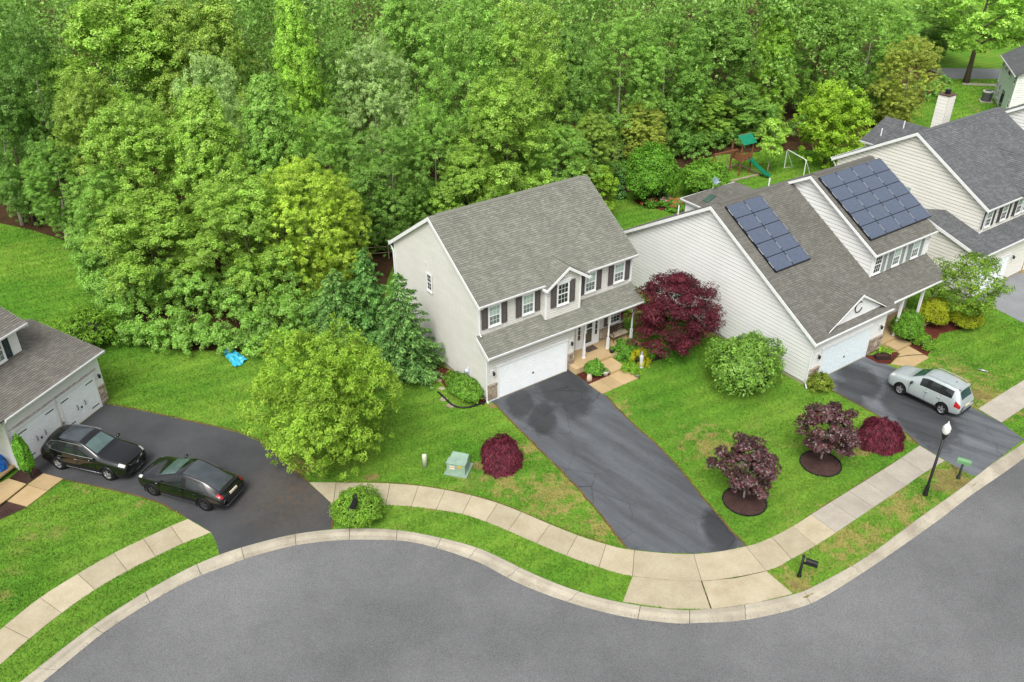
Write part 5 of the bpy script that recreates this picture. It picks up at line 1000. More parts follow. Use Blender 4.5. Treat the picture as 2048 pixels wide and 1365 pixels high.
def tree_own(name, label, u, v, zc, base, H_, Rr, h0, n_clump, per, mat, ls, rc, prof=egg, tint=(1, 1, 1, 1), seed=1, lob=.6, shell=.5, bark='bark', r0=.12, aspect=.5, up=.55, flat=.65, nl=14, split=.3, billow=0):
    V, F_, C_ = clump_crown(seed, H_, Rr, h0, prof, n_clump, rc, per, ls, shell, lob, up, flat, aspect) if not billow else billow_crown(seed, H_, Rr, h0, prof, billow, n_clump, rc, per, ls, aspect); me = npmesh('crown', V, F_, mat); tm = trunk_mesh('trunk', H_ * .85, r0, C_, M[bark], seed, nl, split, .15)
    p = G(*base) if base else G(u, v, zc); return plant(name, (p.x, p.y, 0), me, tm, 0, (1, 1, 1), tint, label, 'tree')
# yellow-green lawn tree
tree_own('lawn_tree', 'large yellow-green rounded tree on lawn beside the dark left driveway', 645, 806, 3.6, None, 7.0, 3.95, .5, 1500, 46, M['leaf_yellow'], (.06, .11), (.16, .36), egg, (1, 1, 1, 1), 41, .5, .5, 'bark', .10, .34, .4, .6, 10, .12, billow=22)
# three feathery conifers
def conifer(label, u, v_tip, base, H_, Rr, seed, tint):
    rng = np.random.default_rng(seed); P, Nn, A, S_ = [], [], [], []
    lev = int(H_ * 6.5)
    for i in range(lev):
        t = (i + rng.random()) / lev; z = .25 + (H_ - .25) * t; L = Rr * ((1 - t) ** .68) + .08; nb_ = max(int(8 * (1 - t) + 3), 3); a0 = rng.random() * 6.28
        for k in range(nb_):
            a = a0 + 6.283 * k / nb_ + rng.normal() * .2; Lk = L * rng.choice([.62, .8, .95, 1.12, 1.28]); dr = np.array([math.cos(a), math.sin(a), 0]); m = int(20 + 84 * Lk / Rr); f = .18 + .82 * rng.random(m) ** .7
            side = np.array([-math.sin(a), math.cos(a), 0]); sp_ = rng.normal(size=m) * .20 * (1.15 - f) * Lk + rng.normal(size=m) * .03; lift = rng.uniform(.10, .35)
            pos = np.outer(f * Lk, dr) + np.outer(sp_, side) + np.stack([np.zeros(m), np.zeros(m), z + f * Lk * lift - (f ** 2) * Lk * .30 - np.abs(sp_) * .35 + rng.normal(size=m) * .03], 1)
            P.append(pos); ax = dr + np.outer(np.sign(sp_) * .7, side); ax[:, 2] -= .2; A.append(ax); Nn.append(np.tile([0, 0, 1.0], (m, 1)) + dr * .3 + rng.normal(size=(m, 3)) * .3); S_.append(rng.uniform(.07, .13, m))
    V, F_ = leaf_arrays(np.concatenate(P), np.concatenate(Nn), np.concatenate(S_), rng, .33, np.concatenate(A)); me = npmesh('needles', V, F_, M['leaf_conifer'])
    p = G(*base); return plant('conifer', (p.x, p.y, 0), me, trunk_mesh('trunk', H_ * .95, .12, [], M['bark'], seed, 0), 0, (1, 1, 1), tint, label, 'tree', 'conifers beside the tan house', 'needles')
conifer('front conifer with spreading tiers against the tan siding', 815, 558, (812, 745), 6.8, 2.05, 1, (1, 1, 1, 1))
conifer('tallest conifer, middle of the three beside the tan house', 745, 505, (742, 678), 6.4, 1.9, 2, (.9, 1, .9, 1))
conifer('leftmost conifer of the three beside the tan house', 690, 520, (684, 690), 5.4, 2.5, 3, (1.05, 1.05, 1.0, 1))
# dark red maple
tree_own('red_maple', 'dark red Japanese maple between the tan and white houses', 1349, 618, 3.0, None, 5.3, 2.85, 1.0, 260, 120, M['leaf_red'], (.06, .11), (.35, .65), lambda t: max(math.sin(math.pi * min(t * .8 + .25, 1)) ** .6, .15), (1, 1, 1, 1), 51, .55, .3, 'bark', .11, .3, .6, .5, 12, .25)
# two clipped lace-leaf maples
def lace(label, u, v, zc, rx, h, seed):
    rng = np.random.default_rng(seed); n = 15000; d_ = unit(rng.normal(size=(n, 3))); d_[:, 2] = np.abs(d_[:, 2]); ang = np.arctan2(d_[:, 1], d_[:, 0]); lf = np.array([1 + .26 * noise.noise(Vector((math.cos(a) * 1.6 + seed, math.sin(a) * 1.6, z * 1.7))) + .16 * noise.noise(Vector((x * 4.5, y * 4.5, z * 4.5 + seed))) for a, x, y, z in zip(ang, d_[:, 0], d_[:, 1], d_[:, 2])])
    P = d_ * np.array([rx, rx, h]) * lf[:, None] * rng.uniform(.86, 1.02, (n, 1)); P[:, 2] = np.maximum(P[:, 2] - .02, .06); ax = np.stack([d_[:, 0], d_[:, 1], -1.1 * np.ones(n)], 1); nr = d_ + np.array([0, 0, .3]) + rng.normal(size=(n, 3)) * .45
    V, F_ = leaf_arrays(P, nr, rng.uniform(.05, .11, n), rng, .22, ax); me = npmesh('foliage', V, F_, M['leaf_lace']); p = G(u, v, zc); HARDP.append((p.x, p.y, rx * .8))
    tm = MB(); 
    for k in range(6): a = k * 1.05; tm.tube([(0, 0, 0), (.3 * rx * math.cos(a), .3 * rx * math.sin(a), h * .55), (.75 * rx * math.cos(a), .75 * rx * math.sin(a), h * .6)], [.05, .03, .01], 5)
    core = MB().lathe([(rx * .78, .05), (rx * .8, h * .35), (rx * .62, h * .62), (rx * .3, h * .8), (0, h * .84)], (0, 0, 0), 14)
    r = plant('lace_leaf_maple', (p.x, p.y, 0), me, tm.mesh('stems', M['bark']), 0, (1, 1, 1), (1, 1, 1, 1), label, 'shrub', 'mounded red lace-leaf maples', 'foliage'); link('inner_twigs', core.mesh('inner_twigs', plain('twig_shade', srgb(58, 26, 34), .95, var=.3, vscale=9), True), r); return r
lace('mounded burgundy lace-leaf maple beside the utility box', 1001, 908, .62, 1.18, 1.45, 3); lace('mounded burgundy lace-leaf maple beside the silver car driveway', 1762, 866, .62, 1.2, 1.35, 4)
# two purple saplings in mulch rings
for (lab, c, base, H_, Rr, sd) in (('purple-leaved young tree in mulch ring nearest the driveway crack', (1492, 922), (1487, 998), 3.2, 1.38, 61), ('purple-leaved young tree in mulch ring beside the burgundy mound', (1655, 855), (1641, 920), 3.35, 1.4, 62)):
    tree_own('purple_tree', lab.replace(' nearest the driveway crack', ' nearest the street corner of the lawn'), 0, 0, 0, base, H_, Rr, .95, 80, 90, M['leaf_purple'], (.065, .11), (.25, .48), oval, (1, 1, 1, 1), sd, .75, .5, 'bark_pale', .055, .55, .5, .7, 12, .3)
def ring_bed(label, u, v, r):
    p = G(u, v); o = empty('mulch_ring', (p.x, p.y, 0), 0, label, 'mulch bed', 'mulch rings on the front lawn'); mb = MB().lathe([(0, .10), (r * .5, .085), (r * .93, .04), (r, .008)], (0, 0, 0), 40); mb.build('mulch', M['mulch'], o, smooth_=True)
    MB().lathe([(r + .005, .0), (r + .005, .06), (r + .05, .065), (r + .06, 0)], (0, 0, 0), 40).build('edging', M['black_plastic'], o)
    rng = np.random.default_rng(int(u)); n = 900; a = rng.random(n) * 6.28; q = r * .95 * np.sqrt(rng.random(n)); P = np.stack([q * np.cos(a), q * np.sin(a), .105 - .08 * (q / r) ** 1.5], 1); V, F_ = leaf_arrays(P, np.tile([0, 0, 1.], (n, 1)) + rng.normal(size=(n, 3)) * .5, rng.uniform(.02, .05, n), rng, .3); ob = link('mulch_chips', npmesh('mulch_chips', V, F_, M['mulch']), o); ob["kind"] = 'stuff'; HARDP.append((p.x, p.y, r))
ring_bed('round dark mulch bed under the purple tree nearest the main driveway', 1489, 1003, 1.04); ring_bed('round dark mulch bed under the purple tree beside the burgundy mound', 1641, 928, 1.02)
# shrubs
G_ = (1, 1, 1, 1)
rh = tight('large rhododendron with pale tips beside the white house wall', 1490, 730, 1.6, 2.1, 3.35, 15000, M['leaf_rhodo'], (.06, .11), (.95, 1.0, .85, 1), seed=71, aspect=.4, rough=.26)
tight('rounded green bush hiding the black mailbox at the kerb', 716, 1018, .5, 1.2, 1.35, 9000, M['leaf_shrub'], (.035, .06), (1.2, 1.12, .95, 1), seed=72, rough=.24)
tight('low green azalea hedge at the tan house corner by black pipe', 928, 776, .5, .8, 1.15, 7500, M['leaf_shrub'], (.04, .065), (.95, 1, .9, 1), ry=1.45, seed=73, rz=PSI, rough=.22)
tight('small round green bush in the bed beside the porch step', 1189, 737, .45, .6, .95, 3200, M['leaf_shrub'], (.035, .06), (.85, .98, .9, 1), seed=74, rough=.2)
shrub('dark green shrub against the porch edge below the red maple', 1252, 700, .4, .85, 1.0, 4500, M['leaf_shrub'], (.04, .07), (.75, .92, .75, 1), seed=75, clumps=60)
shrub('bright gold shrub in front of the porch near red maple', 1280, 716, .4, .6, .95, 3500, M['leaf_gold'], (.035, .06), seed=76, clumps=50)
shrub('lime green ground-hugging shrub beside the concrete front walk', 1261, 737, .2, .6, .5, 2800, M['leaf_shrub'], (.03, .05), (1.35, 1.3, .8, 1), seed=77, clumps=50)
shrub('green shrub directly under the red maple canopy', 1318, 704, .3, 1.0, .7, 4000, M['leaf_shrub'], (.04, .06), (.7, .95, .7, 1), seed=78, clumps=50)
tight('loose yellow-green shrub by the left house roof corner', 183, 664, 1.0, 1.5, 2.7, 7000, M['leaf_shrub'], (.055, .095), (1.15, 1.08, .85, 1), seed=79, rough=.42)
p = HL_(-6.9, -1.15); tight('slim upright arborvitae beside the left garage door', 0, 0, 0, .36, 2.75, 6000, M['leaf_shrub'], (.035, .055), (.85, 1.05, .75, 1), seed=80, loc=p, rough=.16, name='arborvitae')
tight('round green boxwood nearest the white house walkway', 1816, 654, 1.0, 1.0, 2.05, 9000, M['leaf_shrub'], (.035, .06), (.85, .95, .75, 1), seed=81, rough=.12, group='shrubs in front of the white house porch')
tight('golden topped shrub in the middle of the porch bed', 1868, 625, 1.0, 1.0, 2.0, 9000, M['leaf_gold'], (.035, .06), (.82, .95, .95, 1), seed=82, rough=.14, group='shrubs in front of the white house porch')
tight('round golden green shrub right of the crepe myrtle trunk', 1933, 634, .8, 1.05, 1.65, 9000, M['leaf_gold'], (.035, .06), (.78, .92, .95, 1), seed=83, rough=.12, group='shrubs in front of the white house porch')
shrub('low spreading green shrub in front of the round boxwood', 1848, 684, .3, .75, .7, 3500, M['leaf_shrub'], (.035, .06), (1.0, 1.0, .8, 1), seed=84, clumps=70)
cm_ = tree_own('crepe_myrtle', 'open vase-shaped crepe myrtle beside the far right driveway', 0, 0, 0, (1910, 652), 5.0, 2.15, 1.3, 115, 85, M['leaf_shrub'], (.055, .095), (.3, .6), oval, (.98, .86, .62, 1), 85, .7, .35, 'bark_pale', .06, .5, .5, .7, 20, .06)
shrub('reddish green shrub with pink blooms at white garage corner', 1640, 768, .4, .72, 1.05, 4200, M['leaf_shrub'], (.04, .06), (1.25, .82, .8, 1), seed=86, clumps=60)
tight('tall rounded evergreen in the backyard left of the playset', 1303, 350, 2.6, 2.15, 5.2, 16000, M['leaf_shrub'], (.07, .12), (.85, .98, .75, 1), seed=87, rough=.2, name='evergreen_tree')
tight('shorter rounded evergreen behind the white house rear roof', 1411, 362, 1.5, 2.05, 3.3, 13000, M['leaf_shrub'], (.07, .12), (.95, 1.02, .8, 1), seed=88, rough=.22, name='evergreen_tree')
shrub('small dark conical evergreen left of the rounded evergreen', 1238, 374, 1.0, .75, 2.3, 3500, M['leaf_conifer'], (.08, .12), (.8, .9, .9, 1), seed=89, clumps=60, name='evergreen_tree', prof=conic)
shrub('yellow-green columnar shrub at the right end of tan roof', 1206, 392, 2.0, 1.0, 4.6, 6500, M['leaf_yellow'], (.07, .11), (.9, .95, .8, 1), seed=90, clumps=90, rc=(.25, .4), name='columnar_tree', prof=egg)
tree_own('lime_tree', 'lime-yellow maple in the backyard behind the solar roof', 1663, 258, 3.9, None, 7.8, 3.9, .9, 620, 48, M['leaf_yellow'], (.08, .13), (.22, .46), egg, (1.1, 1.1, .85, 1), 92, .5, .55, 'bark', .14, .5, billow=16)
tree_own('sapling', 'slender green sapling with bare trunk in front of the soccer goal', 1545, 280, 3.3, None, 5.0, 1.5, 1.9, 50, 85, M['leaf_wood'], (.08, .13), (.3, .6), oval, (1.25, 1.25, .8, 1), 93, .8, .4, 'bark_pale', .07, .5)
tree_own('street_tree', 'pale green street tree beside the far teal house', 0, 0, 0, (1932, 166), 15.0, 6.2, 4.2, 330, 60, M['leaf_wood'], (.14, .22), (.5, 1.0), oval, (1.25, 1.3, .85, 1), 98, .4, .5, 'bark', .35, .5, .6, .65, 12, .25)
# backyard flower bed
bed = [(1265, 400), (1300, 396), (1345, 402), (1385, 415), (1372, 428), (1320, 420), (1275, 408)]
P = poly_px(bed, .012); HARD.append([(q.x, q.y) for q in P]); tag(ground_sheet('flower_bed', P, M['mulch_red'], .012), kind='structure')
for lab, u, v, mt_, sd in (('pink flowering azalea in the backyard mulch bed', 1325, 402, 'petal', 94), ('orange flowering azalea nearest the lawn in the backyard bed', 1300, 404, 'petal_orange', 95), ('reddish azalea by the corner of the white rear wing', 1350, 412, 'petal_orange', 96)):
    s = shrub(lab, u, v, .4, .85, 1.0, 2600, M['leaf_shrub'], (.06, .09), (.8, .95, .8, 1), seed=sd, clumps=30); V, F_, _ = clump_crown(sd, 1.1, .8, .45, dome, 26, (.1, .2), 14, (.05, .08)); link('flowers', npmesh('flowers', V, F_, M[mt_]), s)
# mulch beds next to houses
for px, mt_ in (([(868, 726), (905, 742), (973, 800), (968, 812), (925, 790), (890, 775), (868, 742)], 'mulch_red'), ([(1222, 712), (1250, 690), (1330, 700), (1345, 712), (1310, 722), (1270, 730)], 'mulch'), ([(1778, 700), (1800, 668), (1880, 640), (1965, 640), (1935, 656), (1880, 668), (1865, 695), (1855, 712), (1830, 708)], 'mulch_red')):
    P = poly_px(px, .014); HARD.append([(q.x, q.y) for q in P]); tag(ground_sheet('mulch_bed', P, M[mt_], .014), kind='structure')
# bare, worn soil patches in the lawn
for k, (u, v, r) in enumerate(((1905, 958, 1.0), (1930, 935, .6), (1880, 975, .5), (1895, 772, .9), (1960, 790, .7), (960, 932, .45), (1722, 905, .5), (1825, 880, .4), (590, 935, .55), (560, 915, .4), (745, 955, .4), (1612, 1185, .35), (1590, 1170, .3), (984, 812, .3))):
    p = G(u, v); rk = random.Random(k); pts = [(p.x + r * math.cos(a) * rk.uniform(.6, 1.2), p.y + r * math.sin(a) * rk.uniform(.5, 1.0)) for a in [i * .524 for i in range(12)]]; tag(ground_sheet('bare_soil', [(q.x, q.y) for q in smooth([(a, b, 0) for a, b in pts + pts[:1]], 3)[:-1]], M['bare'], .0015 + .0005 * k), kind='structure'); HARDP.append((p.x, p.y, r * .8, .55))

def soil_edge(px, seed, w=.09):
    rk = random.Random(seed); P = smooth([G(u, v, .0) for u, v in px], 10); a, b = [], []
    for i, p in enumerate(P):
        t_ = (P[min(i + 1, len(P) - 1)] - P[max(i - 1, 0)]).normalized(); n_ = Vector((-t_.y, t_.x, 0)); k = .5 + .5 * noise.noise(Vector((p.x * 1.3, p.y * 1.3, seed))) + rk.uniform(-.15, .25); a.append(p + n_ * w * max(k, .12)); b.append(p - n_ * w * max(.9 - k, .12))
    mb = MB()
    for i in range(len(P) - 1): mb.poly([q + Vector((0, 0, .016)) for q in (a[i], a[i + 1], b[i + 1], b[i])])
    o = mb.build('soil_edge', M['edge_soil']); o["kind"] = 'structure'
M['edge_soil'] = soil('edge_soil', srgb(138, 108, 66), srgb(96, 84, 46))
soil_edge([(214, 808), (269.6, 818), (370.8, 840), (430, 853), (480, 866), (517, 881.6), (547.4, 905), (581, 935.5), (618, 966)], 1, .12)
soil_edge([(990, 809), (1033, 854), (1091.5, 912.4), (1146.5, 967.5), (1201.6, 1033), (1251.5, 1096)], 2, .12); soil_edge([(1212, 792), (1256.7, 840), (1311.8, 888.3), (1360, 940), (1422, 1015.7), (1491, 1092.5)], 3, .12)
soil_edge([(126, 959), (215.7, 979), (303, 1001), (371, 1035)], 4, .08); soil_edge([(1658, 778.6), (1742.6, 825), (1803, 861), (1839, 890.5)], 5, .1); soil_edge([(665, 1010), (665, 1040), (664.6, 1057)], 6, .1)
soil_edge([(1543, 1076), (1585.4, 1054), (1662, 1004.3), (1730.5, 962), (1803, 917)], 7, .05); soil_edge([(672, 965), (780, 966.5), (890.4, 979.5), (995.5, 1005.5), (1100, 1048), (1212, 1088)], 8, .06)
rng = np.random.default_rng(77); lp_ = []
for i in range(0, len(ki) - 1):
    for _ in range(5):
        f = rng.random(); p = ki[i].lerp(ki[i + 1], f); q = kb[i].lerp(kb[i + 1], f); g_ = p + (q - p).normalized() * rng.normal() * .22; lp_.append((g_.x, g_.y, -.105))
for (u, v_, n_, sd) in ((560, 960, 70, 1.6), (1700, 745, 30, 1.0), (1060, 800, 40, 1.6), (1300, 950, 30, 2.0), (720, 990, 40, 1.4), (1490, 805, 60, 1.5), (900, 1250, 60, 6.0), (1700, 1250, 40, 4.0), (300, 1290, 30, 2.5)):
    p = G(u, v_)
    for _ in range(n_): lp_.append((p.x + rng.normal() * sd, p.y + rng.normal() * sd, .02 if v_ < 1200 else -.118))
lp_ = np.array(lp_); V, F_ = leaf_arrays(lp_ + np.array([0, 0, .006]), np.tile([0, 0, 1.], (len(lp_), 1)) + rng.normal(size=(len(lp_), 3)) * .25, rng.uniform(.012, .035, len(lp_)), rng, .45); o = link('fallen_leaves', npmesh('fallen_leaves', V, F_, soil('dry_leaf', srgb(128, 104, 66), srgb(70, 54, 40)))); tag(o, 'scattered dry leaf bits along gutter and paving', 'leaf litter', kind='stuff')

# ------------------------------------------------------------------ grass blades on the lawns in view
def inpoly(P, poly):
    x, y = P[:, 0], P[:, 1]; r = np.zeros(len(P), bool); n = len(poly)
    for i in range(n):
        (x1, y1), (x2, y2) = poly[i], poly[(i + 1) % n]
        if y1 == y2: continue
        c = ((y1 > y) != (y2 > y)) & (x < (x2 - x1) * (y - y1) / (y2 - y1) + x1); r ^= c
    return r
rng = np.random.default_rng(12); pts = []
for y0, y1, dens in ((20, 38, 330), (38, 50, 210), (50, 66, 110), (66, 86, 60), (86, 112, 22)):
    xm = 0.62 * (0.853 * y1 + 15.1) + 2; n = int(2 * xm * (y1 - y0) * dens); q = np.stack([rng.uniform(-xm, xm, n), rng.uniform(y0, y1, n)], 1)
    dep = .853 * q[:, 1] + 15.1; u = 1024 + FPX * q[:, 0] / dep; vv = 682.5 - FPX * (q[:, 1] * math.sin(PITCH) - CAM_H * math.cos(PITCH)) / dep
    q = q[(u > -40) & (u < 2090) & (vv > -20) & (vv < 1400)]; pts.append(q)
pts = np.concatenate(pts); keep = inpoly(pts, [(p.x, p.y) for p in lawn_poly + far]) & ~inpoly(pts, fp)
for poly in HARD: keep &= ~inpoly(pts, poly)
for h_ in HARDP:
    m = (np.hypot(pts[:, 0] - h_[0], pts[:, 1] - h_[1]) < h_[2])
    if len(h_) > 3: m &= rng.random(len(pts)) < h_[3]
    keep &= ~m
pts = pts[keep]
dn_ = np.array([noise.noise(Vector((x * .55, y * .55, 4.0))) + .6 * noise.noise(Vector((x * 2.1, y * 2.1, 9.0))) for x, y in pts]); pts = pts[(dn_ + rng.uniform(-.5, .9, len(pts))) > -.35]
n = len(pts); a = rng.random(n) * 6.283; h = rng.uniform(.035, .085, n) * (1 + .012 * np.maximum(pts[:, 1] - 35, 0)); w = rng.uniform(.018, .04, n) * (1 + .02 * np.maximum(pts[:, 1] - 35, 0)); ln = rng.normal(size=(n, 2)) * .035
b0 = np.stack([pts[:, 0] - np.cos(a) * w, pts[:, 1] - np.sin(a) * w, np.full(n, -.004)], 1); b1 = np.stack([pts[:, 0] + np.cos(a) * w, pts[:, 1] + np.sin(a) * w, np.full(n, -.004)], 1); tp = np.stack([pts[:, 0] + ln[:, 0], pts[:, 1] + ln[:, 1], h], 1)
o = link('grass', npmesh('grass', np.stack([b0, b1, tp], 1).reshape(-1, 3), np.arange(3 * n).reshape(n, 3), M['grass'])); tag(o, 'mown green grass covering the lawns', 'grass', kind='stuff'); print('grass', n)

# ------------------------------------------------------------------ cars
def paint(name, col, metal=.3, rough=.28): 
    t = NT(name); n = t.noise(6, 3); c = t.mix(1., col, t.ramp(n, [(.3, g3(.94)), (.7, g3(1.04))]), 'MULTIPLY'); t.pbr(c, rough, .5, metal, coat=.8); return t.m
M['paint_black'] = paint('car_paint_black', srgb(17, 17, 19), .0, .12); M['paint_silver'] = paint('car_paint_silver_green', srgb(182, 192, 192), .35, .32)
M['car_glass'] = glassmat('car_glass', srgb(34, 40, 40), .03, .7); M['car_glass_pale'] = glassmat('car_windscreen', srgb(84, 104, 102), .04, .7); M['car_glass_teal'] = glassmat('car_windscreen_teal', srgb(44, 72, 70), .04, .7)
M['roof_glass'] = glassmat('car_roof_glass', srgb(64, 70, 74), .06, .8); M['head'] = glassmat('headlamp', srgb(206, 208, 204), .08, .7); M['tail'] = glassmat('tail_lamp', srgb(150, 18, 24), .1, .7)  # roof glass: grey of the reflected sky is put into its base colour
M['rim'] = plain('alloy', srgb(186, 186, 188), .32, .5, .7); M['rim_dark'] = plain('alloy_dark', srgb(74, 74, 78), .35, .5, .4); M['chrome'] = plain('chrome', srgb(214, 216, 218), .15, .6, .9); M['plate'] = plain('number_plate', srgb(218, 206, 180), .5)
def wheel(parent, x, y, r, w, rim, side):
    o = MB().lathe([(r * .62, -w / 2), (r * .9, -w / 2), (r * .985, -w / 2 + .03), (r, -w / 4), (r, w / 4), (r * .985, w / 2 - .03), (r * .9, w / 2), (r * .62, w / 2)], (0, 0, 0), 28, 'y').build('wheel', M['rubber'], parent, (x, y, r), smooth_=True)
    o.name = 'wheel'; f = side * (w / 2 - .03)
    rm = MB().lathe([(r * .64, f + side * .015), (r * .70, f + side * .03), (r * .66, f - side * .02), (r * .6, f - side * .05)], (0, 0, 0), 28, 'y').build('rim', M[rim], o, smooth_=True)
    MB().lathe([(r * .64, f - side * .05), (0, f - side * .05)], (0, 0, 0), 24, 'y').build('wheel_well_disc', M['dark'], o)
    sp_ = MB()
    for k in range(5):
        for q in (-.16, .16):
            a = k * 1.2566 + q + .3; c, s = math.cos(a), math.sin(a); a2 = k * 1.2566 + .3; c2, s2 = math.cos(a2), math.sin(a2); ww = .028 * r / .36
            p0 = Vector((c2 * r * .12, f, s2 * r * .12)); p1 = Vector((c * r * .66, f + side * .012, s * r * .66)); tt = Vector((-s, 0, c)) * ww; th = Vector((0, -side * .03, 0))
            sp_.hexa([p0 - tt, p0 + tt, p1 + tt, p1 - tt, p0 - tt + th, p0 + tt + th, p1 + tt + th, p1 - tt + th])
    sp_.lathe([(r * .16, f), (r * .14, f + side * .02), (0, f + side * .022)], (0, 0, 0), 14, 'y'); sp_.build('spokes', M[rim], o)
    return o
def car(name, label, center, heading, st, regions, wheels, paint_, glass, rim, scale=1.0, extras=None):
    """st: stations (x, zs, w, zm, zb, we, zr, wr, zt) front to rear; regions(i, j) -> material slot"""
    root = empty(name, center, heading, label, 'car'); root.scale = (scale,) * 3
    rings = []
    for (x, zs, w, zm, zb, we, zr, wr, zt) in st:
        h = [(.82 * w, zs), (.955 * w, zs + .05), (.995 * w, zs + .2), (w, zm), (we, zb), (wr, zr), (wr * .9, zr + (zt - zr) * .55), (wr * .5, zr + (zt - zr) * .92), (0, zt)]
        rings.append([(x, -y, z) for y, z in h] + [(x, y, z) for y, z in h[-2::-1]])
    nj = len(rings[0]); verts = [p for r_ in rings for p in r_]; faces = []; mats = []
    for i in range(len(rings) - 1):
        for j in range(nj - 1):
            faces.append((i * nj + j, i * nj + j + 1, (i + 1) * nj + j + 1, (i + 1) * nj + j)); jj = j if j < 8 else nj - 2 - j; mats.append(regions(i, jj))
    for i, flip in ((0, 1), (len(rings) - 1, 0)):
        for j in range(8):
            a = i * nj + j; b_ = i * nj + nj - 1 - j
            if j < 7: f = (a, a + 1, b_ - 1, b_)
            else: f = (a, a + 1, b_)
            faces.append(f if flip else f[::-1]); mats.append(regions(-1 if flip else 99, j))
    me = bpy.data.meshes.new('car_cage'); me.from_pydata(verts, [], faces); me.update()
    me.polygons.foreach_set('material_index', np.array(mats, dtype=np.int32)); tmp = bpy.data.objects.new('car_cage', me); COL.objects.link(tmp)
    for _ in range(10): me.materials.append(M['dark'])
    md = tmp.modifiers.new('s', 'SUBSURF'); md.levels = 2; md.render_levels = 2
    dg = bpy.context.evaluated_depsgraph_get(); dg.update(); ev = tmp.evaluated_get(dg).to_mesh()
    co = np.empty(len(ev.vertices) * 3); ev.vertices.foreach_get('co', co); co = co.reshape(-1, 3); fl = [tuple(p.vertices) for p in ev.polygons]; mi = np.empty(len(fl), dtype=np.int32); ev.polygons.foreach_get('material_index', mi); nrm = np.empty(len(fl) * 3); ev.polygons.foreach_get('normal', nrm)
    tmp.evaluated_get(dg).to_mesh_clear(); bpy.data.objects.remove(tmp); bpy.data.meshes.remove(me)
    wxs, wr_, ww_, wy = wheels; Rw = wr_ + .055
    cen = np.array([co[list(f)].mean(0) for f in fl]); kill = np.zeros(len(fl), bool)
    for wx in wxs: kill |= (np.hypot(cen[:, 0] - wx, cen[:, 2] - wr_) < Rw) & (np.abs(cen[:, 1]) > wy - .35)
    used = set(v for f, k in zip(fl, kill) if k for v in f) & set(v for f, k in zip(fl, kill) if not k for v in f)
    for v in used:
        for wx in wxs:
            dx, dz = co[v, 0] - wx, co[v, 2] - wr_; q = math.hypot(dx, dz)
            if q < Rw * 1.4: co[v, 0] = wx + dx / q * Rw; co[v, 2] = wr_ + dz / q * Rw
    names = ['body', 'windscreen', 'side_window', 'rear_window', 'headlamp', 'tail_lamp', 'lower_cladding', 'roof_glass', 'pillar', 'grille']
    mm = [paint_, glass['ws'], glass['side'], glass['rear'], M['head'], M['tail'], glass.get('clad', paint_), M['roof_glass'], M['black_plastic'], M['black_plastic']]
    def islands(fs):
        par = {}
        def fd(x):
            while par[x] != x: par[x] = par[par[x]]; x = par[x]
            return x
        for f in fs:
            for v in f: par.setdefault(v, v)
            for v in f[1:]: par[fd(v)] = fd(f[0])
        g = {}
        for f in fs: g.setdefault(fd(f[0]), []).append(f)
        return list(g.values())
    for k in range(10):
        fs = [f for f, m_, q in zip(fl, mi, kill) if m_ == k and not q]
        if not fs: continue
        for grp in ([fs] if k == 0 else islands(fs)):
            vs_ = sorted(set(v for f in grp for v in f)); mp = {v: i for i, v in enumerate(vs_)}; m2 = bpy.data.meshes.new(names[k]); m2.from_pydata([tuple(co[v]) for v in vs_], [], [tuple(mp[v] for v in f) for f in grp]); m2.update(); m2.materials.append(mm[k])
            for p in m2.polygons: p.use_smooth = True
            link(names[k], m2, root)
    for wx in wxs:
        for sd in (-1, 1):
            wheel(root, wx, sd * (wy - ww_ / 2 + .01), wr_, ww_, rim, sd)
            MB().tube([(wx + Rw * math.cos(R(a)), sd * (wy + .0), wr_ + Rw * math.sin(R(a))) for a in range(-25, 206, 11)], .024, 6).build('wheel_arch', glass.get('arch', paint_), root, smooth_=True)
            MB().tube([(wx, sd * (wy - .36), wr_), (wx, sd * (wy - .33), wr_)], Rw, 20).build('wheel_well', M['dark'], root)
    xs = [s_[0] for s_ in st]; MB().box(min(xs) + .25, max(xs) - .25, -wy + .36, wy - .36, .2, .5).build('underbody', M['dark'], root)
    if extras: extras(root)
    return root
def place(front, rear, wx, wy, near_left):
    a, b = G(*front), G(*rear); hd = (a - b).normalized(); left = Vector((-hd.y, hd.x, 0)); mid = (a + b) / 2
    c = mid + (left * -wy if near_left else left * wy) - hd * ((wx[0] + wx[1]) / 2); return c, math.atan2(hd.y, hd.x), (a - b).length
def mirrors(root, x, y, z, mat):
    for s in (-1, 1):
        o = MB().lathe([(0, -.1), (.07, -.085), (.085, 0), (.07, .085), (0, .1)], (0, 0, 0), 10).build('wing_mirror', mat, root, (x, s * y, z), (R(90), 0, 0), True); o.scale = (1, .75, 1)
        MB().box(-.03, .03, -.08, .06, -.03, .0).build('mirror_stalk', M['black_plastic'], root, (x, s * (y - .08), z - .05))
def handles(root, xs, y, z, mat):
    for x in xs:
        for s in (-1, 1): MB().box(x - .1, x + .1, s * y - .012, s * y + .03 * s + .012, z - .02, z + .02).build('door_handle', mat, root, bevel=.008)
def seams(root, lines, mat=None):
    for L_ in lines:
        for s in (-1, 1): MB().tube([(x, s * y, z) for x, y, z in L_], .006, 4).build('door_seam', M['dark'], root)
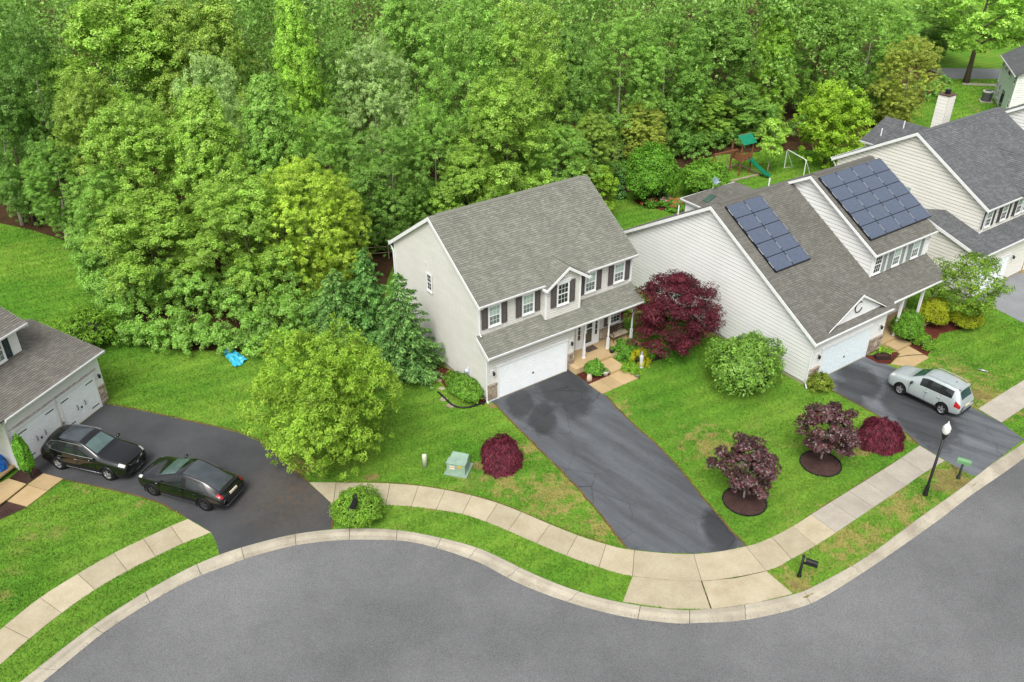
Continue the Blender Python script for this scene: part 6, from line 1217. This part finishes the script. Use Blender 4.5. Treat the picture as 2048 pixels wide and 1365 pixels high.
# black sport utility facing right
def reg_suv(i, j):
    if i == -1: return 9 if j in (3, 4, 5) else 0
    if i == 99: return 0
    x = i
    if j <= 0: return 6
    if i == 1 and j in (4,): return 4
    if i == 5 and j >= 6: return 1
    if i in (5, 6) and j == 4 and i == 6: return 2
    if j == 4 and i in (8, 10): return 2
    if j == 4 and i in (7, 9): return 8
    if i in (7, 8, 9) and j >= 6: return 7
    if i == 12 and j >= 6: return 3
    if i in (13, 14) and j == 3: return 5
    return 0
suv = [(2.50, .34, .70, .56, .66, .64, .70, .55, .73), (2.42, .25, .86, .62, .84, .79, .90, .62, .92), (2.18, .23, .95, .66, .95, .88, 1.0, .72, 1.03), (1.6, .23, .975, .68, .99, .91, 1.06, .76, 1.10), (1.15, .23, .98, .70, 1.02, .92, 1.10, .78, 1.15), (.98, .23, .98, .70, 1.03, .92, 1.13, .77, 1.18), (.12, .23, .98, .70, 1.05, .92, 1.57, .66, 1.63), (-.14, .23, .98, .70, 1.05, .92, 1.60, .665, 1.68), (-.26, .23, .98, .70, 1.055, .92, 1.605, .665, 1.69), (-1.12, .23, .98, .70, 1.07, .92, 1.59, .655, 1.685), (-1.24, .23, .98, .70, 1.075, .92, 1.58, .65, 1.68), (-1.85, .24, .975, .72, 1.11, .90, 1.50, .61, 1.63), (-2.02, .25, .97, .73, 1.11, .89, 1.45, .60, 1.59), (-2.33, .28, .95, .76, 1.05, .86, 1.10, .70, 1.13), (-2.44, .32, .90, .74, .95, .82, .99, .68, 1.01), (-2.50, .40, .80, .68, .82, .74, .86, .60, .87)]
def ex_suv(root):
    mirrors(root, .72, 1.06, 1.10, M['paint_black']); handles(root, (-.2, -1.15), .985, .92, M['chrome'])
    for s in (-1, 1):
        MB().tube([(1.1, s * .965, .36), (-.95, s * .965, .36)], .02, 6).build('sill_trim', M['chrome'], root)
        MB().tube([(.80, s * .90, 1.09), (.1, s * .905, 1.08), (-1.2, s * .905, 1.10), (-1.75, s * .88, 1.16), (-1.92, s * .80, 1.30), (-1.7, s * .70, 1.50), (-1.2, s * .70, 1.565), (-.2, s * .715, 1.59), (.15, s * .72, 1.55)], .014, 6).build('window_trim', M['chrome'], root)
    MB().tube([(2.34, -.72, .84), (2.46, -.45, .80), (2.5, 0, .62)], .018, 6).tube([(2.34, .72, .84), (2.46, .45, .80), (2.5, 0, .62)], .018, 6).build('grille_trim', M['chrome'], root); MB().tube([(2.42, -.7, .32), (2.5, 0, .3), (2.42, .7, .32)], .02, 6).build('bumper_trim', M['chrome'], root)
    MB().lathe([(0, .16), (.02, .14), (.05, .0)], (-1.6, 0, 1.66), 8).build('roof_fin', M['paint_black'], root)
    seams(root, [[(-.2, .985, .35), (-.2, .99, .75), (-.2, .93, 1.05)], [(.85, .985, .35), (.85, .99, .75), (.85, .93, 1.03)]])
c, h, wb = place((221.5, 962), (119, 939), (1.42, -1.42), .97, False)
car('black_suv', 'black sport utility vehicle parked nose-out by the left garage doors', c, h, suv, reg_suv, ((1.45, -1.44), .37, .25, .975), M['paint_black'], dict(ws=M['car_glass_pale'], side=M['car_glass'], rear=M['car_glass'], arch=M['paint_black']), 'rim', 1.05, ex_suv).scale = (1.05, 1.03, 1.12)
# black fastback crossover facing left
def reg_x(i, j):
    if i == -1 or i == 99: return 0
    if j <= 0: return 6
    if i == 1 and j == 4: return 4
    if i == 4 and j >= 6: return 1
    if j == 4 and i in (5, 7): return 2
    if j == 4 and i == 6: return 8
    if i in (6, 7) and j >= 6: return 7
    if i in (8, 9) and j >= 6: return 3
    if i in (10, 11) and j == 4: return 5
    return 0
xo = [(2.50, .34, .68, .52, .62, .60, .66, .5, .69), (2.40, .24, .86, .58, .80, .79, .84, .62, .87), (2.1, .22, .96, .64, .93, .90, .98, .74, 1.02), (1.5, .22, .99, .68, .99, .93, 1.06, .78, 1.11), (1.25, .22, .995, .68, 1.0, .93, 1.10, .77, 1.15), (.05, .22, 1.0, .68, 1.03, .93, 1.53, .66, 1.61), (-.28, .22, 1.0, .68, 1.04, .93, 1.56, .665, 1.645), (-.40, .22, 1.0, .68, 1.045, .93, 1.56, .66, 1.645), (-1.22, .23, .995, .70, 1.06, .92, 1.41, .60, 1.51), (-1.72, .25, .985, .72, 1.05, .90, 1.22, .60, 1.33), (-2.22, .28, .97, .74, 1.0, .86, 1.03, .68, 1.10), (-2.38, .32, .94, .74, .97, .83, 1.01, .68, 1.06), (-2.46, .36, .88, .70, .86, .78, .90, .66, .92), (-2.52, .44, .78, .62, .74, .70, .78, .58, .79)]
def ex_x(root):
    for s in (-1, 1): MB().tube([(1.0, s * .915, 1.03), (.0, s * .935, 1.045), (-1.2, s * .925, 1.07), (-1.72, s * .90, 1.07), (-1.3, s * .68, 1.40), (-.4, s * .70, 1.545), (.05, s * .70, 1.52)], .013, 6).build('window_trim', M['rim_dark'], root)
    mirrors(root, .95, 1.08, 1.08, M['paint_black']); handles(root, (-.3, -1.1), 1.0, .93, M['black_metal'])
    for s in (-1, 1): MB().tube([(1.0, s * .98, .33), (-1.0, s * .98, .33)], .022, 6).build('sill_trim', M['rim_dark'], root)
    MB().box(-2.53, -2.47, -.26, .26, .80, .91).build('number_plate', M['plate'], root); MB().box(-2.36, -2.26, -.7, .7, 1.07, 1.10).build('tail_spoiler', M['black_plastic'], root); MB().tube([(-2.3, -.85, .42), (-2.52, -.6, .40), (-2.55, .6, .40), (-2.3, .85, .42)], .03, 6).build('bumper_trim', M['rim_dark'], root)
    seams(root, [[(-.35, 1.0, .35), (-.35, 1.005, .75), (-.35, .94, 1.04)], [(1.0, .99, .35), (1.02, 1.0, .75), (1.0, .94, 1.0)]])
c, h, wb = place((305.5, 991), (413, 1022.5), (1.5, -1.46), .99, True)
car('black_crossover', 'black fastback car on the left driveway, nearer the kerb', c, h, xo, reg_x, ((1.50, -1.47), .37, .26, .99), M['paint_black'], dict(ws=M['car_glass_pale'], side=M['car_glass'], rear=M['roof_glass'], arch=M['black_plastic'], clad=M['rim_dark']), 'rim_dark', 1.05, ex_x).scale = (1.05, 1.03, 1.03)
# silver wagon facing the white garage
def reg_w(i, j):
    if i == -1: return 9 if j in (2, 3) else 0
    if i == 99: return 0
    if j <= 0: return 6
    if i == 1 and j == 4: return 4
    if i == 4 and j >= 6: return 1
    if j == 4 and i in (5, 7, 9): return 2
    if j == 4 and i in (6, 8): return 8
    if i == 11 and j >= 6: return 3
    if i in (11, 12) and j == 3: return 5
    return 0
wg = [(2.30, .36, .66, .56, .68, .6, .73, .5, .76), (2.2, .26, .80, .62, .84, .74, .90, .6, .93), (1.95, .25, .87, .66, .95, .82, 1.01, .7, 1.05), (1.3, .25, .90, .70, 1.01, .84, 1.09, .74, 1.13), (1.02, .25, .90, .70, 1.02, .85, 1.13, .74, 1.17), (.22, .25, .90, .70, 1.04, .85, 1.55, .62, 1.62), (-.12, .25, .90, .70, 1.05, .85, 1.59, .63, 1.665), (-.22, .25, .90, .70, 1.05, .85, 1.595, .63, 1.67), (-1.0, .25, .90, .70, 1.07, .85, 1.59, .625, 1.68), (-1.1, .25, .90, .70, 1.07, .85, 1.585, .62, 1.675), (-1.72, .26, .89, .72, 1.10, .83, 1.53, .58, 1.62), (-1.88, .28, .88, .74, 1.08, .82, 1.47, .57, 1.57), (-2.16, .32, .86, .76, 1.0, .79, 1.05, .66, 1.08), (-2.25, .38, .82, .70, .86, .75, .9, .62, .91), (-2.29, .44, .74, .64, .74, .68, .78, .58, .79)]
def ex_w(root):
    mirrors(root, .72, .98, 1.08, M['black_plastic']); handles(root, (-.2, -1.0), .905, .92, M['paint_silver'])
    MB().box(-2.32, -2.26, -.2, .2, .70, .80).build('number_plate', M['plate'], root); MB().tube([(-2.15, -.75, .42), (-2.31, -.5, .42), (-2.31, .5, .42), (-2.15, .75, .42)], .05, 6).build('bumper_trim', M['black_plastic'], root)
    for s in (-1, 1): MB().tube([(.1, s * .56, 1.66), (-.2, s * .56, 1.71), (-1.5, s * .56, 1.70), (-1.7, s * .55, 1.65)], .016, 6).build('roof_rail', M['paint_silver'], root); MB().tube([(1.0, s * .88, .33), (-1.0, s * .88, .33)], .035, 6).build('sill_trim', M['black_plastic'], root)
    MB().box(-1.95, -1.78, -.5, .5, 1.60, 1.63).build('tail_spoiler', M['paint_silver'], root); MB().lathe([(0, .06), (.03, 0)], (-1.35, .0, 1.67), 8).build('roof_fin', M['black_plastic'], root); MB().box(-2.08, -2.03, -.2, .05, 1.16, 1.19).build('wiper', M['black_plastic'], root)
    seams(root, [[(-.17, .905, .36), (-.17, .91, .75), (-.17, .86, 1.05)], [(.82, .9, .36), (.82, .91, .75), (.82, .86, 1.02)], [(-1.02, .905, .5), (-1.05, .9, .8), (-1.05, .86, 1.05)]])
c, h, wb = place((1793, 788), (1882.5, 831.5), (1.33, -1.31), .88, True)
car('silver_wagon', 'silver-green estate car on the wet driveway of the white house', c, h, wg, reg_w, ((1.33, -1.31), .345, .23, .885), M['paint_silver'], dict(ws=M['car_glass_teal'], side=M['car_glass'], rear=M['car_glass_teal'], arch=M['black_plastic'], clad=M['black_plastic']), 'rim', 1.0, ex_w).scale = (.96, 1.0, 1.13)

# ------------------------------------------------------------------ street furniture and yard things
M['milk'] = plain('milky_globe', srgb(226, 226, 222), .35, .4); M['green_paint'] = plain('green_paint', srgb(104, 148, 104), .5); M['util_green'] = plain('utility_green', srgb(142, 168, 150), .55, var=.08)
p = G(1850, 990); lp = empty('street_lamp', p, 0, 'black street lamp post with white lantern globe by the kerb', 'street lamp')
MB().lathe([(.0, 0), (.13, 0), (.13, .06), (.11, .1), (.10, .55), (.085, .62), (.07, .66), (.06, 3.55), (0.0, 3.55)], (0, 0, 0), 14).build('post', M['black_metal'], lp, smooth_=True)
MB().lathe([(.06, 3.5), (.07, 3.55), (.09, 3.6), (.16, 3.85), (.15, 3.88), (0, 3.88)], (0, 0, 0), 14).build('fitter', M['black_metal'], lp, smooth_=True)
MB().lathe([(.14, 3.88), (.19, 4.0), (.20, 4.12), (.19, 4.18), (.20, 4.2), (.11, 4.36), (.08, 4.38), (0.05, 4.42), (0, 4.44)], (0, 0, 0), 16).build('globe', M['milk'], lp, smooth_=True); MB().lathe([(.05, 4.41), (.06, 4.46), (.02, 4.5), (.03, 4.54), (0, 4.6)], (0, 0, 0), 10).build('finial', M['milk'], lp, smooth_=True)
def mailbox(label, px, heading, post_mat, box_mat, tilt=False, cedar=False, hgt=1.05, L=.5, r=.12):
    p = G(*px); o = empty('mailbox', p, heading, label, 'mailbox')
    MB().lathe([(0, 0), (.10, 0), (.10, .1), (.07, .14), (.06, .3), (.055, hgt + (.25 if tilt else -.02)), (0, hgt + (.25 if tilt else -.02))], (0, 0, 0), 12).build('post', post_mat, o, smooth_=True)
    if tilt: MB().lathe([(.055, hgt + .25), (.075, hgt + .28), (.06, hgt + .33), (.03, hgt + .37), (0, hgt + .4)], (0, 0, 0), 12).build('finial', post_mat, o, smooth_=True); MB().box(.03, .55, -.03, .03, hgt - .12, hgt - .04).build('bracket', post_mat, o)
    prof = [(-r, 0), (r, 0), (r, r * 1.1)] + [(r * math.cos(a), r * 1.1 + r * math.sin(a)) for a in [R(20 * k) for k in range(1, 9)]] + [(-r, r * 1.1)]
    x0 = .12 if tilt else -L / 2; z0 = hgt - .03 if tilt else hgt
    MB().prism([(x0, y, z0 + z) for y, z in prof], (L, 0, 0)).build('box', box_mat, o); MB().prism([(x0 + L, y * 1.06, z0 - .005 + z * 1.04) for y, z in prof], (.025, 0, 0)).build('door', box_mat, o)
    MB().box(x0 + L * .6, x0 + L * .6 + .03, -r - .02, -r - .005, z0 + .05, z0 + .2).build('flag', box_mat, o); return o
mailbox('black mailbox on a black post in grass by the corner apron', (1598, 1153), R(-28), M['black_metal'], M['black_plastic'], True, hgt=.95)
mailbox('black mailbox rising from the round bush at the kerb', (718, 1045), R(-95), M['black_metal'], M['black_plastic'], True, hgt=1.45)
mailbox('green mailbox on a dark post by the lamp and driveway', (1916, 957), R(-30), plain('post_dark_green', srgb(40, 52, 46), .5), M['green_paint'], False, hgt=1.0, L=.62, r=.13)
p = G(850, 934); ped = MB().lathe([(0, 0), (.13, 0), (.13, .72), (.12, .78), (.07, .82), (0, .83)], (0, 0, 0), 16).build('utility_pedestal', plain('pedestal_cream', srgb(204, 208, 184), .5), None, p, smooth_=True); tag(ped, 'short cream utility pedestal post on the lawn', 'utility post')
pa, pb = G(893, 948), G(932, 955); hd = math.atan2(pb.y - pa.y, pb.x - pa.x); tb = empty('utility_box', pa, hd, 'pale green electrical transformer box on the lawn', 'utility box')
MB().box(-.1, 1.12, -.12, 1.1, .0, .07).build('pad', plain('pad_green', srgb(136, 156, 140), .8), tb)
MB().prism([(0.02, .02, .07), (1.0, .02, .07), (1.0, .02, .68), (.96, .02, .72), (.06, .02, .72), (.02, .02, .68)], (0, .42, 0)).build('cabinet', M['util_green'], tb)
MB().hexa([(0.02, .44, .07), (1.0, .44, .07), (1.0, .95, .07), (.02, .95, .07), (.04, .44, .73), (.98, .44, .73), (.96, .93, .80), (.06, .93, .80)]).build('tank_cover', M['util_green'], tb, bevel=.02)
MB().box(-.01, 1.03, -.03, .46, .725, .755).build('lid', M['util_green'], tb, bevel=.01); MB().box(.18, .46, .004, .018, .36, .56).build('warning_label', plain('label_white', srgb(226, 216, 200), .5), tb); MB().box(.6, .84, .004, .018, .5, .64).build('caution_label', plain('label_yellow', srgb(206, 176, 60), .5, var=.2, vscale=20), tb); MB().box(.18, .46, .001, .02, .46, .5).build('label_stripe', plain('label_red', srgb(190, 80, 60), .5), tb); MB().tube([(.5, .0, .2), (.5, -.03, .24), (.5, 0, .28)], .012, 6).build('hasp', M['alu'], tb)
dp = smooth([G(u, v, .06) for u, v in ((876, 784), (890, 797), (903, 809), (918, 815), (935, 815), (955, 810), (972, 803))], 5); o = MB().tube(dp, .055, 8).build('drain_pipe', M['black_plastic'], smooth_=True); tag(o, 'black corrugated drain pipe curving from the tan house corner', 'pipe')
for k, (u, v, r) in enumerate(((888, 799, .28), (902, 812, .3), (884, 778, .22), (873, 745, .28), (877, 762, .25))):
    p = G(u, v); rk = random.Random(k + 40); o = MB().prism([(r * math.cos(a) * rk.uniform(.7, 1.1), r * .75 * math.sin(a) * rk.uniform(.7, 1.1), 0) for a in [i * .898 for i in range(7)]], (0, 0, .035)).build('stepping_stone', M['stones'][k % 5], None, p); tag(o, ['flat stepping stone beside the bend of the black pipe', 'flat stepping stone just below the black pipe', 'flat stepping stone at the free end of the black pipe', 'farthest flat stepping stone along the tan house wall', 'second farthest flat stepping stone along the tan house wall'][k], 'stone', 'stepping stones by the drain pipe')
p = HM(-.12, 2.0); em = empty('electric_meter', HM(.17, 1.95, 1.2), PSI, 'round glass electric meter on the tan side wall above hedge', 'meter'); MB().box(-.08, 0, -.12, .12, -.35, .15).build('meter_box', plain('meter_grey', srgb(190, 194, 196), .4), em); mg = MB().lathe([(.13, 0), (.13, .1), (.09, .15), (0, .16)], (0, 0, 0), 14).build('meter_glass', plain('meter_glass', srgb(196, 210, 220), .15, .6), em, (-.08, 0, 0), (0, R(-90), 0), True)
# blue tarp
tr_ = random.Random(4); mb = MB(); nx, ny = 14, 10; c0, c1, c2, c3 = G(446, 706), G(470, 738), G(497, 722), G(470, 703)
pts = [[None] * (ny + 1) for _ in range(nx + 1)]
for i in range(nx + 1):
    for j in range(ny + 1):
        a, b_ = i / nx, j / ny; q = c0.lerp(c1, a).lerp(c3.lerp(c2, a), b_); z = .06 + .32 * max(noise.noise(Vector((a * 3.1, b_ * 3.1, 2.2))), -.1) + .14 * noise.noise(Vector((a * 9, b_ * 9, 5))) + .22 * (1 - abs(2 * b_ - 1)) * (1 - a); pts[i][j] = Vector((q.x + tr_.uniform(-.04, .04), q.y + tr_.uniform(-.04, .04), max(z, .03)))
for i in range(nx):
    for j in range(ny): mb.poly([pts[i][j], pts[i + 1][j], pts[i + 1][j + 1], pts[i][j + 1]])
t = NT('blue_tarp'); cc = t.mix(t.ramp(t.noise(2.5, 4), [(.42, g3(0)), (.6, g3(1))]), srgb(40, 170, 200), srgb(96, 190, 214)); t.pbr(cc, .35, .5); o = mb.build('tarp', t.m); sm = o.modifiers.new('thick', 'SOLIDIFY'); sm.thickness = .01; tag(o, 'crumpled bright blue plastic sheet lying on the lawn by woods', 'tarp')
# porch things on the tan house
M['wood_grey'] = plain('weathered_wood', srgb(172, 158, 136), .8, var=.15, vscale=8); M['iron'] = plain('bench_iron', srgb(70, 56, 46), .6)
bn = empty('garden_bench', HM(10.6, .55, .4), PSI, 'wooden garden bench on the porch under the window', 'bench')
for k in range(5): MB().box(-.65, .65, -.30 + k * .095, -.22 + k * .095, .42, .45).build('seat_slat', M['wood_grey'], bn)
for k in range(3): MB().box(-.65, .65, .2 + k * .03, .22 + k * .03, .52 + k * .13, .62 + k * .13).build('back_slat', M['iron'], bn)
for s in (-.6, .6): MB().tube([(s, -.28, 0), (s, -.26, .42)], .02, 6).build('leg', M['iron'], bn); MB().tube([(s, .25, 0), (s, .18, .42), (s, .28, .92)], .02, 6).build('leg', M['iron'], bn); MB().tube([(s, -.28, .42), (s, -.3, .62), (s, .22, .64)], .02, 6).build('arm_rest', M['iron'], bn)
o = MB().box(-.42, .42, -.26, .26, 0, .02).build('door_mat', plain('mat_brown', srgb(92, 80, 74), .95, var=.25, vscale=14, bump=.4), None, HM(8.38, .60, .402), (0, 0, PSI)); tag(o, 'brown door mat in front of the storm door', 'mat')
def pot(label, loc, r, h, pm, leaf, tint):
    o = empty('plant_pot', loc, 0, label, 'plant pot'); MB().lathe([(0, 0), (r * .7, 0), (r, h * .8), (r * 1.06, h), (r * .92, h), (r * .9, h * .85), (0, h * .85)], (0, 0, 0), 14).build('pot', pm, o, smooth_=True)
    V, F_, _ = clump_crown(7, r * 1.2, r * .8, 0, dome, 12, (r * .25, r * .45), 30, (.02, .04)); c = link('plant', npmesh('plant', V, F_, leaf), o, (0, 0, h * .85)); c.color = tint
pot('dark planter pot on the porch edge beside the right post', HM(9.2, -.5, .4), .17, .3, plain('pot_dark', srgb(52, 48, 44), .6), M['leaf_shrub'], (.7, .8, .5, 1)); pot('white planter pot on the mulch beside the step', HM(7.6, -1.8, .03), .2, .32, plain('pot_white', srgb(206, 204, 200), .5, var=.2, vscale=12), M['leaf_shrub'], (.8, .9, .8, 1)); pot('small grey pot at the outer corner of the front walk', HM(9.05, -3.05, .02), .17, .2, plain('pot_grey', srgb(140, 134, 124), .8), M['leaf_shrub'], (.9, .8, .7, 1))
def rock(label, loc, r, h, mat, seed):
    mb = MB(); prof = [(0, 0), (r, .02), (r * 1.05, h * .4), (r * .75, h * .8), (0, h)]; mb.lathe(prof, (0, 0, 0), 10); rk = random.Random(seed); mb.v = [(x * rk.uniform(.8, 1.15), y * rk.uniform(.8, 1.15), z * rk.uniform(.92, 1.06)) for x, y, z in mb.v]; o = mb.build('garden_stone', mat, None, loc, smooth_=True); tag(o, label, 'stone')
rock('upright pale garden stone in the bed by the driveway', HM(6.42, -1.68, .02), .17, .5, plain('pale_stone', srgb(206, 190, 164), .9, var=.15, bump=.4), 3)
st_ = empty('garden_statue', HM(10.0, -2.35, 0), PSI, 'slim white garden statue beside the gold shrub', 'statue'); MB().lathe([(0, 0), (.16, 0), (.16, .06), (.1, .1), (.13, .3), (.1, .5), (.14, .7), (.12, .85), (.05, .95), (0, .97)], (0, 0, 0), 12).build('body', plain('statue_white', srgb(214, 214, 212), .7, var=.2, vscale=9), st_, smooth_=True); MB().lathe([(0, .93), (.08, .97), (.09, 1.05), (.06, 1.13), (0, 1.16)], (0, 0, 0), 12).build('head', plain('statue_grey', srgb(160, 164, 168), .7), st_, smooth_=True)
# left porch bags
for k, (u, v, lab) in enumerate(((9, 922, 'crumpled blue bag on the left porch step, farther one'), (3, 938, 'crumpled blue bag at the left picture edge'))):
    mb = MB().lathe([(0, 0), (.3, .02), (.34, .2), (.28, .42), (.12, .52), (0, .5)], (0, 0, 0), 12); rk = random.Random(k); mb.v = [(x * rk.uniform(.75, 1.15), y * rk.uniform(.75, 1.15), z * rk.uniform(.9, 1.1)) for x, y, z in mb.v]; o = mb.build('blue_bag', plain('blue_plastic', srgb(20, 104, 190), .3, .5, var=.2, vscale=7), None, G(u, v, .36)); tag(o, lab, 'bag', 'blue bags on the left porch')
# planter box and hose by the white house
pl = empty('planter_box', HSol(6.35, -.85, .03), R(34.9) + R(-30), 'small dark planter box on red mulch by the white garage', 'planter'); MB().box(-.45, .45, -.18, -.15, 0, .3).box(-.45, .45, .15, .18, 0, .3).box(-.45, -.42, -.15, .15, 0, .3).box(.42, .45, -.15, .15, 0, .3).build('box', plain('planter_dark', srgb(52, 40, 36), .7), pl); MB().box(-.42, .42, -.15, .15, .0, .24).build('soil', M['mulch'], pl)
shrub('small lime hosta in the red mulch by the white garage', 0, 0, 0, .38, .45, 700, M['leaf_shrub'], (.06, .09), (1.4, 1.3, .8, 1), seed=97, clumps=14, loc=HSol(6.95, -.55), name='shrub')
hz = smooth([HSol(6.6, -1.3, .08), HSol(6.9, -1.25, .3), HSol(7.3, -1.35, .08), HSol(8.0, -1.6, .08), HSol(8.9, -2.1, .07)], 5); o = MB().tube(hz, .018, 6).build('garden_hose', M['black_plastic'], smooth_=True); tag(o, 'dark garden hose looping across the white house walkway', 'hose')
o = MB().tube([G(1955, 739, .05), G(1966, 741, .1), G(1976, 744, .05)], .05, 6).build('lawn_sprinkler', M['alu'], smooth_=True); tag(o, 'small silver sprinkler on the patchy lawn', 'sprinkler')
# playset
pc = G(1478, 345); ps = empty('playset', (pc.x, pc.y, 0), R(30), 'wooden backyard playset with green canopy and green slide', 'playset'); wd = plain('cedar', srgb(134, 88, 60), .8, var=.2, vscale=5); gc = plain('playset_green', srgb(24, 122, 92), .4)
for sx in (-.65, .65):
    for sy in (-.65, .65): MB().box(sx - .06, sx + .06, sy - .06, sy + .06, 0, 3.2).build('post', wd, ps)
for k in range(9): MB().box(-.75 + k * .165, -.61 + k * .165, -.75, .75, 1.40, 1.45).build('deck_board', wd, ps)
for k in range(7): MB().box(-.64 + k * .19, -.5 + k * .19, -.72, -.68, 1.45, 2.1).build('rail_slat', wd, ps); MB().box(-.72, -.68, -.64 + k * .19, -.5 + k * .19, 1.45, 2.1).build('rail_slat', wd, ps)
for sgn in (-1, 1): MB().poly([(-.85, 0, 3.75), (.85, 0, 3.75), (.85, sgn * .95, 3.05), (-.85, sgn * .95, 3.05)]).build('canopy', gc, ps)
MB().tube([(-.7, 0, 3.7), (.7, 0, 3.7)], .05, 6).build('ridge_pole', wd, ps)
sl_ = MB(); S0 = [(0.75, 1.45), (1.1, 1.35), (1.7, .85), (2.1, .6), (2.6, .3), (3.0, .22)]
for (xa, za), (xb, zb) in zip(S0, S0[1:]):
    sl_.poly([(xa, -.24, za), (xb, -.24, zb), (xb, .24, zb), (xa, .24, za)])
    for s in (-.24, .24): sl_.poly([(xa, s, za), (xb, s, zb), (xb, s * 1.1, zb + .16), (xa, s * 1.1, za + .16)])
o = sl_.build('slide', gc, ps); o.modifiers.new('t', 'SOLIDIFY').thickness = .03; o.rotation_euler = (0, 0, R(-65))
MB().box(-3.4, -.6, -.06, .06, 2.25, 2.4).build('swing_beam', wd, ps)
for sy in (-.9, .9): MB().tube([(-3.3, 0, 2.3), (-3.6, sy, 0)], .06, 6).build('swing_leg', wd, ps)
for k in (-2.7, -1.6):
    sw = MB().box(k - .2, k + .2, -.08, .08, .5, .54).build('swing_seat', M['black_plastic'], ps)
    for q in (-.18, .18): MB().tube([(k + q, 0, .54), (k + q, 0, 2.27)], .012, 4).build('swing_chain', M['alu'], sw)
for a_, b_ in (((-3.7, -1.5), (1.2, -1.5)), ((1.2, -1.5), (1.2, 1.4)), ((-3.7, 1.4), (1.2, 1.4)), ((-3.7, -1.5), (-3.7, 1.4))): MB().box(min(a_[0], b_[0]) - .08, max(a_[0], b_[0]) + .08, min(a_[1], b_[1]) - .08, max(a_[1], b_[1]) + .08, 0, .14).build('timber_border', M['wood_grey'], ps)
ga, gb = AT(1567, 344, 79.5), AT(1607, 352, 76.5); ga.z = gb.z = 0; gd = empty('soccer_goal', ga, math.atan2(gb.y - ga.y, gb.x - ga.x), 'white tubular soccer goal frame in the backyard', 'goal'); w = (gb - ga).length; MB().tube([(0, 0, 0), (0, 0, 1.75), (.1, 0, 1.85), (w - .1, 0, 1.85), (w, 0, 1.75), (w, 0, 0)], .045, 6).build('frame', M['white'], gd)
for x in (0, w): MB().tube([(x, 0, 1.8), (x, .9, .03), (x, 0, .03)], .025, 5).build('side_stay', M['white'], gd)
# air-conditioning unit
p = G(1971, 203); ac = empty('air_conditioner', p, R(-17), 'round-topped grey air conditioner beside the far teal house', 'air conditioner'); MB().lathe([(0, .08), (.55, .08), (.55, 1.2), (.5, 1.25), (.42, 1.25), (.40, 1.2), (0, 1.2)], (0, 0, 0), 16).build('casing', plain('ac_grey', srgb(84, 86, 88), .5, var=.15, vscale=12), ac); MB().lathe([(.55, 1.1), (.58, 1.1), (.58, 1.25), (.42, 1.27)], (0, 0, 0), 16).build('top_ring', plain('ac_top', srgb(196, 198, 196), .5), ac); MB().box(-.7, .7, -.7, .7, 0, .08).build('pad', M['walk_grey'], ac)
# rail fence glimpsed behind the conifers
fe = empty('rail_fence', G(752, 520), R(10), 'thin two-rail fence glimpsed left of the tan house rear', 'fence')
for k in range(4): MB().tube([(-3 + k * 2, 0, 0), (-3 + k * 2, 0, 1.2)], .05, 6).build('fence_post', M['wood_grey'], fe)
for z in (.55, 1.05): MB().tube([(-3, 0, z), (3, 0, z)], .03, 5).build('fence_rail', M['wood_grey'], fe)
